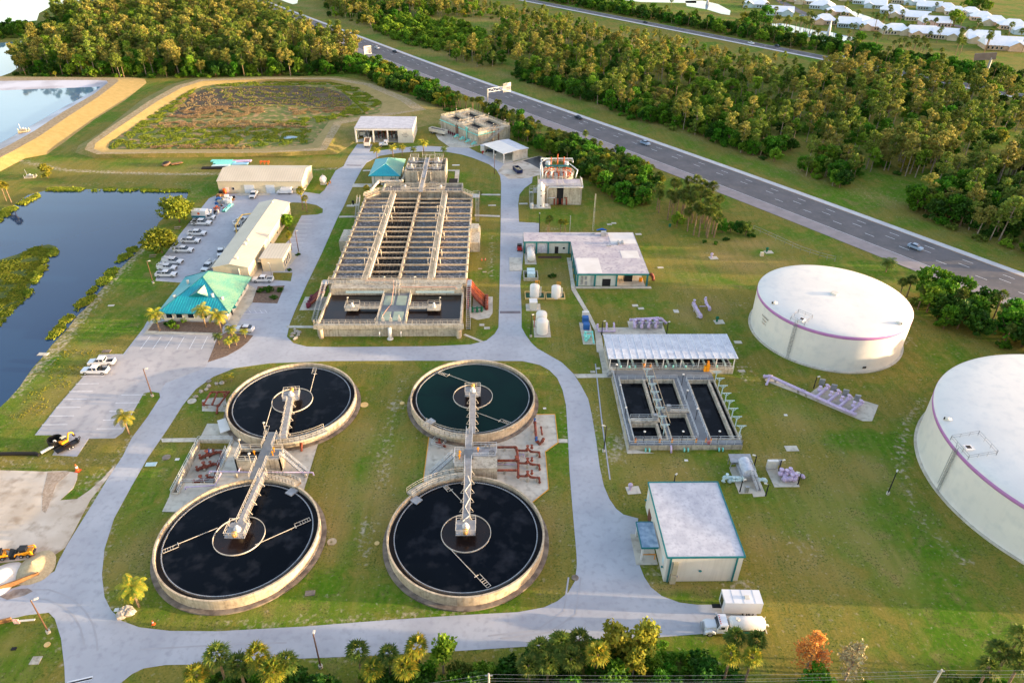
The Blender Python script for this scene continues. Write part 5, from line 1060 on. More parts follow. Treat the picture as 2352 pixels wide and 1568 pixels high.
def digester():
    T = thing('digester_block','tall concrete block of four open black tanks with railings, beside the highway hedge','tank',(-10,328,0)); zt = 5.8
    P0,P1,P2,P3 = [Vector((*q,0)) for q in ((-25.9,334.8),(-12.3,346.4),(6.4,320.4),(-7.8,310.6))]
    def L(u,v,z=0): p = P0.lerp(P1,u).lerp(P3.lerp(P2,u),v); return Vector((p.x,p.y,z))
    def q4(b,u0,u1,v0,v1,z0,z1): b.hexa([tuple(L(u,v,z)) for z in (z0,z1) for u,v in ((u0,v0),(u0,v1),(u1,v1),(u1,v0))])
    b = MB(); cells = [(.08,.44,.07,.42),(.56,.92,.07,.42),(.08,.44,.55,.93),(.56,.92,.55,.93)]
    for u0,u1,v0,v1 in ((0,.08,0,1),(.44,.56,0,1),(.92,1,0,1),(.08,.44,0,.07),(.08,.44,.42,.55),(.08,.44,.93,1),(.56,.92,0,.07),(.56,.92,.42,.55),(.56,.92,.93,1)): q4(b,u0,u1,v0,v1,0,zt)
    b.build('concrete_block', conc, T); b = MB(); [q4(b,*c_,.5,4.9) for c_ in cells]; b.build('sludge', dark, T)
    b = MB()
    for c_ in cells: u0,u1,v0,v1 = c_; b.rail([L(u0-.02,v0-.02,zt),L(u1+.02,v0-.02,zt),L(u1+.02,v1+.02,zt),L(u0-.02,v1+.02,zt)],closed=True,step=1.5,w=.08)
    b.rail([L(0.01,0.01,zt),L(.99,.01,zt),L(.99,.99,zt),L(.01,.99,zt)],closed=True,step=1.5,w=.08); b.build('railing', rail_m, T)
    b = MB(); o = Vector((-.25,-.4,0)); b.tube([L(0,0,zt-1.3)+o,L(0,.45,zt-1.3)+o],.2,8); b.tube([L(0,.5,zt-1.3)+o,L(0,.70,zt-1.3)+o,L(0,.70,zt+.3)+o,L(0,.74,zt+.3)+o,L(0,.74,zt-1.3)+o,L(0,1,zt-1.3)+o,L(.5,1,zt-1.)+Vector((.2,-.4,0))],.2,8); b.tube([L(0,.72,zt)+o,L(0,.72,.6)+o],.25,8); b.build('mint_pipe', mint, T, True)
    b = MB(); [b.tube([L(0,v,zt-.6)+o,L(0,v,.5)+o],.22,8) for v in (.44,.48)]; [b.tube([L(u,1,zt)+Vector((.2,-.4,0)),L(u,1,.5)+Vector((.2,-.4,0))],.15,8) for u in (.42,.62)]; b.build('rust_riser', rust, T)
    b = MB(); [b.box(L(u,v).x-.3,L(u,v).x+.3,L(u,v).y-.3,L(u,v).y+.3,zt,zt+.9) for u,v in ((.5,.42),(.5,.48),(.5,.54),(.46,.5),(.56,.5),(.3,.5),(.7,.48))]; b.build('gate_actuator', rail_m, T)
    for u,v in ((.04,.5),(.5,.35),(.5,.62),(.96,.5),(.5,.02),(.5,.97),(.96,.9),(.3,.5)):
        b = MB(); q = L(u,v,zt); lampfix(b,q.x,q.y,q.z,2.); b.build('lamp', rail_m, T)
    s_,r_=MB(),MB(); stair(s_,r_,L(.12,1,.1)+Vector((.5,-1.1,0)),L(.75,1,zt)+Vector((.5,-1.,0)),1.,22); s_.build('stairs', steel, T); r_.build('stair_railing', rail_w, T)
    # four mint pumps in a row
    for i,lab in enumerate(('farthest','second farthest','second nearest','nearest')):
        f = .52+i*.15; p = P0.lerp(P3,f)+Vector((-1.6,-2.2,0)); g = thing('sludge_pump', '%s of four mint green sludge pumps beside the digester block' % lab, 'pump', p, 'mint green sludge pumps in a row')
        b = MB(); b.tube([p+Vector((-1.2,.4,.8)),p+Vector((0,0,.8)),p+Vector((0,0,1.9)),p+Vector((1.2,-.3,1.9)),p+Vector((1.2,-.3,.8))],.2,8); b.tube([p+Vector((-.6,.1,1.3)),p+Vector((.8,-.2,1.3))],.26,8); b.build('pump_body', mint, g, True)
        b = MB(); b.ell(p+Vector((.6,1.0,1.6)),.3,.3,.45); b.build('motor', blue, g); b = MB(); [b.obox(p.x+dx,p.y+dy,0.05,.8,.2,.2) for dx,dy in ((-1.2,.4),(0,0),(1.2,-.3))]; b.build('stand', yel, g)
    g = thing('valve_row','row of dark red valves behind the dump trailer, against the digester block','valves',P0+Vector((3,-6,0))); b = MB()
    for i in range(7): q = P0.lerp(P3,.12+i*.052)+Vector((-.9,-1.3,0)); b.ell((q.x,q.y,1.),.42,.42,.5); b.cyl(q.x,q.y,0,1.8,.15,n=8)
    b.build('valve', mat('dark_red_pipe',(112,36,56),(90,30,44)), g)
digester()
def carport():
    T = thing('carport','white metal carport with an enclosed concrete end, below the digester block','carport',(4,296,0)); z=4.1
    P = [Vector(q) for q in ((-5.8,299.3,z),(5.4,306.7,z),(13.9,294.1,z),(3.1,286.3,z))]; r = [p.copy() for p in P]; 
    m0,m1 = P[1].lerp(P[2],0),P[0]
    b = MB(); a = P[0].lerp(P[1],.62); c_ = P[3].lerp(P[2],.62); a.z += .25; c_.z += .25; b.hexa([tuple(v-Vector((0,0,.15))) for v in (P[0],P[3],c_,a)]+[tuple(v) for v in (P[0],P[3],c_,a)]); b.build('roof', white, T)
    b = MB(); b.hexa([tuple(v-Vector((0,0,.15))) for v in (a,c_,P[2],P[1])]+[tuple(v) for v in (a,c_,P[2],P[1])]); b.build('lit_or_faded_roof', canop, T)
    b = MB()
    for u,v in ((.04,.03),(.04,.5),(.04,.97),(.6,.03)): q = P[0].lerp(P[1],u).lerp(P[3].lerp(P[2],u),v); b.obox(q.x,q.y,0,4.0,.35,.35,R(35))
    b.build('post', white, T); b = MB(); k = [P[0].lerp(P[1],u).lerp(P[3].lerp(P[2],u),v) for u,v in ((.42,.96),(.98,.96),(.98,.04),(.9,.04),(.9,.9),(.42,.9))]
    b.prism([(p.x,p.y) for p in k],0,4.0); b.build('wall', concl, T); k=[P[0].lerp(P[1],u).lerp(P[3].lerp(P[2],u),v) for u,v in ((0,0),(1,0),(1,1),(0,1))]; b = MB().prism([(p.x,p.y) for p in k],.02,.1); b.build('floor', concl, T)
    k=[P[0].lerp(P[1],u).lerp(P[3].lerp(P[2],u),v) for u,v in ((.3,.2),(.42,.2),(.42,.4),(.3,.4))]; 
    g = thing('storage_shed','small grey blue shed with a pitched roof behind the carport corner','shed',(-5.5,303.5,0)); MB().obox(-4.8,303,0,2.4,3.2,2.2,R(35)).build('wall', wallw, g); MB().obox(-4.8,303,2.4,2.6,3.6,2.7,R(35)).build('roof', canop, g)
    b = MB(); b.obox(-5.6,297.6,.9,1.7,.8,.5,R(35)); b.bar((-5.6,297.6,0),(-5.6,297.6,.9),.2); b.build('fire_hose_box', red, None, label='red box on a yellow post at the carport corner', cat='hose box')
carport()
def odor():
    T = thing('filter_tower','square concrete treatment block topped by rusty orange pipes and railings, right of the east road','treatment block',(23,243,0)); zt = 7.; x0,x1,y0,y1 = 15.2,30.8,241.9,249.4
    b = MB(); b.box(x0,21.8,y0,y1,0,zt); b.box(24.2,x1,y0,y1,0,zt); b.box(21.8,24.2,y0+3,y1,0,zt-.1); b.build('concrete_block', conc, T); MB().box(21.85,24.15,y0+.4,y0+2.95,0,5.9).build('recess', dark, T)
    MB().box(x0+.3,x1-.3,y0+.3,y1-.3,zt,zt+.06).build('deck', flatr, T)
    b = MB(); b.rail([(x0,y0,zt),(x1,y0,zt),(x1,y1,zt)],step=1.5,w=.09); b.rail([(x0,y0,zt),(x0,y1,zt),(18,y1,zt)],step=1.5,w=.09); b.rail([(22,y0,zt),(22,y1,zt)],step=1.5); b.rail([(24.1,y0,zt),(24.1,y1,zt)],step=1.5); b.build('railing', rail_m, T)
    b = MB(); b.tube([(18.4,y0-.6,.6),(18.4,y0-.6,6.3),(19,y0-.5,6.8),(31,y0-.5,6.8),(31.3,y1,6.9),(31.2,250,7.2)],.22,8); b.tube([(18.4,y0-.8,2.8),(21.3,y0-.8,3.)],.14,8); b.tube([(14.6,y0+1,6.),(17.8,y0-.6,4.6)],.16,8); b.build('drain_pipe', rail_w, T, True)
    # round trickling unit with tangled rusty pipes behind
    b = MB(); b.lathe([(6,0),(6,6.6),(5.6,6.6),(5.6,5.2),(.1,5.2)],23,256,32); b.build('round_tank', conc, T, True)
    b = MB(); r_ = random.Random(9)
    for i in range(8):
        a = 2*math.pi*i/8; c_,s_ = math.cos(a),math.sin(a); b.tube([(23+4.9*c_,256+4.9*s_,5.2),(23+4.9*c_,256+4.9*s_,8.4+.5*(i%2)),(23+2*c_,256+2*s_,9.)],.24,8)
    for i in range(5): x = 19+i*2; b.tube([(x,252.2,6),(x,252.2,8.+.6*(i%2)),(x+.6,254,8.4)],.2,8)
    for x in (20.6,23,25.4): b.tube([(x,258.5,6),(x,258.5,12.2 if x!=23 else 13.2)],.22,8)
    b.build('rust_pipes', orng, T, True); b = MB()
    for i in range(9): a = 2*math.pi*i/9+.3; x,y = 23+3.4*math.cos(a),256+3.4*math.sin(a); b.obox(x,y,5.3,7.4+.5*r_.random(),.9,.9,a)
    for x in (19.6,26.4): b.cyl(x,258.8,8.5,10.3,.85,n=14)
    b.build('filter_vessel', rail_w, T); b = MB()
    b.rail([(23+6.2*math.cos(a*math.pi/8),256+6.2*math.sin(a*math.pi/8),6.6) for a in range(16)],closed=True,step=1.2,w=.1); b.rail([(17.6,259.5,9.8),(28.4,259.5,9.8)],step=1.2,w=.1); b.rail([(17.8,251.5,8.8),(28.2,251.5,8.8)],step=1.3,w=.09); b.build('upper_railing', rail_m, T)
    b = MB(); b.tube([(17,250.5,6.8),(17,251,9.2),(17,262,10.4),(29,262,10.4),(29,260,9.6)],.2,8); b.tube([(29.2,250.5,7),(30,252,9.4),(27.5,258,9.8)],.2,8); b.tube([(16.4,250.5,6),(16.6,258,10),(19,262,10.4)],.2,8); [b.tube([(x,250.6,7),(x,250.8,8.8),(x+(1 if x<23 else -1),252.6,8.9)],.14,6) for x in (18.2,20.4,25.8,27.8)]; b.build('white_pipes', rail_w, T, True)
    b = MB(); b.box(18.6,27.4,257,258,8.9,9.3); b.build('green_beam', tealt, T)
    b = MB(); [b.tube([(x,240.9,.6),(x,241.6,.7),(x,241.9,2.4)],.28,8) for x in (21,22.2,23.8,25.4)]; b.box(20.3,21.6,241.2,241.7,2.8,3.); b.box(24.4,25.6,241.2,241.7,2.8,3.); b.build('rust_valve', rust, T)
    s_,r_=MB(),MB(); stair(s_,r_,(12.6,239.8,.1),(12.6,245,3.4),1.1,14); stair(s_,r_,(14,245.2,3.4),(14,240.6,6.9),1.1,14); s_.box(12,15,245,246.4,3.3,3.4); s_.bar((11.9,239.8,0),(11.9,239.8,6.8),.14); s_.bar((13.3,239.8,0),(13.3,239.8,6.8),.14); s_.bar((11.9,239.8,6.8),(13.3,239.8,6.8),.14); r_.rail([(11.9,239.8,6.8),(13.3,239.8,6.8),(15,240.6,6.9)]); s_.build('stairs', steel, T); r_.build('stair_railing', rail_m, T)
    g = thing('scrubber_vessel','tall white cylindrical vessel standing in front of the square treatment block','tank',(15.5,239.6,0)); b = MB(); b.lathe([(1.35,.1),(1.35,7.6),(1.2,8.1),(.5,8.5),(.4,9.2),(.01,9.2)],16,240,24); b.cyl(16,240,0,.5,1.6); b.build('vessel', white, g, True); b = MB(); [b.ell((16,238.66,z),.24,.12,.24) for z in (.9,4.6,6.6)]; b.build('manhole', dark, g)
    b = MB(); b.obox(18.2,239.8,.3,1.,1.2,.8); b.tube([(17.2,240,.9),(18.6,239.9,.9)],.3,8); b.cyl(12.8,238.7,0,1.8,.6); b.build('blower', white, g)
    b = MB(); b.box(12.1,19.6,238.2,241.8,-.02,.2); b.build('slab', concl, g)
odor()
def chlorine():
    T = thing('chemical_building','L shaped flat roofed building with teal trim and a patchy white roof','building',(30,192,0)); z = 4.25
    a = [(8.6,201.6),(23.2,201.6),(23.2,180.),(43.8,180.),(43.8,208.4),(8.6,208.4)]
    MB().prism(a,z-.55,z).build('roof', flatr, T); [MB().box(*q,z,z+.03).build('roof_patch', flatn, T) for q in ((23.5,30.4,180.3,190),(35.6,43.5,200,208.1),(37.6,42.9,190,195))]
    b = MB(); P = [(*p,z-.28) for p in a]; [b.bar(P[i],P[(i+1)%6],.14,.5) for i in range(6)]; b.build('fascia', tealt, T)
    b = MB(); b.prism([(8.8,202),(23.5,202),(23.5,180.5),(34.6,180.5),(34.6,190),(43.3,190),(43.3,208),(8.8,208)],0,z-.55); b.build('wall', wallw, T)
    b = MB(); [b.box(x-.22,x+.22,180.05,180.5,0,z-.5) for x in (23.4,28.4,34.7,43.5)]; [b.box(x-.22,x+.22,201.6,202,0,z-.5) for x in (8.9,12.6,16.3,22.8)]; [b.box(23.1,23.5,y-.22,y+.22,0,z-.5) for y in (184,188,192,197)]; b.box(43.4,43.8,190,190.5,0,z-.5); b.build('pilaster', tealt, T)
    MB().box(30.6,33.,180.4,180.5,0,2.3).build('double_door', dark, T); MB().box(18.4,19.5,201.9,202,0,2.3).build('door', dark, T)
    b = MB(); b.box(24.3,25,180.3,180.5,.5,3.2); b.box(25.6,26.2,180.3,180.5,.4,1.6); b.box(25.5,26.1,180.3,180.5,2.1,3.1); [b.box(x,x+.08,180.4,180.5,.2,3.3) for x in (27.2,27.5)]; b.build('wall_cabinet', steel, T); window(T,21.2,202,1.5,.7,.6,0,-1)
    b = MB(); b.box(9.2,12.1,201.92,202,.3,3.3); b.box(13,15.9,201.92,202,.3,3.3); b.build('screen_block', mat('block_screen',(206,204,206),(176,170,180),sc=2.5), T)
    MB().box(34.9,43.2,180.3,190,.03,.12).build('bay_floor', concl, T); b=MB(); b.box(37.4,39.8,183,184.5,0,2.5); b.build('generator', black, T); b = MB(); [b.cyl(x,183,0,1.4,.25,n=10) for x in (35.4,42,42.5)]; b.build('gas_cylinder', yelm, T)
    MB().box(22.6,44.8,178.9,180.05,-.02,.1).build('front_walk', concl, T)
    b = MB(); b.box(33.2,34.8,205.3,206.8,z,z+1.3); b.box(30.5,31.3,207,207.6,z,z+.3); b.box(34,35.4,198,198.4,z,z+.4); b.box(39,39.5,199.5,201.5,z,z+.5); b.box(37.6,38,199,200.6,z,z+.9); b.build('rooftop_unit', steel, T)
    b = MB(); b.box(44.1,45.3,191,193.2,.1,1.4); b.build('condenser', mat('brown_metal',(124,104,92)), T); g = piping('exhaust_stack','thick brown horizontal pipe elbow at the right side of the teal trimmed building','pipe',lambda x,y,z:(x,y,z),[[(44.2,183.6,2.2),(45.4,183.4,2.2),(45.6,182,2.),(45.6,181.4,1.2)]],rust,.4); 
chlorine()
def pump_house():
    T = thing('pump_house','boxy white building with teal trim and weathered roof, above the parked tanker truck','building',(34,85.5,0)); x0,x1,y0,y1,h = 27.7,40.5,77,94.2,6.1
    MB().box(x0+.15,x1-.15,y0+.15,y1-.15,0,h-.15).build('wall', wallw, T); MB().box(x0,x1,y0,y1,h-.15,h).build('roof', flatr2, T)
    b = MB(); P=[(x0,y0),(x1,y0),(x1,y1),(x0,y1)]; [b.bar((*P[i],h-.02),(*P[(i+1)%4],h-.02),.2,.28) for i in range(4)]; b.build('fascia', tealt, T); b = MB(); [b.box(x-.12,x+.12,y0-.02,y0+.14,0,h-.2) for x in (x0+.75,x1-1.15)]; b.build('downpipe', tealt, T)
    b = MB(); b.box(28.9,29.7,76.7,77.14,2.2,4.9); b.box(28.8,29.7,76.5,77.14,.1,1.9); b.build('air_unit', mat('beige_unit',(176,168,142)), T); MB().ell((33.6,76.95,2.8),.3,.2,.16).build('wall_lamp', tealt, T); MB().cyl(29.9,76.9,1.4,1.6,.15).build('meter', steel, T)
    b = MB(); b.box(27.75,27.84,89.2,91.4,0,2.4); b.build('door', mat('rust_door',(110,70,56)), T); window(T,x0+.15,93,3.,.9,1.1,1,-1,gl=aqua); window(T,x0+.15,79.1,2.4,.9,1.4,1,-1,gl=aqua)
    for y in (93.6,78.4): MB().ell((27.6,y,2.2),.2,.25,.16).build('wall_lamp', tealt, T)
    T2 = thing('porch_canopy','small teal edged porch roof on the left side of the boxy white building','canopy',(26.2,84.2,0)); MB().box(24.6,27.6,81.4,87.2,3.25,3.4).build('roof', mat('blue_grey_roof',(150,170,190),(112,136,160),sc=.9), T2); b = MB(); P=[(27.5,81.4),(24.6,81.4),(24.6,87.2),(27.5,87.2)]; [b.bar((*P[i],3.3),(*P[i+1],3.3),.14,.32) for i in range(3)]; b.build('fascia', tealt, T2); b=MB(); [b.box(x-.15,x+.15,y-.15,y+.15,0,3.2) for x,y in ((24.9,81.7),(24.9,86.9))]; b.build('post', white, T2); MB().box(23.9,27.6,80.6,87.4,-.02,.1).build('slab', concl, T2); b=MB(); b.bar((25.2,82,1.),(27.4,82,1.),.14); b.bar((27.2,81.7,0),(27.2,81.7,1.1),.14); b.build('barrier', yelm, T2)
pump_house()
# ---- chemical tanks by the road
def vtank(label, q, r, h, pad, top='cone', sc_=True):
    T = thing('chemical_tank', label, 'tank', (q.x,q.y,0)); b = MB(); b.lathe([(r,.25),(r,h),(r*.15,h+.55),(.01,h+.6)] if top == 'cone' else [(r,.25),(r,h-.15),(r*.9,h+.15),(.01,h+.25)],q.x,q.y,28); b.build('shell', white, T, True)
    b = MB(); b.box(*pad,-.02,.06); b.build('pad_floor', mat('green_pad',(40,92,64),(34,80,56)) if 'green_pad' not in MATS else MATS['green_pad'], T) if top == 'cone' else b.build('slab', concl, T)
    if top == 'cone':
        b = MB(); x0,x1,y0,y1 = pad
        for k in ((x0,x1,y0,y0+.2),(x0,x1,y1-.2,y1),(x0,x0+.2,y0+.2,y1-.2),(x1-.2,x1,y0+.2,y1-.2)): b.box(*k,0,.5)
        b.build('kerb', MATS['tan_kerb'] if 'tan_kerb' in MATS else mat('tan_kerb',(220,186,120)), T); b = MB(); b.tube([(q.x+r+.2,q.y,h-.3),(q.x+r+.25,q.y,.3)],.09,6); b.tube([(q.x+r+.5,q.y+.4,h-.6),(q.x+r+.5,q.y+.4,.3)],.07,6); b.build('level_pipe', white, T); b = MB(); b.rail([(q.x+.2,q.y+.6,h+.2),(q.x+r,q.y+.8,h)],step=.6,w=.08); b.build('ladder', yelm, T)
    return T
q = cS(320,750); vtank('white cone topped tank on a green pad, left of the pair by the road', q, 1.35,3.7,(q.x-2.7,q.x+2.9,q.y-1.5,q.y+2.6))
q = cS(690,760); vtank('white cone topped tank on a green pad, right of the pair by the road', q, 1.3,3.5,(q.x-2.8,q.x+2.6,q.y-1.2,q.y+2.6))
q = cS(455,1410); T=vtank('nearer of two white upright tanks on one slab beside the junction', q+Vector((0,.9,0)), 1.45,3.9,(q.x-2.1,q.x+2.2,q.y-1.1,q.y+7.2),'dome')
q2 = q+Vector((-.05,4.5,0)); T=thing('chemical_tank','farther of two white upright tanks on one slab beside the junction','tank',(q2.x,q2.y,0)); MB().lathe([(1.45,.25),(1.45,3.75),(1.3,4.05),(.01,4.15)],q2.x,q2.y,28).build('shell', white, T, True); MB().tube([(q2.x-1.9,q2.y,3.),(q2.x-1.9,q2.y-1.,3.1),(q2.x-1.9,q2.y-1.,.2)],.12,8).build('fill_pipe', orng, T)
q = cE(298,900); T=thing('horizontal_tank','white horizontal chemical tank on saddles beside the road, left of the courtyard','tank',(q.x,q.y,0)); b=MB(); b.tube([(q.x,q.y-.2,1.7),(q.x,q.y,1.7),(q.x,q.y+6.4,1.7),(q.x,q.y+6.6,1.7)],[.7,1.2,1.2,.7],20); b.build('shell', white, T, True); b=MB(); [b.box(q.x-1,q.x+1,y,y+.4,0,1.2) for y in (q.y+1,q.y+5)]; b.build('saddle', conc, T); b=MB(); b.box(q.x-1.9,q.x+1.6,q.y-.8,q.y+7.2,-.02,.12); b.build('slab', concl, T); b=MB(); b.obox(q.x-.7,q.y+4.8,1.8,2.4,.5,2.); b.build('gauge_panel', blue, T)
q = cE(300,1030); T=thing('containment_bay','concrete containment bay holding two pale square tanks, beside the road','bay',(q.x,q.y,0)); b=MB(); x0,x1,y0,y1=q.x-2.3,q.x+2.,q.y-.2,q.y+4.6
for k in ((x0,x1,y0,y0+.25),(x0,x1,y1-.25,y1),(x0,x0+.25,y0+.25,y1-.25),(x1-.25,x1,y0+.25,y1-.25)): b.box(*k,0,1.)
b.build('bay_wall', conc, T)
for dy in (.6,2.7): MB().box(q.x-1.2,q.x+1.1,q.y+dy,q.y+dy+1.8,.1,1.9).build('square_tank', aqua, T)
q = cS(300,965); T=thing('analyser_shelter','white box shelter with open front on a slab below the green pad','shelter',(q.x,q.y,0)); MB().box(q.x-1,q.x+1,q.y,q.y+2.2,0,2.1).build('shell', wallw, T); MB().box(q.x-1.1,q.x+1.1,q.y-.1,q.y+2.3,2.1,2.2).build('roof', white, T); MB().box(q.x-2,q.x+2,q.y-.8,q.y+3,-.02,.08).build('slab', concl, T)
q = c5(290,60); T=thing('equipment_skid','pair of blue covered boxes and white cabinet on a slab beside the garden path','equipment skid',(q.x,q.y,0)); a=[cE(x,y) for x,y in ((657,1345),(735,1345),(780,1510),(688,1508))]; MB().prism(a,-.02,.1).build('slab', concl, T)
for f_,(x,y) in enumerate(((705,1350),(712,1400))): p=cE(x,y); MB().box(p.x-.8,p.x+.8,p.y-.2,p.y+1.3,.1,1.7).build('blue_cover', blue, T)
p=cE(705,1310); MB().box(p.x-.9,p.x+.9,p.y-.1,p.y+.7,.1,1.8).build('white_cabinet', white, T)
p=cE(735,1500); 
piping('mint_pump','mint green pump and pipework at the near end of the blue covered skid','pump',cE,[[(700,1430,.8),(710,1480,.8),(740,1440,.8)],[(755,1410,.9),(768,1500,.6)],[(700,1420,1.),(760,1415,1.)]],mint,[.3,.2,.15],[(705,1440,1.,.5),(705,1470,1.,.4),(725,1460,.9,.4)])
# lilac pipe groups
struct('pump_slab', concl, MB().prism(poly([(1020,1335),(1280,1345),(1312,1440),(835,1440),(815,1410),(790,1385),(1030,1382)],cE),-.1,.09))
piping('lilac_valve_group','low lilac pipe loop with two standing stubs at the left end of the pump slab','pipe',cE,[[(790,1365,.9),(805,1410,.5),(925,1410,.5),(918,1345,1.1)],[(866,1410,.5),(864,1345,1.1)],[(835,1410,.4),(835,1385,.7)]],lilac,.2,[(795,1375,.8,.35),(865,1375,.8,.32),(919,1375,.8,.32)],[(905,1425,.4)])
T = piping('lilac_pump_row','row of four lilac pumps under one header pipe on the slab above the canopy','pumps',cE,[[(1035,1325,1.4),(1100,1320,1.9),(1245,1312,1.9),(1275,1318,1.6),(1315,1352,.5)]]+[[(x,1320,1.8),(x+5,1385,.9)] for x in (1070,1122,1175,1228)]+[[(x-15,1345,1.),(x+22,1345,1.)] for x in (1080,1132,1185,1238)],lilac,[.36]+[.36]*4+[.4]*4,[(x,1350,1.1,.5) for x in (1080,1132,1185,1238)],vm=lilac)
for x in (1110,1162,1215,1268): q = cE(x,1392,0); MB().box(q.x-.4,q.x+.4,q.y,q.y+.5,.1,1.9).build('control_panel', steel, T)
piping('lilac_valve_pair','pair of lilac pipes rising from the grass left of the complete white tank','pipe',cE,[[(1515,1195,1.),(1530,1225,1.),(1570,1290,1.),(1568,1305,.2)],[(1605,1165,1.2),(1612,1200,1.),(1638,1235,1.),(1636,1250,.2)],[(1560,1222,.7),(1612,1222,.7)]],lilac,[.4,.34,.12],[(1520,1200,1.,.5),(1606,1175,1.,.4)],[(1520,1250,.5),(1545,1300,.3)])
struct('valve_slab', concl, MB().prism(poly([(1500,1210),(1520,1205),(1580,1300),(1550,1305)],cE),-.1,.08))
T = piping('lilac_transfer_main','long lilac header pipe with pump branches on a slab between the two white tanks','pipe',cT,[[(165,1355,.8),(210,1355,1.),(420,1450,1.),(680,1568,1.),(760,1600,1.)],[(205,1365,.9),(185,1410,.2)]]+[[(x,y,1.),(x+70,y-60,1.),(x+80,y-70,1.6)] for x,y in ((505,1487),(575,1520),(645,1552),(720,1586))],lilac,[.38,.26]+[.36]*4,[(x+20,y-45,1.,.5) for x,y in ((505,1487),(575,1520),(645,1552),(720,1586))]+[(x+62,y-55,1.3,.5) for x,y in ((505,1487),(575,1520),(645,1552),(720,1586))],[(245,1378,.7),(390,1445,.7),(440,1470,.7),(515,1500,.7)],vm=lilac)
for x,y in ((535,1410),(610,1445),(685,1478),(760,1512)): q=cT(x,y); MB().obox(q.x,q.y,.1,1.7,1.2,.4,R(-20)).build('control_panel', steel, T)
struct('transfer_slab', concl, MB().prism(poly([(175,1375),(220,1355),(460,1465),(520,1420),(900,1540),(860,1640),(800,1640),(400,1470),(180,1385)],cT),-.1,.09))
struct('pump_station_slab', concl, MB().prism(poly([(248,252),(545,238),(700,600),(545,612),(530,568),(370,572)],cP),-.1,.09)); struct('pump_station_slab', concl, MB().prism(poly([(690,262),(1030,285),(1105,488),(800,492)],cP),-.1,.09))
T = piping('pump_station','grey screened pump unit with arched cover and pale blue pipes, right of the pump house','pump station',cP,[[(175,430,.2),(195,372,1.),(430,380,1.2)],[(250,425,.2),(262,405,.7),(420,405,.8)],[(600,400,1.),(675,398,1.),(695,420,.3)]],aqua,[.36,.32,.32],[(220,372,1.1,.4),(340,408,.9,.35),(300,410,.9,.35)])
q = cP(470,420); b=MB(); b.box(q.x-1.6,q.x+1.6,q.y-.4,q.y+3.6,1.4,1.6); b.box(q.x-1.5,q.x+1.5,q.y-.2,q.y+.1,.1,1.4); b.box(q.x-1.4,q.x-.4,q.y+.1,q.y+3.4,.1,1.4); b.build('frame', steel, T); b=MB(); b.tube([(q.x,q.y,1.9),(q.x,q.y+3.8,1.9)],1.15,16); b.build('arched_cover', canop, T)
s_,r_=MB(),MB(); p=cP(610,545); stair(s_,r_,(p.x,p.y,.1),(p.x-.7,p.y+2.9,1.8),.8,8); s_.box(p.x-1.3,p.x-.2,p.y+2.9,p.y+5.8,1.7,1.8); r_.rail([(p.x-.2,p.y+2.9,1.8),(p.x-.2,p.y+5.8,1.8),(p.x-1.3,p.y+5.8,1.8)]); s_.build('stairs', steel, T); r_.build('stair_railing', rail_w, T)
q=cP(455,555); MB().box(q.x-.35,q.x+.35,q.y-.2,q.y+.2,.1,1.5).build('control_box', steel, T)
q=cP(360,250); T=thing('shade_shelter','small grey shelter roof over control panels behind the screened pump unit','shelter',(q.x,q.y,0)); b=MB(); b.hexa([(q.x-2.1,q.y-.8,2.),(q.x+2.3,q.y-.8,2.),(q.x+2.3,q.y+1.2,2.4),(q.x-2.1,q.y+1.2,2.4),(q.x-2.1,q.y-.8,2.1),(q.x+2.3,q.y-.8,2.1),(q.x+2.3,q.y+1.2,2.5),(q.x-2.1,q.y+1.2,2.5)]); b.build('roof', steel, T); b=MB(); [b.box(q.x+x,q.x+x+.12,q.y+y,q.y+y+.12,0,2.) for x in (-1.9,2.) for y in (-.6,.9)]; [b.box(q.x+x,q.x+x+.8,q.y+.3,q.y+.5,.5,1.7) for x in (-1.5,-.3,1.)]; b.build('frame', MATS['galvanised_steel'], T)
T = piping('lilac_pump_cluster','tangle of lilac pipes and valves on its own slab, right of the screened pump unit','pumps',cP,[[(900,265,1.6),(875,330,.9),(930,310,.9),(1010,310,.9),(1060,340,.9),(1050,395,.9),(960,390,.9),(905,400,.9)],[(1070,345,.9),(1140,350,.9),(1155,375,.2)],[(930,340,1.),(915,410,.8)]],lilac,[.42,.28,.4],[(875,325,1.,.55),(940,330,1.,.5),(1005,385,1.,.5),(985,310,1.,.5),(1055,370,1.,.45)],[(1000,300,.6)])
q=cP(765,270); T=thing('electrical_cabinet','large white electrical cabinet at the back of the lilac pump slab','cabinet',(q.x,q.y,0)); MB().box(q.x-1.1,q.x+1.,q.y-.2,q.y+.4,.2,2.2).build('body', white, T); MB().box(q.x+1.1,q.x+1.7,q.y,q.y+.4,1.,2.2).build('side_box', steel, T)
b=MB(); [b.box(q.x-1.0+i*.52,q.x-.55+i*.52,q.y-.24,q.y-.2,.4,2.1) for i in range(4)]; b.build('door', wallw, T)
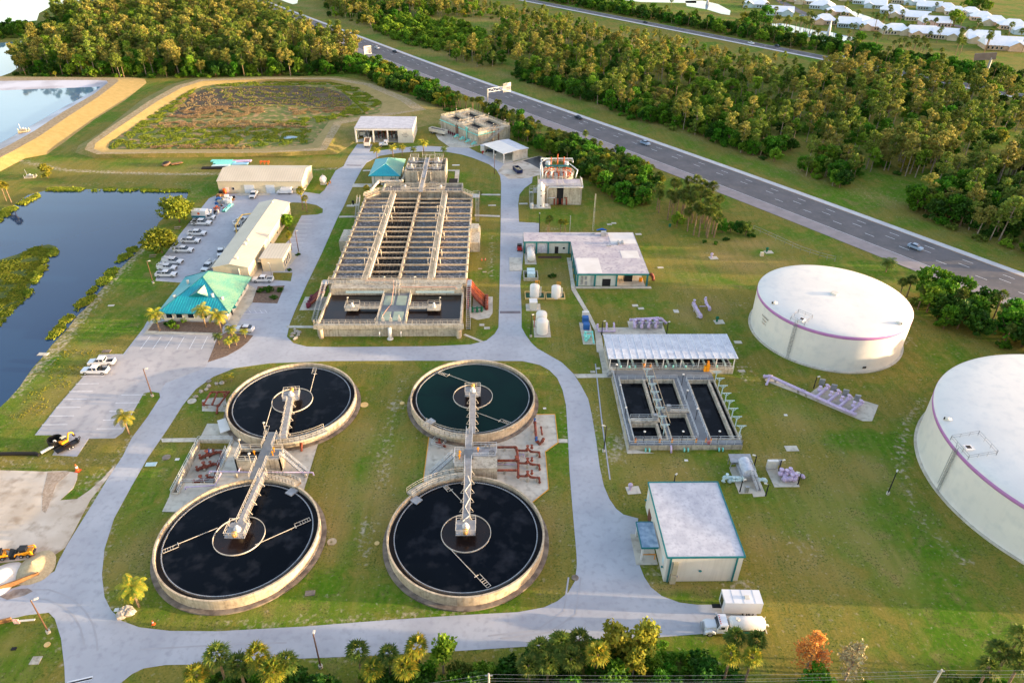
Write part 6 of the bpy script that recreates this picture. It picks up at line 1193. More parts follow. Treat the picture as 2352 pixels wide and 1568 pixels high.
# basin side manifolds (rusty)
for lab,f,P_ in (('rust orange bank of curved pipes climbing the right wall of the aeration basin',cB,1),('dark red bank of curved pipes at the left wall of the aeration basin',cB,-1)):
    if P_ == 1:
        T = thing('pipe_bank', lab, 'pipes', (-5,170,0)); 
        for i in range(5): y = 168.2+i*1.4; MB().tube([(-8.2,y+3.2,3.9),(-7.3,y+2.8,3.8),(-5.6,y+1.2,2.2),(-3.8,y,.9),(-3.0,y-.2,.3)],.42,10).build('curved_pipe', rust if i < 2 else orng, T, True)
        b=MB(); b.tube([(-7.9,166,1.),(-7.9,176,3.9)],.45,10); b.tube([(-2.7,166.6,1.),(-2.7,172.6,1.)],.45,10); [b.cyl(-2.7,167+i*1.35,.1,1.6,.5,n=10) for i in range(5)]; b.build('header_pipe', rust, T, True); MB().box(-6.5,-1,165.5,174,-.02,.12).build('slab', concl, T)
    else:
        T = thing('pipe_bank', lab, 'pipes', (-50,170,0)); 
        for i in range(4): y = 168.6+i*1.5; MB().tube([(-46.8,y+2.2,3.5),(-48,y+1.8,3.3),(-49.2,y+.8,2.),(-50.8,y,.9),(-51.4,y,.3)],.4,10).build('curved_pipe', MATS['dark_red_pipe'] if i%2 else rust, T, True)
        b=MB(); b.tube([(-50.8,167.6,.9),(-51.4,173.4,.9)],.45,10); [b.cyl(-51.3+.1*i,168+i*1.4,.1,1.5,.45,n=10) for i in range(4)]; b.build('header_pipe', MATS['dark_red_pipe'], T, True); MB().box(-53.4,-47.4,166.8,174,-.02,.12).build('slab', concl, T)
T = piping('green_pump_set','row of three dark green pumps on a round concrete pad right of the front basin','pumps',cB,[[(1395,1235,.9),(1395,1265,.4)],[(1430,1230,.9),(1430,1265,.4)],[(1465,1230,.9),(1462,1262,.4)],[(1390,1238,1.),(1470,1232,1.)]],mat('pump_green',(20,104,72)),[.28,.28,.28,.16],[(1395,1245,.8,.34),(1430,1245,.8,.34),(1465,1243,.8,.34)])
q=cB(1440,1280); MB().prism(poly([(1368,1235),(1520,1232),(1545,1275),(1520,1310),(1430,1325),(1375,1305)],cB),-.02,.1).build('pad', concl, T)
# ================================================================== VEHICLES AND SMALL THINGS
def wheels(T, xs, y, r=.4, w=.28):
    for x in xs:
        for q in (-1,1):
            b = MB(); b.tube([(x,q*(y-w/2),r),(x,q*(y+w/2),r)],r,14); o = b.build('wheel', tyre, T); b = MB(); b.tube([(x,q*(y+w/2-.02),r),(x,q*(y+w/2+.02),r)],r*.58,10); b.build('rim', hub, o)
def glasshouse(T, pr, y, top, m, ins=.14):
    b = MB().side(pr, -y, y, ins); b.build('window', glass, T); b = MB().side(top, -y+ins*.9, y-ins*.9, .06); b.build('roof', m, T)
def pickup(label, m=whitebox, bed='open', name='pickup_truck', cat='pickup', grp='white work trucks parked at the plant'):
    T = thing(name, label, cat, (0,0,0), grp, local=True)
    b = MB(); b.side([(-1.0,.45),(2.9,.42),(2.98,.75),(2.9,1.05),(1.5,1.2),(1.35,1.22),(-1.0,1.22)],-.98,.98); b.build('body', m, T)
    glasshouse(T,[(-1.0,1.2),(1.5,1.2),(.75,1.82),(-.9,1.82)],.9,[(-.92,1.78),(.72,1.78),(.62,1.92),(-.85,1.92)],m)
    b = MB(); b.box(-.98,-.78,-.92,-.86,1.2,1.8); b.box(-.98,-.78,.86,.92,1.2,1.8); b.box(.0,.1,-.93,-.88,1.2,1.8); b.box(.0,.1,.88,.93,1.2,1.8); b.build('door_pillar', m, T)
    b = MB(); b.box(-2.95,-1.02,-.98,-.86,.45,1.25); b.box(-2.95,-1.02,.86,.98,.45,1.25); b.box(-2.98,-2.86,-.86,.86,.5,1.25); b.box(-2.86,-1.02,-.86,.86,.5,.7)
    b.build('cargo_bed', m, T); MB().box(-2.85,-1.05,-.85,.85,.7,.75).build('bed_liner', dark, T)
    b = MB(); b.box(2.9,3.02,-.7,.7,.55,.95); b.build('grille', black, T); b = MB(); b.box(-3.1,-2.98,-.95,.95,.4,.6); b.box(2.95,3.08,-.95,.95,.35,.55); b.build('bumper', steel, T)
    for q in (-1,1): MB().box(2.86,2.98,q*.8-.13,q*.8+.13,.8,.98).build('headlight', paint, T)
    if bed == 'rack':
        b = MB(); [b.box(-2.95,-1.0,q*.9-.16,q*.9+.16,1.25,1.7) for q in (-1,1)]; [b.bar((x,-.95,2.0),(x,.95,2.0),.07) for x in (-2.8,-1.2)]; [b.bar((x,q*.95,1.2),(x,q*.95,2.),.07) for x in (-2.8,-1.2) for q in (-1,1)]; b.bar((-2.9,-.6,2.05),(1.,-.5,2.1),.1); b.build('ladder_rack', m, T)
    if bed == 'tools':
        b = MB(); b.box(-1.5,-1.1,-.8,.8,.9,1.4); b.box(-2.6,-1.7,-.6,.3,.75,1.15); b.build('tool_box', black, T)
    if bed == 'flat':
        MB().box(-3.4,-1.1,-1.15,1.15,1.0,1.15).build('flatbed', black, T); b = MB(); b.box(-1.2,-1.1,-1.1,1.1,1.15,1.9); b.build('headboard', black, T)
    wheels(T,(-2.0,1.95),.86); return T
def car(label, m, grp='cars moving on the highway', kind='sedan'):
    T = thing('car', label, 'car', (0,0,0), grp, local=True); s = kind == 'suv'; h = .25 if s else 0
    b = MB(); b.side([(-2.25,.35),(2.25,.32),(2.32,.62),(2.2,.78+h),(1.15,.92+h),(-1.75,.96+h),(-2.3,.85+h)],-.92,.92,.12); b.build('body', m, T)
    glasshouse(T,[(-1.85,.92+h),(1.2,.9+h),(.45,1.38+h),(-1.1,1.38+h)],.84,[(-1.1,1.33+h),(.42,1.33+h),(.3,1.47+h),(-.95,1.47+h)],m,.2); wheels(T,(-1.4,1.4),.8,.33,.22); return T
def van(label):
    T = thing('cargo_van', label, 'van', (0,0,0), 'white work trucks parked at the plant', local=True); b = MB(); b.side([(-2.9,.4),(2.8,.4),(2.95,.8),(2.6,1.15),(1.75,1.5),(1.0,2.5),(-2.8,2.55),(-2.9,2.3)],-1.0,1.0,.14); b.build('body', whitebox, T)
    b = MB(); b.hexa([(1.2,-1.01,1.45),(1.75,-1.01,1.45),(1.75,1.01,1.45),(1.2,1.01,1.45),(1.0,-.96,2.1),(1.3,-.9,2.1),(1.3,.9,2.1),(1.0,.96,2.1)]); b.build('window', glass, T); b=MB(); b.bar((1.72,-.8,1.5),(1.15,-.8,2.3),.05); b.box(-2.95,-2.88,-.8,.8,1.4,2.2); b.build('rear_window', glass, T)
    b = MB(); b.box(-2.2,.6,-.75,-.7,2.62,2.68); b.box(-2.2,.6,.7,.75,2.62,2.68); [b.box(x,x+.08,-.75,.75,2.68,2.74) for x in (-2.1,-.8,.5)]; b.build('roof_rack', steel, T); wheels(T,(-1.9,1.9),.86,.38); return T
def put(T, f, x, y, rz, z=.05): p = f(x,y); T.location = (p.x,p.y,z); T.rotation_euler = (0,0,R(rz)); return T
def cp(T, f, x, y, rz, label, z=.05, s=None): p = f(x,y); return dup(T,(p.x,p.y,z),R(rz),label,scale=s)
A = 'white pickup in the left row, '
P1 = put(pickup(A+'just below the flatbed truck'), cL,1417,512,-3)
P2 = put(pickup(A+'black rack over its bed, second below the flatbed','' or whitebox,'tools'), cL,1372,566,-2)
cp(P1,cL,1322,632,-3,A+'third below the flatbed, empty bed')
P3 = put(pickup('white utility truck with side boxes and ladder rack, third from the bottom of the row',whitebox,'rack'), cL,1247,714,-8)
cp(P3,cL,1205,758,-5,'white utility truck with a rack, second from the bottom of the row',s=.93)
cp(P1,cL,1198,808,0,A+'last at the bottom, above the lamp post')
FB = put(pickup('white truck with a black flatbed beside the box truck',whitebox,'flat'), cL,1452,438,-3); FB.scale=(1.12,)*3
cp(P2,cL,1824,235,-88,'white service truck parked nose out before the roller door of the wide shed')
cp(P1,cL,1712,468,-80,'white truck half hidden behind the long cream shed, upper of the hidden ones')
cp(P3,cL,1728,425,75,'service truck bed poking out behind the long cream shed, topmost')
cp(P1,cL,1590,650,-75,'white truck mostly hidden behind the long cream shed, middle one'); cp(P3,cL,1500,752,-100,'white van like truck at the bottom end of the yard beside the long shed')
cp(P1,cL,1890,845,180,'white pickup with an open bed parked right of the teal roofed office')
cp(P1,cW,785,280,183,'white pickup with blue tarp in its bed, upper of two in the big lot'); cp(P2,cW,735,345,180,'white pickup with orange tools in its bed, lower of two in the big lot')
V1 = put(van('white high roof van parked at the right end of the wide cream shed'), cL,2046,215,180)
c_wh = car('white car on the highway, farthest left near the tree tops', whitebox, kind='suv'); c_dk = car('dark car close behind the white one on the highway near the blank sign', mat('dark_car_paint',(30,44,54)), kind='sedan'); c_sv = car('blurred silver car on the highway right of the big tank', mat('silver_paint',(150,168,188),(136,152,172),.35), kind='suv')
hd = 123.4+180
put(c_wh,c1,1915,155,hd,.14); cp(c_wh,c2,190,256,hd,'second white car on the highway, between the tall trees and the sign',.14); cp(c_wh,c2,316,314,hd,'white car on the highway just left of the dark car near the blank sign',.14)
put(c_dk,c2,428,337,hd,.14); cp(c_dk,c2,1600,760,hd,'dark car on the highway right of the gantry sign',.14)
cp(c_sv,c2,2025,925,hd,'silver pickup like car on the highway, second of the near pair',.14,1.08); put(c_sv,cT,1132,545,hd,.14)
gf = 'cars moving on the far highway'
for T_,f,x,y,l in ((c_wh,cR,610,283,'pale car on the far highway, left of a dark one'),(c_dk,cR,775,300,'dark car on the far highway by the canal trees'),(c_wh,cR,1195,378,'white car where the far highway enters the trees'),(c_dk,c2,2025,150,'small dark car on the far highway at its left visible stretch'),(c_wh,cR,1650,462,'white car glimpsed through trees on the far highway')):
    o = cp(T_,f,x,y,125.6+180,l,.14); o['group'] = gf
o = cp(c_wh,cL,1762,1200,175,'white car behind the palm bed by the office parking'); del o['group']
o = cp(c_dk,c2,1045,972,150,'black car parked under the white carport'); del o['group']; o = cp(c_sv,cH,1160,268,160,'silver car on a driveway in the white roofed estate'); del o['group']
# box truck
T = thing('box_truck','white box truck with an orange sun emblem, at the top of the truck row','box truck',(0,0,0),local=True); MB().box(-4.2,.9,-1.2,1.2,1.,3.5).build('cargo_box', whitebox, T); b=MB().box(-4.21,.6,-1.22,-1.21,1.05,1.8); b.build('blue_stripe', mat('teal_blue_stripe',(28,110,140)), T); MB().lathe([(.01,0),(.45,0)],0,0,16).build('sun_emblem', oran, T).matrix_local = Matrix.Translation((-1.6,-1.225,2.6)) @ Matrix.Rotation(R(90),4,'X')
b = MB().side([(.9,.5),(3.2,.5),(3.3,.9),(3.0,1.3),(2.2,1.4),(.9,1.4)],-1.,1.); b.build('cab', whitebox, T); glasshouse(T,[(.95,1.35),(2.3,1.35),(1.8,2.05),(1.,2.05)],.95,[(.95,2.),(1.75,2.),(1.7,2.15),(.95,2.15)],whitebox); MB().box(-2,-1.2,-.4,.4,3.5,3.65).build('roof_vent', wallw, T); MB().box(3.25,3.35,-.7,.7,.6,1.1).build('grille', black, T); wheels(T,(-2.8,2.2),.95,.45); put(T,cL,1480,400,-3)
# tanker truck
cK = K(1680,1430,.16743)
T = thing('tanker_truck','white tanker truck with green tank skirt parked at the road end','tanker truck',(0,0,0),local=True)
b = MB(); b.side([(2.2,.7),(4.0,.6),(4.3,.75),(4.35,1.3),(4.15,1.75),(2.9,2.0),(2.2,2.05)],-.75,.75,.2); b.build('bonnet', whitebox, T)
b = MB(); [b.side([(2.6,.75),(2.75,1.2),(3.2,1.45),(3.7,1.4),(4.2,1.05),(4.3,.6),(4.05,.6),(3.8,.95),(3.3,1.05),(2.9,.75)][::-1],*( (-1.2,-.7) if q<0 else (.7,1.2)),.08) for q in (-1,1)]; b.build('wheel_arch', whitebox, T)
b = MB(); b.side([(.9,.8),(2.5,.8),(2.5,1.9),(2.15,2.75),(.95,2.8)],-1.1,1.1,.1); b.build('cab', whitebox, T); b = MB(); b.hexa([(2.46,-.95,1.95),(2.58,-.95,1.95),(2.58,.95,1.95),(2.46,.95,1.95),(2.2,-.85,2.6),(2.3,-.85,2.6),(2.3,.85,2.6),(2.2,.85,2.6)]); b.build('windscreen', glass, T); [MB().box(1.4,2.1,q*1.11-.02,q*1.11+.02,1.85,2.45).build('window', glass, T) for q in (-1,1)]
b = MB(); [b.box(2.0,2.12,y-.08,y+.08,2.78,2.86) for y in (-.7,-.35,0,.35,.7)]; b.build('marker_lights', red, T)
b = MB(); b.tube([(.55,0,2.0),(.5,0,2.0),(.1,0,2.0),(-4.6,0,2.0),(-4.95,0,2.0)],[.5,.85,1.08,1.08,.75],24); b.build('tank', white, T, True); MB().cyl(-.6,.1,3.,3.25,.3).build('hatch', wallw, T); b=MB(); b.box(-4.8,.2,-1.18,-1.05,1.05,1.4); b.box(-4.8,.2,1.05,1.18,1.05,1.4); b.build('green_skirt', mat('dark_green_paint',(16,92,70)), T)
b = MB(); b.box(-5.2,2.6,-.45,.45,.6,.95); b.box(.3,.85,-1.,1.,.7,1.5); b.build('chassis', black, T); b=MB(); b.tube([(1.,-1.25,.8),(2.1,-1.25,.8)],.33,12); b.bar((2.3,-1.5,2.5),(2.3,-1.1,2.4),.3); b.bar((2.3,1.5,2.5),(2.3,1.1,2.4),.3); b.build('fuel_tank', steel, T); MB().box(4.33,4.42,-.55,.55,.75,1.6).build('grille', steel, T); MB().box(4.3,4.5,-1.15,1.15,.45,.7).build('bumper', steel, T); b=MB(); b.bar((-5.1,-.9,1.),(-5.3,-.9,2.4),.1); b.bar((-5.3,-1,.9),(-5.3,1,.9),.12); b.tube([(-4.9,.3,2.2),(-5.4,.3,2.1),(-5.5,.3,1.8)],.14,8); b.build('rear_fittings', wallw, T); wheels(T,(3.45,-3.7),.98,.52,.32); put(T,cK,610,655,178)
T = thing('box_trailer','plain white box trailer behind the tanker truck','trailer',(0,0,0),local=True); MB().box(-3.,3.,-1.3,1.3,.8,3.3).build('body', whitebox, T); b=MB(); b.box(3.,3.02,-.8,.5,1.1,2.9); b.build('front_panel', glass, T); MB().box(-1.,-.3,-.1,.5,3.3,3.5).build('roof_vent', wallw, T); b=MB(); b.box(3,4.4,-.3,.3,.7,.95); b.build('hitch', black, T); b=MB(); [b.box(x-.01,x+.01,-1.3,1.3,3.3,3.32) for x in (-1.8,0,1.6)]; b.build('roof_seam', steel, T); wheels(T,(-1.6,-.6),1.05,.42); put(T,cK,735,345,178)
# excavator on a gooseneck trailer
T = thing('equipment_trailer','black gooseneck trailer carrying a yellow mini excavator at the edge of the big lot','trailer',(0,0,0),local=True); b=MB(); b.box(-3.2,3.2,-1.2,1.2,.75,.95); b.box(-3.3,-3.1,-1.25,1.25,.7,1.1); b.bar((3.2,-.8,.9),(4.4,-.2,1.9),.2); b.bar((3.2,.8,.9),(4.4,.2,1.9),.2); b.box(3.2,3.6,-1.,1.,.9,1.6); [b.box(-3.2,3.2,q*1.2-.04,q*1.2+.04,.95,1.1) for q in (-1,1)]; b.build('deck', black, T); wheels(T,(.2,1.2),1.1,.42); b=MB(); [b.box(-3.31,-3.29,-1.1+i*.36,-.9+i*.36,.8,.9) for i in range(7)]; b.build('reflector', paint, T); put(T,cW,518,925,52); T.scale=(.66,)*3
E_ = thing('mini_excavator','yellow mini excavator with a bent boom standing on the black trailer','excavator',(0,0,0),local=True); b=MB(); [b.box(-1,1,q*.75-.2,q*.75+.2,0,.5) for q in (-1,1)]; b.build('track', tyre, E_); b=MB(); b.side([(-1.2,.55),(1.,.55),(1.1,1.1),(.2,1.3),(-1.2,1.3)],-.85,.85,.15); b.build('body', yelm, E_); b=MB(); b.box(-.3,.9,-.15,.8,1.2,2.2); b.build('cab', glass, E_); MB().box(-.4,1.,-.2,.85,2.2,2.35).build('cab_roof', cream, E_); b=MB(); b.bar((1.,-.4,1.),(1.8,-.4,2.9),.35); b.bar((1.8,-.4,2.9),(2.9,-.4,2.6),.3); b.bar((2.9,-.4,2.6),(3.2,-.4,1.5),.25); b.build('boom', yelm, E_); MB().box(2.9,3.4,-.8,0,.9,1.5).build('bucket', black, E_); p=cW(505,905); E_.scale=(.66,)*3; E_.location=(p.x,p.y,.7); E_.rotation_euler=(0,0,R(62))
# skid steers
def skid(label):
    T = thing('skid_steer', label, 'skid steer', (0,0,0), 'yellow skid steer loaders', local=True); b=MB(); b.side([(-1.6,.4),(1.2,.4),(1.2,1.1),(-.2,1.35),(-1.7,1.5)],-.7,.7,.1); b.build('body', yelm, T); b=MB(); b.box(-.5,.8,-.55,.55,1.2,2.05); b.build('cab', glass, T); MB().box(-.6,.9,-.6,.6,2.05,2.15).build('cab_roof', black, T); b=MB()
    for q in (-1,1): b.bar((-1.5,q*.85,1.7),(1.5,q*.85,1.1),.2); b.bar((1.5,q*.85,1.1),(1.9,q*.85,.4),.2); b.bar((-1.6,q*.85,.9),(-1.5,q*.85,1.7),.2)
    b.build('lift_arm', yelm, T); b=MB(); b.hexa([(1.8,-1.1,.05),(2.9,-1.1,.05),(2.9,1.1,.05),(1.8,1.1,.05),(1.8,-1.1,.9),(2.0,-1.1,.9),(2.0,1.1,.9),(1.8,1.1,.9)]); b.build('bucket', black, T); b=MB(); b.box(-1.75,-1.6,-.6,.6,.6,1.4); b.build('rear_grille', black, T); wheels(T,(-.7,.6),.82,.4,.3); return T
sk = put(skid('yellow skid steer with its black bucket down beside the tan gravel heap'),c7,222,515,185); sk.scale=(.85,)*3; cp(sk,c7,5,545,20,'yellow skid steer cut by the left edge of the photo'); 
def heap(name,label,f,x,y,rx,ry,h,m,seed):
    r_ = random.Random(seed); p=f(x,y); b=MB(); n=40; k=len(b.v)
    for i in range(9):
        t=i/8; 
        for j in range(n): a=2*math.pi*j/n; q=1+.05*math.sin(3*a+seed)+.03*r_.random(); b.v.append((p.x+rx*t*q*math.cos(a),p.y+ry*t*q*math.sin(a),.04+h*((1-t)**1.15)))
    for i in range(8):
        for j in range(n): j2=(j+1)%n; b.f.append((i*n+j,i*n+j2,(i+1)*n+j2,(i+1)*n+j)[::-1])
    b.build(name,m,None,True,label,'heap')
heap('gravel_heap','tan gravel heap beside the timber kerb at the lower left',c7,290,625,3.1,3.6,1.7,mat('tan_gravel',(178,164,134),(162,148,118),.95,3),3); heap('sand_heap','bright white sand heap at the left edge beside the tan gravel',c7,5,720,3.,3.6,1.9,MATS['white_sand'],5)
b=MB(); P=[c7(x,y) for x,y in ((-150,850),(0,810),(130,765),(235,725),(330,690))]; [b.bar(p+Vector((0,0,.5)),q+Vector((0,0,.5)),.25,1.) for p,q in zip(P,P[1:])]; b.build('timber_kerb', wood, None, label='long timber retaining kerb in front of the two heaps', cat='kerb')
b=MB(); P=[c7(x,y) for x,y in ((-150,1110),(0,1080),(100,1055))]; [b.bar(p+Vector((0,0,.4)),q+Vector((0,0,.4)),.25,.8) for p,q in zip(P,P[1:])]; b.build('timber_kerb', wood, None, label='second timber kerb below the side road at the left edge', cat='kerb')
T=thing('road_barrier','striped orange and white barrier board by the timber kerb at the left',"barrier",c7(140,1075)); a,c_=c7(120,1078),c7(295,1062); b=MB(); b.bar(a+Vector((0,0,.5)),c_+Vector((0,0,.5)),.3,.12); b.build('rail', wallw, T); b=MB(); b.obox(a.x+.4,a.y,0,1.,.9,.15); b.build('board', mat('pink_stripe_board',(220,130,110),(236,220,210),sc=6), T)
# junction items
T=thing('concrete_pipe_ring','wide black pipe ring standing beside the equipment trailer','pipe ring',cW(437,890)); p=cW(437,895); MB().ring(p.x,p.y,0,1.7,1.25,1.4,28).build('ring', tyre, T)
T=thing('pump_trailer','small white tow behind pump beside the black pipe ring','pump',cW(405,930)); p=cW(405,930); b=MB(); b.bar(p+Vector((-1.4,-1.6,.5)),p+Vector((.5,.6,.7)),.6,.3); b.build('frame', white, T); b=MB(); [b.tube([(p.x+.6+.6*math.cos(t)*.5,p.y+.6,1.3+.6*math.sin(t)),(p.x+.6+.6*math.cos(t+.5)*.5,p.y+.6,1.3+.6*math.sin(t+.5))],.12,6) for t in np.arange(0,6.2,.5)]; b.build('hose_reel', white, T)
b=MB(); b.tube([cW(-60,965,.35),cW(120,962,.35),cW(275,962,.35),cW(300,975,.2)],.38,10); b.build('black_pipe', tyre, None, label='long black pipe on the grass at the left edge below the lot', cat='pipe')
def cone(label,f,x,y,s=1,grp=None):
    p=f(x,y); T=thing('traffic_cone',label,'traffic cone',(p.x,p.y,.02),grp); b=MB(); b.obox(p.x,p.y,.02,.08,.5*s,.5*s); b.cyl(p.x,p.y,.08,.95*s,.2*s,.04,n=12); b.build('cone', oran, T); MB().cyl(p.x,p.y,.45*s,.65*s,.135*s,.1*s,n=12).build('white_band', paint, T)
cone('single leaning orange cone cluster at the corner of the sandy yard',cW,597,1095,1.9); cone('orange marker post like cone below the near left clarifier',c7,1258,1085,1.0)
cone('left of two orange cones on the grass beside the aeration basin',cB,1465,878,.9,'pair of orange cones'); cone('right of two orange cones on the grass beside the aeration basin',cB,1491,876,.9,'pair of orange cones')
# trailers and tractor near the garage
def dumptrailer(label,f,x,y,rz,l=8,m=wallw,load=dark):
    T = thing('dump_trailer',label,'trailer',(0,0,0),'open top haul trailers',local=True); b=MB(); b.box(-l/2,l/2,-1.2,1.2,1.0,1.15); [b.box(-l/2,l/2,q*1.2-.06,q*1.2+.06,1.15,2.6) for q in (-1,1)]; [b.box(x-.06,x+.06,-1.2,1.2,1.15,2.6) for x in (-l/2,l/2)]; b.build('body', m, T); MB().box(-l/2+.1,l/2-.1,-1.1,1.1,1.2,2.2).build('load', load, T); wheels(T,(-l/2+1,-l/2+2.1),.95,.48); b=MB(); b.box(l/2-1.5,l/2-1.3,-.8,.8,.1,1.); b.build('landing_leg', black, T); put(T,f,x,y,rz); return T
dumptrailer('open dump trailer on the drive in front of the left garage bay',c2,255,930,95,7.5,wallw,mat('tan_load',(150,110,84))); dumptrailer('open dump trailer parked inside the left garage bay',c2,228,865,95,7); dumptrailer('long open dump trailer beside the digester block pumps',c2,706,858,-35,9,wallw,mat('grey_load',(96,88,84)))
T = thing('semi_tractor','white truck tractor without a trailer in front of the garage bays','truck',(0,0,0),local=True); b=MB(); b.side([(1.2,.7),(3.2,.6),(3.4,1.2),(3.2,1.6),(1.2,1.9)],-.9,.9,.2); b.build('bonnet', whitebox, T); b=MB(); b.side([(-.4,.8),(1.4,.8),(1.4,1.8),(1.1,2.7),(-.4,2.7)],-1.1,1.1,.1); b.build('cab', whitebox, T); b=MB(); b.box(1.3,1.42,-.9,.9,1.9,2.4); b.box(.3,1.0,-1.13,1.13,1.8,2.4); b.build('windscreen', glass, T); MB().box(-3.,0,-.5,.5,.7,.95).build('chassis', black, T); wheels(T,(2.4,-1.3,-2.4),1.,.5,.3); put(T,c2,378,935,188)
T = thing('roll_off_bin','dark blue roll off container full of rubble in the dirt yard','skip',(0,0,0),local=True); b=MB(); b.box(-2.7,2.7,-1.15,1.15,.3,.45); [b.box(-2.7,2.7,q*1.15-.06,q*1.15+.06,.45,1.7) for q in (-1,1)]; [b.box(x-.06,x+.06,-1.15,1.15,.45,1.7) for x in (-2.7,2.7)]; [b.box(x-.05,x+.05,q*1.24-.04,q*1.24+.04,.4,1.7) for x in (-1.8,-.6,.6,1.8) for q in (-1,1)]; b.build('body', navy, T); b=MB(); r_=random.Random(2); [b.ell((r_.uniform(-2.3,2.3),r_.uniform(-.8,.8),1.3),.5,.4,.35,6,4) for _ in range(16)]; b.build('rubble', gravel, T); put(T,c2,1212,1098,-72)
T = thing('utility_cart','small red and black utility cart beside the teal trimmed building','cart',(0,0,0),local=True); b=MB(); b.side([(-1.4,.4),(1.4,.4),(1.5,.9),(.6,1.1),(-1.4,1.0)],-.7,.7,.1); b.build('body', red, T); b=MB(); [b.bar((x,y,1.),(x*.8,y,1.9),.07) for x in (.7,-.5) for y in (-.65,.65)]; b.build('roll_cage', black, T); b=MB(); b.box(-.6,.7,-.7,.7,1.85,1.95); b.box(-1.4,-.6,-.65,.65,1.,1.3); b.build('roof', black, T); wheels(T,(-.95,.95),.65,.32,.25); put(T,cE,210,800,-88)
# light poles
def pole(label,f,x,y,h=8,arm=(.5,0),m=None,base=True):
    p=f(x,y); T=thing('light_pole',label,'light pole',(p.x,p.y,0),'light poles around the plant'); MB().tube([(p.x,p.y,0),(p.x,p.y,h)],[.13,.09],8).build('pole', m or bark, T)
    if base: MB().cyl(p.x,p.y,0,.55,.32,n=12).build('base', concl, T)
    b=MB(); b.bar((p.x,p.y,h-.05),(p.x+arm[0],p.y+arm[1],h),.08); b.obox(p.x+arm[0]*1.3,p.y+arm[1]*1.3,h-.06,h+.1,.55,.3,math.atan2(arm[1],arm[0])); b.build('lamp_head', MATS['white_wall'] if h < 9 else black, T)
brz = mat('bronze_pole',(92,66,48)); blk = dark
D0=lambda x,y,z=0: D(x,y,z)
pole('light pole standing on the grass at the bottom road, nearest the camera',D0,737,1532,8.,(.0,.3),brz); pole('light pole on the tip of the grass island beside the big lot',D0,350,910,7.6,(.5,.1),brz); pole('light pole leaning in view at the lower left junction corner',D0,112,1452,7.8,(.5,.2),brz)
pole('light pole between the pond lawn and the truck yard',cL,1100,855,7,(.5,.1),brz); pole('light pole at the annex car park',cL,2145,640,7.5,(.4,.1),brz); pole('light pole behind the teal trimmed building by the parking bays',cE,358,665,6.5,(.0,.3),blk,False)
pole('dark light pole left of the two white upright tanks',cE,295,1450,6.5,(.3,.1),blk); pole('dark light pole on the grass strip right of the clarifier road',c5,432,1122,6.8,(-.5,.1),blk); pole('dark light pole standing alone near the larger white tank',c6,1845,292,5.6,(.3,.4),blk)
pole('light pole on the lawn edge inside the ring road bend',c2,1064,1112,7.8,(.3,.0),brz,False); pole('thin light pole at the back of the lilac transfer main',cT,487,1430,3.2,(.4,.1),blk,False); pole('dark light pole at the left end of the pump slab',cS,1488,1412,4.2,(.4,.1),blk,False)
pole('light pole at the right edge of the pump slab above the canopy',cE,1312,1440,4,(.2,.1),blk,False); pole('short lamp post behind the screened pump unit',cP,550,245,3,(-.4,.1),blk,False); pole('short lamp post left front of the screened pump unit',cP,378,550,3,(.4,.2),blk,False); pole('short lamp post right front of the screened pump unit',cP,692,598,3,(-.4,.2),blk,False)
pole('short lamp post beside the white electrical cabinet',cP,850,295,2.8,(.4,.1),blk,False); pole('short lamp post at the right end of the lilac pump slab',cP,1082,462,3,(-.4,.2),blk,False); pole('small lamp post behind the boxy white building',c6,402,215,2.,(.2,.2),blk,False); pole('light pole in the entry beside the small annex',cL,1950,800,4,(-.3,.1),steel,False)
def mast(name,label,f,x,y,h,w,m): p=f(x,y); b=MB(); [b.bar((p.x+w*math.cos(a),p.y+w*math.sin(a),0),(p.x+w*.6*math.cos(a),p.y+w*.6*math.sin(a),h),.07) for a in (0,2.1,4.2)]; [b.bar((p.x+w*math.cos(a+2.1*(i%2)),p.y+w*math.sin(a+2.1*(i%2)),i*.8),(p.x+w*math.cos(a+2.1),p.y+w*math.sin(a+2.1),i*.8+.8),.04) for i in range(int(h*.55/.8)) for a in (0,2.1)]; b.build(name,m,None,label=label,cat='mast')
mast('radio_mast','tall thin lattice mast behind the L shaped building',cE,760,660,13.2,.28,rail_m); mast('antenna_mast','short antenna mast with spread tip rising from the L shaped building roof',cE,583,725,8.5,.12,steel)
# sign gantry, blank road sign, tall sign by the far road
T=thing('highway_gantry','grey cantilever gantry over the highway carrying white backed sign panels','sign gantry',c2(1020,692)); p=c2(1020,692); b=MB(); b.tube([(p.x,p.y,0),(p.x,p.y,9.8)],.38,12); b.build('column', steel, T); MB().cyl(p.x,p.y,0,.8,.8).build('base', concl, T)
q=Vector((.8348,.5505,0)); e=p+q*14.5; b=MB(); [b.bar(p+Vector((0,0,z)),e+Vector((0,0,z)),.2) for z in (8.,9.7)]; [b.bar(p+q*(1.45*i)+Vector((0,0,8. if i%2 else 9.7)),p+q*(1.45*(i+1))+Vector((0,0,9.7 if i%2 else 8.)),.12) for i in range(10)]; b.build('truss', rail_w, T); b=MB(); [b.bar(p+q*(9.6+i*1.25)+Vector((0,0,8.9)),p+q*(10.7+i*1.25)+Vector((0,0,8.9)),.12,4.4+.3*(i%2)) for i in range(4)]; b.build('sign_panel', wallw, T)
T=thing('roadside_sign','blank backed white road sign on two posts left of the highway','road sign',c2(262,395)); p=c2(262,385); b=MB(); [b.bar(p+q*k,p+q*k+Vector((0,0,6)),.25) for k in (-1.3,1.3)]; b.build('post', steel, T); b=MB(); b.bar(p+q*-2.6+Vector((0,0,6.2)),p+q*2.6+Vector((0,0,6.2)),.12,5.); b.build('panel', wallw, T)
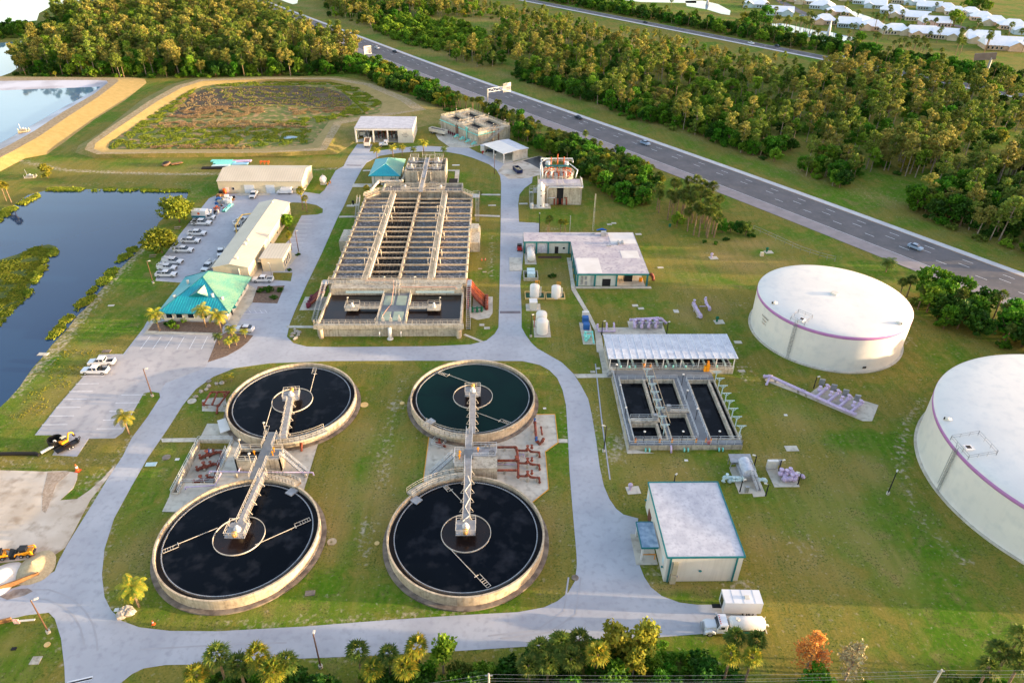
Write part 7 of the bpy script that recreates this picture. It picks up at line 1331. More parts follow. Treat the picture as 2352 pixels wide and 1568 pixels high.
T=thing('billboard','tall billboard on a single mast beyond the woods at the right edge','billboard',cR(2090,525)); p=cR(2090,525); b=MB(); b.tube([(p.x,p.y,0),(p.x,p.y,14)],.7,10); b.build('mast', steel, T); b=MB(); a=Vector((.9,-.42,0)); b.bar(p-a*9+Vector((0,0,13.5)),p+a*2+Vector((0,0,15)),1.2,3.8); b.build('panel', mat('billboard_back',(130,112,100)), T)
b=MB(); p=c1(1740,145); b.tube([tuple(p),(p.x,p.y,13)],[.25,.15],6); b.bar((p.x-.9,p.y,12.2),(p.x+.9,p.y,12.2),.12); b.build('utility_pole', wood, None, label='tan wooden utility pole beside the highway in the upper left', cat='utility pole')
# power line across the bottom
T=thing('power_pole','white topped concrete power pole rising at the bottom edge of the photo','utility pole',(-8.6,50,0)); p=c8(1450,1305,11.); b=MB(); b.tube([(p.x,p.y,0),(p.x,p.y,11)],[.2,.14],8); b.build('pole', concl, T); b=MB(); b.bar((p.x-.5,p.y,10.6),(p.x+.5,p.y,10.6),.12); b.build('crossarm', steel, T)
P2_=D(2164,1537,11.); T=thing('power_pole','second power pole at the bottom right edge holding thin wires','utility pole',(P2_.x,P2_.y,0)); b=MB(); b.tube([(P2_.x,P2_.y,0),(P2_.x,P2_.y,11)],[.2,.14],8); b.build('pole', concl, T); b=MB(); b.bar((P2_.x-.5,P2_.y,10.6),(P2_.x+.5,P2_.y,10.6),.12); b.build('crossarm', steel, T)
L0=D(900,1562,10.5); R0=D(2500,1520,12.)
for i,(z,lab) in enumerate(((10.9,'upper thin power wire along the bottom edge'),(10.0,'middle thin power wire along the bottom edge'),(9.4,'lower thin power wire along the bottom edge'))):
    A_=[Vector((L0.x-20,L0.y-3,z)),Vector((p.x,p.y,z)),Vector((P2_.x,P2_.y,z)),Vector((P2_.x+30,P2_.y+.6,z))]; b=MB(); pts=[]
    for a,c in zip(A_,A_[1:]):
        for k in range(8): t=k/8; v=a.lerp(c,t); v.z-=1.2*4*t*(1-t)*.6; pts.append(v)
    b.tube(pts+[A_[-1]],.012,4); b.build('power_wire', steel, None, label=lab, cat='wire')
# yard stores
T=thing('supply_pallets','jumble of stacked crates, drums and white cubes at the corner of the truck yard','pallet stack',cL(1620,260)); r_=random.Random(12)
for i,(x,y,s,h,m,n_) in enumerate(((1625,285,1.4,1.6,white,'white_cube'),(1650,290,1.4,1.6,white,'white_cube'),(1630,258,1.3,1.9,white,'white_cube'),(1652,262,1.3,1.2,white,'white_cube'),(1600,262,1.5,1.1,conc,'crate'),(1575,265,1.6,1.2,blue,'blue_crate'),(1575,245,1.5,1.4,wood,'pallet'),(1600,240,1.5,1.2,wood,'pallet'),(1670,262,1.2,.6,wood,'pallet'),(1580,285,1.6,1.2,conc,'crate'),(1605,285,1.5,1.,steel,'crate'),(1560,262,1.,.6,tealt,'bin'),(1560,290,1.2,.8,blue,'bin'),(1590,222,1.2,1.5,black,'drum'),(1615,215,1.,1.8,oran,'orange_frame'),(1680,245,.8,.7,black,'drum'))):
    q=cL(x,y); MB().obox(q.x,q.y,0,h,s,s,r_.uniform(-.3,.3)).build(n_, m, T)
T=thing('scrap_pile','low heap of rusty fittings beside the stacked crates','scrap',cL(1590,320))
for i in range(22): q=cL(1545+r_.random()*75,305+r_.random()*35); MB().tube([(q.x,q.y,.3),(q.x+r_.uniform(-1,1),q.y+r_.uniform(-1,1),.5)],r_.uniform(.12,.3),7).build('fitting', (rust,orng,steel,dark)[i%4], T)
for i,(x,y,l) in enumerate(((1512,350,'white'),(1545,358,'dark'),(1565,350,'grey'),(1555,365,'small grey'))):
    q=cL(x,y); MB().cyl(q.x,q.y,0,1.1 if i!=3 else .6,.45,n=14).build('steel_drum',(white,dark,steel,steel)[i],None,label=l+' steel drum in the group behind the box truck',cat='drum',group='drums behind the box truck')
for i,(dx,l) in enumerate(((0,'left of two mint green pipes lying by the crates'),(.75,'right of two mint green pipes lying by the crates'))):
    a,c_=cL(1598,348),cL(1655,296); b=MB(); b.tube([(a.x+dx,a.y,.35),(c_.x+dx,c_.y,.35)],.33,12,cap=False); b.build('green_pipe', mint, None, label=l, cat='pipe', group='two mint pipes by the crates')
for i,(x0,y0,x1,y1,m,l) in enumerate(((1345,1030,1480,1030,mint,'uppermost'),(1360,1043,1500,1040,mint,'second'),(1350,1063,1460,1060,aqua,'lowest short'),(1372,1053,1476,1050,mint,'third'),(1480,1033,1600,1030,lilac,'pale lilac upper right'),(1480,1050,1580,1047,mat('sky_blue_pipe',(140,190,224)),'blue lower right'),(1285,1076,1440,1073,dark,'black long'))):
    a,c_=c1(x0,y0,.35),c1(x1,y1,.35); b=MB(); [b.tube([a+Vector((0,k*.7,0)),c_+Vector((0,k*.7,0))],.33,8) for k in (0,1,2)]; b.build('pipe_bundle', m, None, label=l+' pipe bundle in the store behind the wide cream shed', cat='pipes', group='pipe bundles behind the wide shed')
T=thing('flat_trailer','small flat trailer on the grass behind the wide shed, right of the boat','trailer',c1(1130,1050)); q=c1(1130,1050); MB().obox(q.x,q.y,.5,.7,4.5,2,R(35)).build('deck', wood, T); MB().obox(q.x,q.y,.1,.5,1.2,2.3,R(35)).build('axle', black, T)
T=thing('covered_boat','upturned dark boat with tan hull on the grass behind the wide shed','boat',c1(1060,1045)); q=c1(1060,1045,.7); b=MB(); b.ell((q.x,q.y,.7),1.6,2.6,.7,12,6); b.build('hull', bark, T); MB().ell((q.x,q.y,.9),1.3,2.2,.62).build('cover', dark, T)
b=MB(); q=c1(1690,1045); [b.bar((q.x+x,q.y+y,0),(q.x+x,q.y+y,1.2),.15) for x in (-1.6,0,1.6) for y in (-.8,.8)]; b.bar((q.x-1.8,q.y,1.),(q.x+1.8,q.y,1.),.3); b.build('orange_rack', oran, None, label='orange metal rack behind the right end of the wide shed', cat='rack')
T=thing('propane_tank','white upright tank on a small slab right of the wide shed','tank',c1(2065,1180)); q=c1(2065,1175); MB().ell((q.x,q.y,1.9),1.3,2.,1.5,14,8).build('shell', white, T, True); b=MB(); b.obox(q.x,q.y,0,.5,2.,2.); b.tube([(q.x,q.y,3.),(q.x,q.y,4.)],.1,6); b.build('stand', concl, T); b=MB(); [b.cyl(q.x+dx,q.y+dy,0,1.,.12,n=8) for dx,dy in ((1.9,0),(2.1,1.5),(1.8,-1.5),(2.6,.6))]; b.build('bollard', yelm, T)
for l,f,x,y in (('well head with white posts on the pond bank at the far left',c1,195,1130),('cluster of white valves beside the reservoir track',c1,165,870)):
    p=f(x,y); T=thing('well_head',l,'well head',(p.x,p.y,0)); MB().obox(p.x,p.y,0,.12 if f is c1 and y>1000 else 2.7,4.2,3.,.3).build('slab', gravel, T); z=.1 if y>1000 else 2.7; b=MB(); [b.cyl(p.x+dx,p.y+dy,z,z+1.,.12,n=8) for dx,dy in ((-1.8,-1),(1.8,-1),(1.8,1.),(-1.8,1))]; b.build('post', cream, T); b=MB(); b.tube([(p.x-1.2,p.y,z+.6),(p.x+1.2,p.y,z+.7)],.25,8); b.ell((p.x,p.y,z+.9),.4); b.tube([(p.x-2.,p.y+1.5,z),(p.x-2.3,p.y+1.5,z+2.4)],.08,6); b.build('valve', white, T)
# manhole covers, pads and small valves on the lawns
k=0
for f,x,y,w_,h_,sh,m,l in ((c3,1880,482,1.2,1.2,'r',MATS['tan_kerb'],'round tan manhole right of the farther left clarifier'),(c4,285,467,.7,.7,'r',MATS['tan_kerb'],'small yellow capped vent left of the farther right clarifier'),(c8,325,360,1.1,1.1,'r',gravel,'round concrete manhole right of the near left clarifier'),(c8,648,370,.6,.6,'r',MATS['tan_kerb'],'small round cap left of the near right clarifier'),(c8,168,728,1.6,1.,'q',foot,'rectangular storm grate on the lawn below the clarifiers'),(c8,2070,617,.8,.8,'r',foot,'dark manhole at the outside of the road bend'),
  (cB,1160,460,0,0,'',0,''),(cB,478,470,2.6,1.6,'q',concl,'pale slab with a hydrant left of the aeration basin'),(cB,1542,467,2.8,1.,'q',concl,'long pale slab right of the aeration basin'),(cB,1452,942,1.2,.6,'q',gravel,'left tan cover slab right of the aeration basin'),(cB,1485,966,1.2,.6,'q',gravel,'right tan cover slab right of the aeration basin'),(cB,1465,1363,1.3,1,'q',concl,'small pale slab below the green pumps'),(cB,1503,1387,1.5,1,'q',concl,'larger pale slab below the green pumps'),(cB,1270,165,3,1.,'q',white,'white cover slab on the far lawn near the headworks'),
  (cE,1078,1218,1.6,1.1,'q',concl,'left pale slab in the middle of the right lawn'),(cE,1122,1240,1.6,1.,'q',concl,'right pale slab in the middle of the right lawn'),(cE,1385,1260,1.4,1.6,'q',concl,'pale slab left of the lilac pipe pair'),(cE,885,610,1.6,1.,'q',concl,'left slab behind the L shaped building'),(cE,918,600,1.6,1.,'q',concl,'right slab behind the L shaped building'),(cE,1103,683,2.,1.2,'q',concl,'white slab at the back corner of the L shaped building'),(cE,1268,933,1.8,.9,'q',concl,'slab on the lawn right of the L shaped building'),(cE,1850,1493,1.9,1.2,'q',concl,'pale slab at the lower left of the complete white tank'),
  (c5,2030,1097,2.6,1.6,'q',concl,'pale broken slab right of the filter basin'),(c5,338,446,1.1,.8,'q',concl,'small slab left of the filter canopy'),(c5,383,416,1.,.7,'q',concl,'smaller slab left of the filter canopy'),(c5,1605,438,1.6,.9,'q',concl,'slab at the right end of the filter canopy'),(c5,1133,1198,.7,.5,'q',white,'tiny white cover below the filter basin'),(c5,1980,813,.7,.5,'q',white,'tiny white cover on the lawn right of the filter basin'),(cW,815,182,2.,1.3,'q',foot,'brown storm grate above the two pickups'),(cW,1158,1046,2.1,1.1,'q',aqua,'pale box cover beside the left road'),(cW,1470,562,1.3,1.3,'r',concl,'round pale manhole left of the red pipe frame'),(cW,1275,992,1.1,.8,'r',foot,'dark round cover on the lawn left of the pit'),(cW,1358,1008,.8,.6,'q',white,'small white cover left of the pit'),(cW,1600,410,.8,.6,'r',foot,'manhole in the road by the big lot'),(c4,1497,512,.7,.5,'q',white,'small white cover right of the farther right clarifier'),
  (cL,798,1018,1.6,.7,'q',concl,'small slab with a valve on the pond lawn'),(cL,310,1366,2.4,1.2,'q',concl,'pale slab at the edge of the pond bank'),(c7,295,1382,1.4,1.3,'q',conc,'grey slab on the lawn at the bottom left'),(c7,388,1252,.6,.6,'r',MATS['tan_kerb'],'small yellow cap on the lawn at the bottom left'),(c7,115,1286,.7,.5,'q',dark,'black valve box at the bottom left'),(c7,957,968,.7,.6,'q',white,'white box beside the palm rocks'),(c1,820,800,0,0,'',0,'')):
    if not l: continue
    p=f(x,y); b=MB()
    if sh=='r': b.cyl(p.x,p.y,0,.12,w_*.75,n=20)
    else: b.obox(p.x,p.y,0,.12,w_,h_,.02*(k%5))
    k+=1; b.build('ground_cover', m, None, label=l, cat='cover', group='covers and slabs on the lawns')
for f,x,y,m,l in ((cE,1650,858,lilac,'lilac hydrant on the mown patch right of the long lawn'),(cE,2065,815,MATS['pump_green'],'bright green valve standing on a white slab in the tall grass'),(c6,105,262,lilac,'small lilac valve left of the boxy white building'),(c5,655,1435,lilac,'') ,(cE,1690,1338,MATS['pump_green'],'small dark valve on two white covers below the lilac pipe pair'),(cB,500,462,dark,'thin dark hydrant on the slab left of the basin')):
    if not l: continue
    p=f(x,y); T=thing('valve_stand',l,'valve',(p.x,p.y,0)); b=MB(); b.cyl(p.x,p.y,0,1.3,.28,n=10); b.ell((p.x,p.y,1.2),.5,.4,.5); b.build('valve', m, T); MB().obox(p.x+.6,p.y-.2,-.02,.08,2.6,2.0,.1).build('slab', concl, T)
p=cE(2027,845); MB().obox(p.x,p.y,0,1.3,1.,.8).build('valve_cabinet', cream, None, label='cream cabinet beside the bright green valve', cat='cabinet'); p=cE(1338,625); MB().obox(p.x,p.y,0,1.,.7,.7).build('green_box', MATS['pump_green'], None, label='pale green utility box at the left of the palm grove', cat='utility box')
b=MB(); [b.bar(cE(790+10*i,652-3*i,.3),cE(830+8*i,640+3*i,.5),.3) for i in range(5)]; b.build('blue_pipework', mat('bright_blue',(30,110,200)), None, label='small bright blue pipe scrap behind the L shaped building', cat='pipe')
T=thing('picnic_table','grey picnic table by the pond below the lower oak','picnic table',cL(1100,670)); p=cL(1100,670); b=MB(); b.obox(p.x,p.y,.7,.78,1.9,.8,.2); b.build('table_top', barkg, T); [MB().obox(p.x+dx,p.y+dy,.4,.46,1.9,.3,.2).build('bench', barkg, T) for dx,dy in ((.1,-.75),(-.1,.75))]
T=thing('picnic_table','grey picnic table beside the truck row above the first pickup','picnic table',cL(1278,468)); p=cL(1278,468); b=MB(); b.obox(p.x,p.y,.7,.78,1.9,.8,.2); b.build('table_top', barkg, T); [MB().obox(p.x+dx,p.y+dy,.4,.46,1.9,.3,.2).build('bench', barkg, T) for dx,dy in ((.1,-.75),(-.1,.75))]
# rocks
def rocks(label,f,pts,s=.6,name='rock_group'):
    T=thing(name,label,'rocks',f(*pts[0])); r_=random.Random(len(label))
    for x,y in pts:
        p=f(x,y); b=MB(); b.ell((p.x,p.y,.15*s),s*r_.uniform(.6,1.2),s*r_.uniform(.5,1),s*.6,7,5); b.v=[(a+r_.uniform(-.12,.12)*s,c+r_.uniform(-.12,.12)*s,max(0,z+r_.uniform(-.1,.1)*s)) for a,c,z in b.v]; b.build('rock', rock, T)
rocks('tumbled brown boulders at the foot of the lone palm at the lower left',c7,[(1050,970),(1075,985),(1040,990),(1020,975),(1000,1005),(1060,1000)],1.1); rocks('broken limestone rubble at the lower left corner of the basin lawn',cB,[(60,1400),(75,1415),(50,1430),(85,1440),(70,1460),(40,1450),(95,1420),(60,1470)],.7); rocks('pale rocks lining the bend of the road by the red pipe frame',cW,[(1540,490),(1600,450),(1660,430),(1700,425),(1500,530),(1580,475)],.7)
# chain link fence behind tank
b=MB(); P=[cT(x,y) for x,y in ((100,425),(190,465),(300,515),(400,560),(520,600),(620,625))]; b.rail(P,h=1.8,w=.06,step=3,mids=(.9,)); b.build('chain_fence', steel, None, label='thin chain link fence between the tall grass and the highway verge', cat='fence')
# houses of the white roofed estate
hm=[mat('peach_stucco',(214,180,150)),mat('pale_blue_stucco',(176,196,206)),mat('beige_stucco',(200,184,156)),mat('pink_stucco',(206,176,172))]; wr=mat('white_tile_roof',(236,236,240),(226,228,236),.6,.4)
def house(i,f,x,y,w_,d_,rz,style,wm,label):
    p=f(x,y); T=thing('bungalow',label,'house',(p.x,p.y,0),'white roofed houses of the estate',local=True,rz=R(rz)); w_*=.86; d_*=.92; h=3.2; rh=h+min(w_,d_)*.32; e=.7
    MB().box(-w_/2,w_/2,-d_/2,d_/2,0,h).build('wall', wm, T); q=d_*.45 if style=='hip' else .4; E=[(-w_/2-e,-d_/2-e,h),(w_/2+e,-d_/2-e,h),(w_/2+e,d_/2+e,h),(-w_/2-e,d_/2+e,h)]; A_,B_=(-w_/2+q-e*(style!='hip'),0,rh),(w_/2-q+e*(style!='hip'),0,rh)
    b=MB().add(E+[A_,B_],[(0,1,5,4),(1,2,5),(2,3,4,5),(3,0,4),(3,2,1,0)]); b.build('roof', wr, T)
    k=w_*.28*(1 if i%2 else -1); g=w_*.2; b=MB(); y0=-d_/2-2.5; b.box(k-g,k+g,y0,-d_/2,0,h); b.add([(k-g,y0,h),(k+g,y0,h),(k,y0,h+g*.55)],[(0,1,2)]); wo=b.build('gable_wing', wm, T); b=MB(); b.add([(k-g-.5,y0-.5,h-.1),(k,y0-.5,h+g*.6),(k,0,h+g*.6),(k-g-.5,0,h-.1)],[(0,1,2,3)]); b.add([(k+g+.5,y0-.5,h-.1),(k,y0-.5,h+g*.6),(k,0,h+g*.6),(k+g+.5,0,h-.1)],[(3,2,1,0)]); b.build('wing_roof', wr, T)
    for s in range(4): xx=-k*.9-w_*.16+s*w_*.11; fo=MB().box(xx-.75,xx+.75,-d_/2-.06,-d_/2,.6,2.5).build('window', white, T); MB().box(xx-.6,xx+.6,-d_/2-.1,-d_/2-.06,.7,2.4).build('pane', glass, fo)
    if i%3==0: b=MB(); x0=-k-w_*.2; [b.bar((x0+j*w_*.1,-d_/2-4,0),(x0+j*w_*.1,-d_/2-4,2.8),.1) for j in range(5)]; [b.bar((x0+j*w_*.1,-d_/2-4,2.8),(x0+j*w_*.1,-d_/2-.5,3.4),.1) for j in range(5)]; b.bar((x0,-d_/2-4,2.8),(x0+w_*.4,-d_/2-4,2.8),.1); b.bar((x0,-d_/2-4,1.4),(x0+w_*.4,-d_/2-4,1.4),.1); b.build('screen_porch', dark, T)
hs=[(cR,640,45,26,17,-20,'hip',1),(cR,790,95,27,14,-18,'gable',1),(cR,1075,150,21,15,-12,'hip',0),(cR,1230,172,20,15,-22,'gable',1),(cR,1375,188,22,15,-15,'hip',0),(cR,1525,215,24,15,-10,'hip',2),(cR,1690,232,22,16,-12,'gable',0),(cR,1840,245,20,15,-25,'gable',2),(cR,2075,270,24,18,-20,'gable',2),(cR,2200,310,30,18,-15,'gable',0),
(cR,960,25,24,16,-25,'hip',2),(cR,1060,55,24,16,-30,'hip',1),(cR,1160,95,24,15,-25,'hip',0),(cR,1320,25,20,14,-30,'gable',1),(cR,1400,50,22,15,-28,'gable',1),(cR,1510,85,24,15,-25,'hip',1),(cR,1560,112,22,14,-25,'hip',2),(cR,1665,130,22,15,-25,'gable',2),(cR,1775,165,26,15,-12,'gable',3),(cR,1570,20,22,15,-25,'hip',2),(cR,1650,30,22,15,-25,'hip',1),(cR,1740,62,24,15,-25,'gable',1),(cR,1850,72,20,14,-25,'hip',2),(cR,1910,95,20,14,-25,'hip',2),(cR,2000,100,20,14,-25,'hip',1),(cR,2075,130,20,14,-25,'hip',0),(cR,2150,160,24,15,-20,'hip',2),(cR,2270,185,24,15,-20,'hip',0),(cR,2360,215,24,15,-20,'gable',1),(cR,850,5,24,16,-25,'hip',0),(cR,1240,5,24,15,-28,'gable',2)]
ordn=('second','third','fourth','sixth','seventh','eighth','tenth','thirteenth','fourteenth','ninth','eleventh','twelfth','fifteenth','sixteenth','seventeenth','eighteenth','nineteenth','twentieth','twenty first','first','fifth'); col=('peach','pale blue','beige','pink'); near=['at the left end by the golf pond','behind the tall dark trees','leftmost of the row facing the canal','second in the row facing the canal','third in the row facing the canal','fourth in the row facing the canal','with screened porch facing the golf course','with front gable facing the golf course','left of the large pair at right','right of the large pair at right']
for i,h_ in enumerate(hs):
    rows=('upper row','middle row','back row'); lab='white roofed %s house %s'%(col[h_[7]], near[i] if i<10 else '%s from the left in the back rows'%ordn[i-10])
    house(i,h_[0],h_[1],h_[2],h_[3],h_[4],h_[5],h_[6],hm[h_[7]],lab)
for a in ([(1960,190),(2000,215)],):
    b=MB(); P=[cR(x,y) for x,y in ((790,5),(900,65),(985,105))]; [b.bar(p+Vector((0,0,.03)),q+Vector((0,0,.03)),8,.1) for p,q in zip(P,P[1:])]; struct('estate_street', hwy, b); b=MB(); P=[cR(x,y) for x,y in ((1900,160),(2050,205),(2200,240),(2352,270))]; [b.bar(p+Vector((0,0,.03)),q+Vector((0,0,.03)),8,.1) for p,q in zip(P,P[1:])]; struct('estate_street', hwy, b)
for l,f,x,y,h_ in (('white fountain jet in the canal pond before the houses',cH,1575,580,12),('white fountain jet in the golf pond at the top',cR,330,35,10)):
    p=f(x,y); b=MB(); b.cyl(p.x,p.y,.0,h_,1.6,.25,n=12); b.build('fountain_jet', white, None, True, l, 'fountain')
# ================================================================== TREES
rs = np.random.RandomState(3)
def quads(C, size, flat=1., up=.0):
    """leaf sized quads at centres C with random tilt"""
    n = len(C); a = rs.normal(size=(n,3)); a[:,2] *= flat; a /= np.linalg.norm(a,axis=1)[:,None]; r = rs.normal(size=(n,3)); b = np.cross(a,r); b /= np.linalg.norm(b,axis=1)[:,None]
    s = (size*(.6+.8*rs.rand(n)))[:,None]/2; a = a*s; b = b*s*.75
    return np.stack([C-a-b, C+a-b*.6, C+a*1.1+b, C-a*.7+b],1).reshape(-1,3)
def blobpts(cs, rr, n, fl=.75):
    """points in the outer part of several clump spheres"""
    out = []
    for c,r in zip(cs,rr):
        d = rs.normal(size=(n,3)); d /= np.linalg.norm(d,axis=1)[:,None]; q = r*(.55+.5*rs.rand(n))[:,None]; p = d*q; p[:,2] *= fl; out.append(p+np.array(c))
    return np.concatenate(out)
def mesh_np(name, V, m, F4=None):
    me = bpy.data.meshes.new(name); n = len(V)//4; me.vertices.add(len(V)); me.vertices.foreach_set('co', V.astype(np.float32).ravel())
    me.loops.add(n*4); me.loops.foreach_set('vertex_index', np.arange(n*4,dtype=np.int32)); me.polygons.add(n); me.polygons.foreach_set('loop_start', np.arange(0,n*4,4,dtype=np.int32)); me.polygons.foreach_set('loop_total', np.full(n,4,dtype=np.int32)); me.materials.append(m); me.update(); me.validate(); return me
def trunk_mesh(paths, m, n=6):
    b = MB(); [b.tube(p, r, n) for p, r in paths]; me = bpy.data.meshes.new('trunk'); me.from_pydata(b.v, [], b.f); me.materials.append(m); me.update(); return me
def pine_proto(h, cm, seed, spread=2.7):
    rs.seed(seed); lx,ly = rs.normal(size=2)*.5; P = [((0,0,0)),(lx*.3,ly*.3,h*.4),(lx,ly,h*.93)]; tr = [(P,[.24,.17,.07])]; cs=[]; rr=[]
    for i in range(15):
        t = .5+.46*i/14; a = rs.rand()*6.28; d = spread*(1.15-abs(t-.74)*2.2)*(.3+.8*rs.rand()); z = h*t+rs.normal()*.3; q = (lx*t+d*math.cos(a), ly*t+d*math.sin(a), z); cs.append(q); rr.append(1.+.7*rs.rand())
        if i%2==0: tr.append(([(lx*t,ly*t,z-.8),q],[.09,.04]))
    cs.append((lx,ly,h*.97)); rr.append(1.)
    return mesh_np('crown', quads(blobpts(cs,rr,52,.6),.6,.7), cm), trunk_mesh(tr, barkg)
def broad_proto(h, cm, seed, r=3.4, low=.18, n=24, dens=46):
    rs.seed(seed); cs=[]; rr=[]
    for i in range(n):
        t = low+(1-low)*rs.rand()**.7; rad = r*math.sqrt(max(.05,1-((t-.45)/.62)**2))*(.35+.65*rs.rand()); a = rs.rand()*6.28; cs.append((rad*math.cos(a),rad*math.sin(a),h*t*.93)); rr.append(r*(.24+.2*rs.rand()))
    tr = [([(0,0,0),(0.1,0,h*.5)],[.25,.14])]+[([(0,0,h*.3),c],[.1,.03]) for c in cs[:5]]
    return mesh_np('crown', quads(blobpts(cs,rr,dens,.8),.6), cm), trunk_mesh(tr, bark)
def shrub_proto(h, cm, seed, r=2., n=12):
    rs.seed(seed); cs=[]; rr=[]
    for i in range(n): a=rs.rand()*6.28; d=r*rs.rand()**.6; cs.append((d*math.cos(a),d*math.sin(a),h*(.25+.55*rs.rand())*(1-.3*d/r))); rr.append(.5+.5*rs.rand())
    return mesh_np('crown', quads(blobpts(cs,rr,40,.8),.5), cm), trunk_mesh([([(0,0,0),(0,0,h*.6)],[.08,.03])], bark, 5)
def fan_proto(h, cm, seed, nf=34, fr=1.0, skirt=True):
    """cabbage palm: trunk, stalks and folded fan leaves radiating into a round head"""
    rs.seed(seed); V=[]; b=MB(); top=np.array([rs.normal()*.2,rs.normal()*.2,h])
    for i in range(nf):
        a=i*2.4+rs.rand()*.5; el=math.radians(86-118*((i+.5)/nf)**.85); L_=(.5+.4*rs.rand())*fr; d=np.array([math.cos(a)*math.cos(el),math.sin(a)*math.cos(el),math.sin(el)]); c=top+d*L_+np.array([0,0,.15]); s=np.cross(d,[0,0,1.]); s/=np.linalg.norm(s)+1e-6; u=np.cross(s,d)
        for k in range(-5,6):
            t=math.radians(k*15+rs.normal()*3); q=d*math.cos(t)+s*math.sin(t)+u*.12*rs.normal(); l=fr*(1.05-.035*abs(k))*(.8+.3*rs.rand()); w_=.07*fr; e=c+q*l-np.array([0,0,l*(.12+.3*rs.rand())]); pw=np.cross(q,u)*w_; m_=c+q*l*.5; V+= [c,m_+pw+u*.04,e,m_-pw-u*.04]
    if skirt:
        for i in range(16): a=rs.rand()*6.28; c=top-np.array([0,0,.1]); e=c+np.array([math.cos(a)*.55,math.sin(a)*.55,-.9-.5*rs.rand()]); s=np.array([-math.sin(a),math.cos(a),0])*.14; V+=[c-s*.3,c+s*.3,e+s,e-s]
    me=mesh_np('crown', np.array(V), cm)
    return me, trunk_mesh([([(0,0,0),(top[0]*.5,top[1]*.5,h*.5),tuple(top)],[.22,.18,.18])], barkp, 8)
def feather_proto(h, cm, seed, nf=15, L_=2.7):
    rs.seed(seed); V=[]; top=np.array([0,0,h])
    for i in range(nf):
        a=i*2.4; el=math.radians(65-75*(i/nf)); p=top.copy(); d=np.array([math.cos(a)*math.cos(el),math.sin(a)*math.cos(el),math.sin(el)]); n=9
        for k in range(n):
            d=d+np.array([0,0,-.19]); d/=np.linalg.norm(d); q=p+d*L_/n; s=np.cross(d,[0,0,1.]); s/=np.linalg.norm(s)+1e-6; w_=.62*math.sin(math.pi*(k+1.2)/(n+1.6))+.1
            for sg in (-1,1):
                for z in (0,.5):
                    c=p+(q-p)*z; e=c+s*sg*w_+np.array([0,0,-.28*w_-.12])+d*.18; V+=[c,c+(q-p)*.42,e+(q-p)*.3,e]
            p=q
    return mesh_np('crown', np.array(V), cm), trunk_mesh([([(0,0,0),(0,0,h*.5),tuple(top)],[.22,.18,.14])], barkp, 8)
def twig_proto(h, cm, seed, n=60, leafn=900):
    rs.seed(seed); tr=[([(0,0,0),(0,0,h*.9)],[.16,.03])]; pts=[]
    for i in range(n):
        t=.15+.8*rs.rand(); a=rs.rand()*6.28; l=h*.33*(1.05-t)**.7; e=np.array([l*math.cos(a),l*math.sin(a),h*t+l*.7]); tr.append(([(0,0,h*t),tuple(e)],[.035,.012])); 
        for _ in range(leafn//n): pts.append(np.array([0,0,h*t])*(1-(u:=.35+.7*rs.rand()))+e*u+rs.normal(size=3)*.22)
    return mesh_np('crown', quads(np.array(pts),.26), cm), trunk_mesh(tr, barkg, 4)
PR = {
 'pine': [pine_proto(14,l_pine,1),pine_proto(15.5,l_pin2,2,2.6),pine_proto(12.5,l_pine,3,2.0),pine_proto(14.5,l_pin2,4),pine_proto(11,l_light,5,2.2),pine_proto(17.5,l_pine,6,2.3),pine_proto(10,l_pin2,7,3.1)],
 'broad': [broad_proto(8,l_broad,11),broad_proto(7,l_dark,12,3.0),broad_proto(9,l_broad,13,3.6),broad_proto(6.5,l_light,14,3.0),broad_proto(7.5,l_dark,15,3.3)],
 'golden': [broad_proto(7.5,l_yel,16,3.0),broad_proto(8.5,l_light,17,3.0),broad_proto(7,l_pine,18,3.)],
 'shrub': [shrub_proto(2.6,l_broad,21),shrub_proto(2.2,l_dark,22),shrub_proto(3,l_light,23,2.3),shrub_proto(2.,l_pine,24)],
 'pale': [shrub_proto(4,l_light,25,2.6),shrub_proto(3.4,l_light,26,2.4),broad_proto(6,l_light,27,2.8,.1)],
 'palm': [fan_proto(7,l_palm,31,34,1.15),fan_proto(8.2,l_palm,32,36,1.25),fan_proto(6,l_palm,33,34,1.2)],
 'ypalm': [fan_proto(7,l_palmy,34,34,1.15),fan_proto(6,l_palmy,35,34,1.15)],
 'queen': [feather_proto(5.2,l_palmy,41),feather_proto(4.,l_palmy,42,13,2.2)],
 'gqueen': [feather_proto(4.2,l_palm,43,15,2.3)],
}
KN = {'pine':('pine_tree','pine tree'),'broad':('broadleaf_tree','tree'),'golden':('golden_tree','tree'),'shrub':('shrub','shrub'),'pale':('willow_shrub','shrub'),'palm':('cabbage_palm','palm tree'),'ypalm':('cabbage_palm','palm tree'),'queen':('queen_palm','palm tree'),'gqueen':('queen_palm','palm tree')}
def plant(kind, x, y, s=1., label='', group=None, var=None, z=0., rz=None):
    nm, cat = KN[kind]; cr, tr = PR[kind][var if var is not None else rnd.randrange(len(PR[kind]))]
    e = bpy.data.objects.new(nm, None); COL.objects.link(e); e.location = (x,y,z); e.rotation_euler = (0,0,rnd.random()*6.28 if rz is None else rz); e.scale = (s,s,s*rnd.uniform(.92,1.08)); e.empty_display_size = .3; e['label'] = label; e['category'] = cat
    if group: e['group'] = group
    for n_, me in (('crown',cr),('trunk',tr)): o = bpy.data.objects.new(n_, me); COL.objects.link(o); o.parent = e
    return e
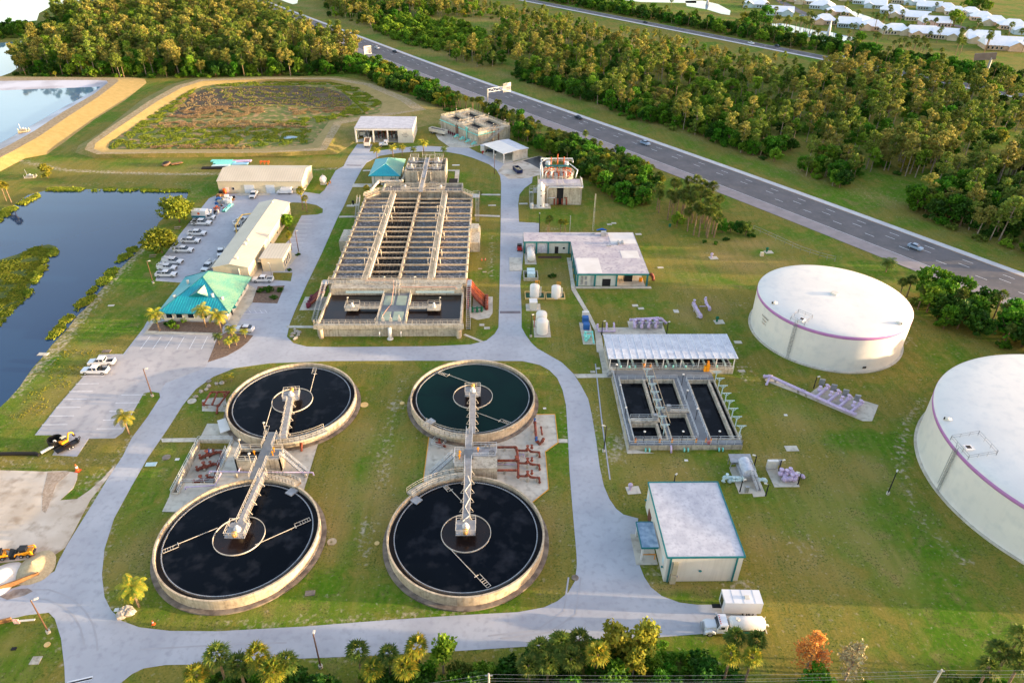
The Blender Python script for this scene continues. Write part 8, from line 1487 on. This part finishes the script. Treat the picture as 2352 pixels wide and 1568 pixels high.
# ---- woods: places first, the nearest become single trees, the far rest one mass
def inside(P, x, y):
    c = False; n = len(P); j = n-1
    for i in range(n):
        if (P[i][1] > y) != (P[j][1] > y) and x < (P[j][0]-P[i][0])*(y-P[i][1])/(P[j][1]-P[i][1])+P[i][0]: c = not c
        j = i
    return c
def hwn(x, y):
    n = NH.x*x+NH.y*y; s = UH.x*x+UH.y*y; t = min(1,max(0,(s-120)/330)); return s, n-7.5*t*t*(3-2*t)
def hvn(x, y): dx, dy = x-PH.x, y-PH.y; return U2.x*dx+U2.y*dy, N2.x*dx+N2.y*dy
EXC = []
SP = []                                                   # (dist, kind, x, y, scale, label, group)
def wood(P, sp, mix, label, group, sc=(.8,1.2), f=D, world=False, seed=1, keep=1., side=False):
    r = random.Random(seed); W = P if world else [tuple(p)[:2] for p in poly(P, f)]; xs=[p[0] for p in W]; ys=[p[1] for p in W]; ks=list(mix); ws=[mix[k] for k in ks]
    y = min(ys); 
    while y < max(ys):
        x = min(xs)+r.random()*sp
        while x < max(xs):
            px, py = x+r.uniform(-.45,.45)*sp, y+r.uniform(-.45,.45)*sp
            if r.random() < keep and inside(W, px, py):
                s,n = hwn(px,py); s2,n2 = hvn(px,py)
                if not (side and any(inside(e, px, py) for e in EXC)) and not (-250 < n < -203) and not (-23 < n2 < (38 if s2 > -165 else 4)) and not (side and n2 < 0):
                    k = r.choices(ks, ws)[0]; far_ = .6 if (side and n2 < 80 and s2 > -170) else 1.; l = label[k] if isinstance(label, dict) else label; SP.append((math.hypot(px,py,CAMH), k, px, py, r.uniform(*sc)*far_, l, group))
            x += sp
        y += sp*.87
Lb = lambda t: {'pine':'slender pine with a tan green crown '+t,'broad':'leafy green tree '+t,'golden':'golden lit bushy tree '+t,'shrub':'low green shrub '+t,'pale':'pale green willowy shrub '+t,'palm':'round headed cabbage palm '+t,'ypalm':'cabbage palm with sunlit yellow fronds '+t,'queen':'','gqueen':''}
t='in the woods left of the highway'
wood([(30,170),(150,178),(300,174),(420,178),(600,172),(700,170),(805,168),(830,140),(790,110),(700,60),(590,-10),(560,-40),(250,-50),(200,0),(310,8),(200,28),(110,62),(200,70),(120,100),(50,140)],6.2,{'pine':.62,'broad':.3,'palm':.04,'golden':.04},Lb(t),'trees left of the highway',seed=2)
wood([(28,176),(300,181),(600,178),(805,172),(805,158),(600,158),(300,160),(60,156)],4.4,{'broad':.35,'shrub':.5,'palm':.1,'pine':.05},Lb('along the near edge of the left woods'),'near edge of the left woods',(.7,1.1),seed=3)
wood([(0,62),(60,62),(150,58),(200,60),(180,84),(60,86),(0,92),(-60,95),(-60,62)],4.5,{'shrub':.7,'broad':.3},Lb('on the strip between the two lakes'),'strip between the lakes',(.6,1.),seed=4)
t='in the woods between the highways'
EXC += [[tuple(p)[:2] for p in poly(q, f_)] for f_, q in ((c2,[(270,200),(320,150),(540,120),(800,110),(1060,125),(1090,230),(1060,300),(1000,370),(700,340),(500,290)]),(cR,[(60,690),(180,560),(420,540),(650,640),(900,700),(850,790),(600,790),(350,760)]),(cR,[(-600,330),(-420,300),(-250,400),(-330,470),(-560,440)]))]
zb=[(-1821,180),(-1641,262),(-1451,322),(-1311,380),(-1221,410),(-1131,435),(-1001,430),(-941,385),(-916,330),(-901,400),(-921,480),(-841,530),(-661,580),(-491,640),(-341,680),(-191,760),(0,800),(250,870),(480,960),(620,1020),(760,1050),(850,1005),(1000,960),(1080,990),(1000,1040),(920,1060),(930,1110),(1010,1150),(1200,1210),(1280,1130),(1420,1110),(1600,1140),(1750,1150),(1900,1060),(2050,1000),(2150,950),(2352,870),(2800,700),(2800,300),(261,-300),(-2191,-200),(-2091,110),(-1991,130)]
wood(zb,6.7,{'pine':.5,'broad':.27,'golden':.05,'shrub':.18},Lb(t),'trees between the highways',f=cR,seed=5,keep=.9,side=True,sc=(.58,1.08))
wood([(280,190),(330,150),(600,125),(850,170),(990,230),(1050,290),(1000,360),(700,330),(500,285)],4.6,{'pale':.8,'shrub':.2},Lb('in the light green thicket beside the highway'),'light thicket',f=c2,seed=6)
wood([(60,690),(180,560),(420,540),(650,640),(900,700),(850,790),(600,790),(350,760)],3.6,{'shrub':.6,'pale':.3,'palm':.1},Lb('in the low opening between tall pines'),'low opening in the woods',(.8,1.3),f=cR,seed=31)
wood([(-600,330),(-420,300),(-250,400),(-330,470),(-560,440)],3.6,{'shrub':.7,'pale':.2,'palm':.1},Lb('in the low opening between tall pines'),'low opening in the woods',(.8,1.3),f=cR,seed=32)
wood([(-931,470),(-841,525),(-661,575),(-491,635),(-341,675),(-191,755),(0,795),(250,865),(480,955),(620,1015),(760,1045),(800,1000),(700,930),(500,860),(261,780),(0,700),(-191,670),(-341,600),(-661,500),(-841,450)],4.2,{'broad':.55,'shrub':.33,'palm':.08,'golden':.04},Lb('along the woods edge facing the highway'),'edge of the woods facing the highway',(.65,1.),f=cR,seed=7)
wood([(925,1060),(935,1110),(1010,1150),(1200,1205),(1290,1120),(1350,1080),(1150,1030),(1000,1045)],4.4,{'broad':.5,'shrub':.2,'palm':.2,'golden':.1},Lb('along the woods edge facing the highway'),'edge of the woods facing the highway',(.65,1.),f=cR,seed=27)
wood([(1290,1130),(1420,1110),(1600,1140),(1750,1150),(1900,1060),(1850,1000),(1500,1000),(1350,1050)],6.5,{'pine':.9,'shrub':.1},Lb('in the tall stand behind the meadow'),'pine stand behind the meadow',(.95,1.2),f=cR,seed=28)
wood([(1085,300),(1150,225),(1300,150),(1500,70),(1829,20),(2400,-100),(2400,900),(1829,600),(1600,520),(1450,440),(1300,395)],4.0,{'pine':.22,'broad':.26,'shrub':.44,'palm':.08},Lb('in the scrub at the right edge'),'scrub at the right edge',f=cT,seed=8,keep=.97,sc=(.75,1.2))
P_=[HV(s,n)[:2] for s,n in ((-500,-24),(330,-24),(330,-46),(-500,-52))]
wood(P_,5.0,{'broad':.5,'shrub':.3,'palm':.15,'golden':.05},Lb('along the far highway before the houses'),'hedge beyond the far highway',(.75,1.15),world=True,seed=9)
P_=[HV(s,n)[:2] for s,n in ((60,-45),(900,-45),(900,-130),(320,-80))]
wood(P_,7.5,{'broad':.4,'shrub':.3,'pine':.3},Lb('beyond the far highway at the top'),'far trees at the top',world=True,seed=10)
for i,(x,y) in enumerate(((100,40),(560,35),(575,75),(590,30),(790,15),(1000,130),(1200,100),(1210,70),(1380,120),(1500,150),(1640,170),(1730,190),(1790,45),(1880,120),(1960,130),(1990,200),(2060,215),(2110,300),(1930,300),(1950,320),(1920,330),(2230,240),(2320,260),(2350,300),(1750,110),(1600,60),(1500,20),(1410,290),(1520,300),(1550,300),(1650,310),(1680,320),(1710,315),(1730,330),(1750,350),(1820,340),(1600,345),(990,125),(1150,165),(1245,190),(1310,190),(1080,90))): p=cR(x,y,4); SP.append((700,'palm',p.x,p.y,rnd.uniform(.9,1.3),'cabbage palm among the white roofed houses','palms of the estate'))
re_ = random.Random(77)
for _ in range(110):
    x, y = re_.uniform(560,2400), re_.uniform(-10,330)
    if y > 20+(x-560)*.16-60: p = cR(x,y); SP.append((720,'palm',p.x,p.y,re_.uniform(.9,1.3),'cabbage palm among the white roofed houses','palms of the estate'))
for x,y in ((735,430),(775,430),(860,480),(905,480),(950,490),(1050,500),(1110,525),(1215,560),(1275,570),(1335,600),(1415,625),(1180,530),(1350,410)): p=cH(x,y); SP.append((650,'palm',p.x,p.y,rnd.uniform(.9,1.25),'cabbage palm in the row on the near bank of the canal pond','palms on the canal bank'))
for x,y,s in ((1900,140,2.0),(2050,60,2.0),(1990,30,1.8),(2110,50,1.5),(620,150,1.8),(690,130,1.8),(560,130,1.4),(1280,290,1.5)): p=cR(x,y+30); SP.append((640,'broad' if x!=560 else 'golden',p.x,p.y,s,'large spreading tree standing among the white roofed houses','big trees of the estate'))
# hedge belt between plant and highway
t='in the hedge belt between the plant and the highway'
wood([(160,470),(200,420),(330,430),(480,470),(640,560),(720,600),(800,690),(780,720),(640,660),(480,610),(330,560),(250,500)],4.6,{'broad':.6,'golden':.25,'shrub':.15},Lb(t),'hedge belt',(.7,1.),f=c2,seed=11)
wood([(740,650),(900,690),(1020,715),(1160,775),(1300,830),(1470,915),(1700,960),(1900,1030),(2050,1130),(2150,1230),(1900,1230),(1700,1150),(1580,1080),(1480,1030),(1420,1010),(1300,940),(1180,880),(1165,830),(900,712),(740,700)],3.2,{'ypalm':.2,'palm':.4,'shrub':.2,'broad':.2},Lb(t),'hedge belt',(.65,.95),f=c2,seed=12)
wood([(330,40),(480,50),(640,70),(760,110),(900,160),(1100,240),(1190,330),(1210,430),(1120,465),(980,450),(880,400),(800,330),(680,270),(650,180),(560,130),(420,100)],3.9,{'broad':.5,'golden':.38,'shrub':.12},Lb(t),'hedge belt',(.7,1.02),f=cE,seed=13)
for x,y,k,s in ((1160,445,'shrub',1.2),(1060,470,'shrub',1.1),(980,450,'shrub',1.2),(1390,625,'broad',.75),(1730,670,'broad',.6),(1790,665,'broad',.6),(1850,680,'broad',.62),(1905,690,'golden',.75),(1950,700,'shrub',.6),(1600,745,'shrub',.4),(1680,755,'shrub',.4),(1760,730,'shrub',.5)):
    p=cE(x,y); SP.append((math.hypot(p.x,p.y,CAMH),k,p.x,p.y,s,Lb('around the palm grove')[k],'plants round the palm grove'))
for x,y in ((1240,500),(1255,520),(1320,575),(1350,560),(1420,560),(1432,600),(1470,660),(1515,690),(1555,700),(1610,690),(1618,710),(1655,680),(1668,705),(1500,600),(1480,590),(1390,520),(1440,500),(1500,520),(1540,560),(1580,600),(1620,580),(1650,560),(1560,480),(1590,500),(1640,500),(1350,480),(1380,450),(1450,450),(1520,440),(1690,560),(1560,640),(1600,640),(1500,540)):
    p=cE(x,y); SP.append((math.hypot(p.x,p.y,CAMH),'palm',p.x,p.y,rnd.uniform(1.0,1.25),'cabbage palm in the grove below the highway verge','palm grove'))
# right of the white tanks, running on beyond the picture's right edge
t='in the thicket right of the white tanks'
wood([(112,172),(122,178),(150,152),(180,128),(225,95),(260,60),(270,40),(240,35),(200,75),(170,100),(152,122),(136,138),(118,156)],4.6,{'broad':.62,'palm':.2,'golden':.1,'shrub':.08},Lb(t),'thicket right of the tanks',(.75,1.12),world=True,seed=14)
wood([(240,30),(300,30),(330,120),(300,150),(270,100)],6,{'pine':.5,'broad':.5},Lb('outside the right edge'),'thicket right of the tanks',(.9,1.2),world=True,seed=15)
wood([(135,-40),(260,-40),(260,36),(200,40),(150,20)],6,{'pine':.4,'broad':.5,'palm':.1},Lb(t),'thicket right of the tanks',(.9,1.2),world=True,seed=16)
# bottom belt
t='in the belt along the bottom edge'
wood([(440,1545),(560,1550),(660,1555),(670,1620),(430,1640)],1.9,{'shrub':.9,'broad':.1},Lb(t),'belt along the bottom edge',(.5,.8),seed=19)
wood([(455,1560),(700,1575),(800,1560),(1040,1550),(1250,1530),(1420,1500),(1620,1490),(1680,1520),(1700,1620),(1800,1700),(400,1700)],2.2,{'shrub':.66,'broad':.2,'golden':.03},Lb(t),'belt along the bottom edge',(.5,.85),seed=17,keep=.9)
wood([(1760,1560),(2352,1560),(2352,1600),(1760,1640)],3.4,{'shrub':.7,'broad':.3},Lb(t),'belt along the bottom edge',(.5,.8),seed=18,keep=.5)
CAP = 285; cnt = {}; far = []
for d, k, x, y, s, l, g in sorted(SP, key=lambda t: t[0]):
    c = cnt.get(KN[k][0], 0)
    if c < CAP: cnt[KN[k][0]] = c+1; plant(k, x, y, s, l, g)
    else: far.append((k, x, y, s))
# the far mass: one object whose instances come from an unlinked collection of whole trees
kc = bpy.data.collections.new('tree_kinds'); order = []
for k in ('pine','broad','golden','shrub','pale','palm'):
    for i, (cr, tr) in enumerate(PR[k]):
        nv = len(cr.vertices); V = np.empty(nv*3); cr.vertices.foreach_get('co', V); V = V.reshape(-1,3).tolist(); Fc = [tuple(range(j,j+4)) for j in range(0,nv,4)]; V2_ = [tuple(v.co) for v in tr.vertices]; F2 = [tuple(a+nv for a in p.vertices) for p in tr.polygons]
        me = bpy.data.meshes.new('whole_tree'); me.from_pydata(V+V2_, [], Fc+F2); me.materials.append(cr.materials[0]); me.materials.append(tr.materials[0]); me.polygons.foreach_set('material_index', [0]*len(Fc)+[1]*len(F2)); me.update()
        o = bpy.data.objects.new('k%02d' % len(order), me); kc.objects.link(o); order.append((k, i))
def mass(name, items, label, cat):
    n = len(items); me = bpy.data.meshes.new(name); me.from_pydata([(x,y,0) for k,x,y,s in items], [], [])
    ia = me.attributes.new('kind_index','INT','POINT'); ia.data.foreach_set('value', [order.index((k, rnd.randrange(len(PR[k])))) for k,x,y,s in items]); sa = me.attributes.new('size','FLOAT','POINT'); sa.data.foreach_set('value', [s for *_,s in items]); ra = me.attributes.new('turn','FLOAT_VECTOR','POINT'); ra.data.foreach_set('vector', [v for _ in items for v in (0,0,rnd.random()*6.28)])
    o = bpy.data.objects.new(name, me); COL.objects.link(o); o['kind'] = 'stuff'; o['label'] = label; o['category'] = cat
    ng = bpy.data.node_groups.new(name, 'GeometryNodeTree'); ng.interface.new_socket('Geometry', in_out='INPUT', socket_type='NodeSocketGeometry'); ng.interface.new_socket('Geometry', in_out='OUTPUT', socket_type='NodeSocketGeometry'); N = ng.nodes; L = ng.links
    gi = N.new('NodeGroupInput'); gout = N.new('NodeGroupOutput'); ip = N.new('GeometryNodeInstanceOnPoints'); ci = N.new('GeometryNodeCollectionInfo'); ci.inputs['Collection'].default_value = kc; ci.inputs['Separate Children'].default_value = True; ci.inputs['Reset Children'].default_value = True
    def na(nm, ty): a = N.new('GeometryNodeInputNamedAttribute'); a.data_type = ty; a.inputs['Name'].default_value = nm; return [s for s in a.outputs if s.enabled and s.name == 'Attribute'][0]
    L.new(gi.outputs[0], ip.inputs['Points']); L.new(ci.outputs[0], ip.inputs['Instance']); ip.inputs['Pick Instance'].default_value = True; L.new(na('kind_index','INT'), ip.inputs['Instance Index']); L.new(na('turn','FLOAT_VECTOR'), ip.inputs['Rotation']); L.new(na('size','FLOAT'), ip.inputs['Scale']); L.new(ip.outputs[0], gout.inputs[0])
    md = o.modifiers.new('scatter','NODES'); md.node_group = ng; return o
mass('distant_woods', far, 'far mass of pines and green trees filling the woods around the highways', 'woods')
print('WOODS single', cnt, 'mass', len(far))
# ---- named trees of the plant
def crown(kind, f, x, y, h, s, label, group=None, var=0):
    p = f(x, y, h); return plant(kind, p.x, p.y, s, label, group, var)
for nm in ('oak','cypress'): pass
lo = leaf('oak_leaves', (114,124,34), (76,94,24), (140,136,44)); PR['oak'] = [broad_proto(8.5,lo,51,5.2,.32,40,60)]; KN['oak'] = ('oak_tree','oak tree')
PR['oak'].append(broad_proto(8.,lo,52,5.0,.32,40,60))
p=cL(1290,420); plant('oak',p.x,p.y,1.05,'large round oak beside the pond, upper of two, next to the box truck',None,1); p=cL(1165,640); plant('oak',p.x,p.y,.98,'large spreading oak beside the pond, lower of two, above the picnic table',None,1)
PR['greentree'] = [broad_proto(5,l_light,53,2.4,.3,24,50)]; KN['greentree'] = ('broadleaf_tree','tree'); p=cL(2065,465); plant('greentree',p.x,p.y,1.,'small bright green round tree right of the long cream shed')
G='tall yellow palms at the office'
for x,y,h,s,k,l in ((1110,1080,5,1.0,'queen','yellow feather palm at the left front corner of the office'),(1440,1030,5.5,1.05,'queen','left of two yellow feather palms before the office windows'),(1555,1070,5.5,1.1,'queen','right of two yellow feather palms before the office windows'),(1655,1190,3.6,.8,'queen','leftmost golden palm in the triangular bed'),(1750,1205,3.,.6,'queen','small golden palm at the right of the triangular bed'),(1640,1290,2.2,.62,'queen','low golden palm in the middle of the triangular bed'),(1565,1260,2.4,.66,'gqueen','low green palm at the left corner of the triangular bed'),(1690,1270,2.2,.6,'queen','lowest golden palm of the triangular bed')): p=cL(x,y,h*s); plant(k,p.x,p.y,s,l,None,0 if (h>4 or k=='gqueen') else 1)
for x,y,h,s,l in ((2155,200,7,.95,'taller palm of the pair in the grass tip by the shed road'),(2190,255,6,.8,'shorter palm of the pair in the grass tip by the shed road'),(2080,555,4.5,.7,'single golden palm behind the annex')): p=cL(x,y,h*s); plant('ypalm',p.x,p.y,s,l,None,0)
p=cW(940,680,4.6); plant('queen',p.x,p.y,.95,'yellow palm on the grass strip beside the big lot',None,0); p=c7(1070,780,4.8); plant('queen',p.x,p.y,1.0,'yellow palm with hanging fronds and rocks at the lower left',None,0)
for x,y,l in ((1720,370,'left'),(1765,365,'right')): p=cW(x,y,1.6); plant('queen',p.x,p.y,.42,l+' of two low golden palms at the bend left of the clarifiers','twin low palms',1)
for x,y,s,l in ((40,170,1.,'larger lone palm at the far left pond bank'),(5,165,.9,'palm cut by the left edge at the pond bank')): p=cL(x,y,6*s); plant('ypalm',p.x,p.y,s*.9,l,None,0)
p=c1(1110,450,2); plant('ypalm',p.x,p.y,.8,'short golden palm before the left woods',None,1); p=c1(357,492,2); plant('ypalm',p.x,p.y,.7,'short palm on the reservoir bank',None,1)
for i,(x,y) in enumerate(((310,955),(412,940),(472,932),(545,935),(610,915),(740,935))): p=c2(x,y,4.2); plant('gqueen' if i in (3,5) else 'queen',p.x,p.y,.8 if i!=4 else 1.,('first','second','third','fourth','fifth','sixth')[i]+' from the left in the row of small palms along the ring road','row of small palms on the ring road',0)
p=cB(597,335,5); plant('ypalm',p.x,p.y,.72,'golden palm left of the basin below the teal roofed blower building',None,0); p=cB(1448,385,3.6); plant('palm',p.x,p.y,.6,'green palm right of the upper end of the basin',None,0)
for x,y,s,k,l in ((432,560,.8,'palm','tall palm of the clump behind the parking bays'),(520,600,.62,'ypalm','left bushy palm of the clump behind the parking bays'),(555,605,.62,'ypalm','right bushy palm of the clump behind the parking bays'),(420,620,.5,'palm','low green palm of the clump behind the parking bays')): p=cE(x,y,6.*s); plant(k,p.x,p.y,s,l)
PR['date'] = [feather_proto(3.6,l_palm,44,26,2.6)]; KN['date'] = ('date_palm','palm tree'); p=cT(970,620,3.6); plant('date',p.x,p.y,1.05,'single date palm behind the complete white tank')
# big palms along the bottom edge
bp=[(c7,1775,1345,7.5,1.1,'palm'),(c7,2105,1350,7.5,1.1,'ypalm'),(c7,1620,1490,6.5,1.1,'ypalm'),(c7,1950,1425,6.5,1.1,'palm'),(c7,2240,1470,6.8,1.2,'ypalm'),(c7,2340,1400,6.5,1.05,'palm'),(c8,505,1140,6.5,1.,'palm'),(c8,620,1260,5.6,1.05,'ypalm'),(c8,730,1175,6,.95,'palm'),(c8,935,1105,7,1.05,'ypalm'),(c8,855,1260,6,1.15,'ypalm'),(c8,1825,1120,6.5,1.,'palm'),(c8,1965,1080,6.8,1.05,'palm'),(c8,2100,1055,6.6,1.,'palm'),(c8,1745,1245,6,1.,'palm'),(c8,1880,1225,6.2,1.,'palm'),(c8,2050,1200,6.3,1.1,'palm'),(c8,2235,1155,7,1.1,'ypalm'),(c6,822,1262,6.6,.95,'palm'),(c6,962,1280,6.6,.92,'palm'),(c6,790,1385,6.4,.98,'ypalm'),(c6,935,1385,6.2,.88,'ypalm')]
od=('first','second','third','fourth','fifth','sixth','seventh','eighth','ninth','tenth','eleventh','twelfth','thirteenth','fourteenth','fifteenth','sixteenth','seventeenth','eighteenth','nineteenth','twentieth','twenty first','twenty second')
rank={id(b): i for i,b in enumerate(sorted(bp,key=lambda b: b[0](b[1],b[2],b[3]).x))}
for b_ in bp: f,x,y,h,s,k=b_; p=f(x,y,h); v=0; H0=7.; plant(k,p.x,p.y,s*.98,'%s from the left of the big fan palms along the bottom edge'%od[rank[id(b_)]],'big fan palms along the bottom edge',0).scale=(s,s,h/H0)
PR['loosepine']=[pine_proto(10,l_light,61,2.2),pine_proto(11,l_yel,62,2.4)]; KN['loosepine']=('pine_tree','pine tree')
for f,x,y,h,s,v,l in ((c8,1110,1090,7,.75,0,'bushy green pine between the bottom palms'),(c6,40,1180,9,.8,1,'yellow green pine left of the tanker truck, left one'),(c6,225,1180,8.5,.8,1,'yellow green pine left of the tanker truck, right one'),(c6,150,1360,6.5,.6,1,'lower yellow pine left of the tanker truck'),(cT,1829,900,9,.9,0,'pine at the right edge beside the highway')): p=f(x,y,h); plant('loosepine',p.x,p.y,s,l,None,v)
PR['cypress']=[twig_proto(7.6,l_orange,71,90,1500),twig_proto(6.6,mat('pale_twig',(168,156,112)),72,90,700)]; KN['cypress']=('bare_tree','tree')
p=c6(1285,1500); plant('cypress',p.x,p.y,1.15,'orange leaved bare tree at the bottom right',None,0); p=c6(1555,1545); plant('cypress',p.x,p.y,1.2,'grey leafless tree right of the orange one',None,1)
for i,(x,y) in enumerate(((2290,1500),(2330,1480),(2345,1530),(2270,1540))): p=D(x,y,6); plant('palm',p.x,p.y,1.,'dark fan palm in the bottom right corner cluster','corner palm cluster',i%3)
# garden shrubs in the beds
for f,x,y,s,k,l in ((cL,1225,1150,.62,'shrub','dark green bush under the office windows'),(cL,1255,1180,.5,'pale','pale flowering bush in the office bed, lower'),(cL,1325,1130,.42,'pale','pale bush in the office bed, upper'),(cL,1870,915,.5,'shrub','left bush of the bed by the parked pickup'),(cL,1925,910,.7,'shrub','large dark bush of the bed by the parked pickup'),(cL,2010,910,.5,'shrub','right bush of the bed by the parked pickup'),(cL,1960,965,.5,'shrub','lower bush of the bed by the parked pickup'),(cL,2075,765,.35,'shrub','round bush at the lower corner of the annex'),(cL,2140,655,.35,'shrub','bush below the annex lamp pole'),(c1,305,1135,.8,'golden','yellow green bush on the far left pond bank'),(cE,455,1000,.55,'shrub','brown and orange bush in the small courtyard'),(c8,1590,1290,1.1,'shrub','dense round hedge bush at the bottom middle'),(c8,1600,1330,1.0,'shrub','lower part of the hedge bushes at the bottom middle')): p=f(x,y); plant(k,p.x,p.y,s,l,None,1 if k=='shrub' else 0)
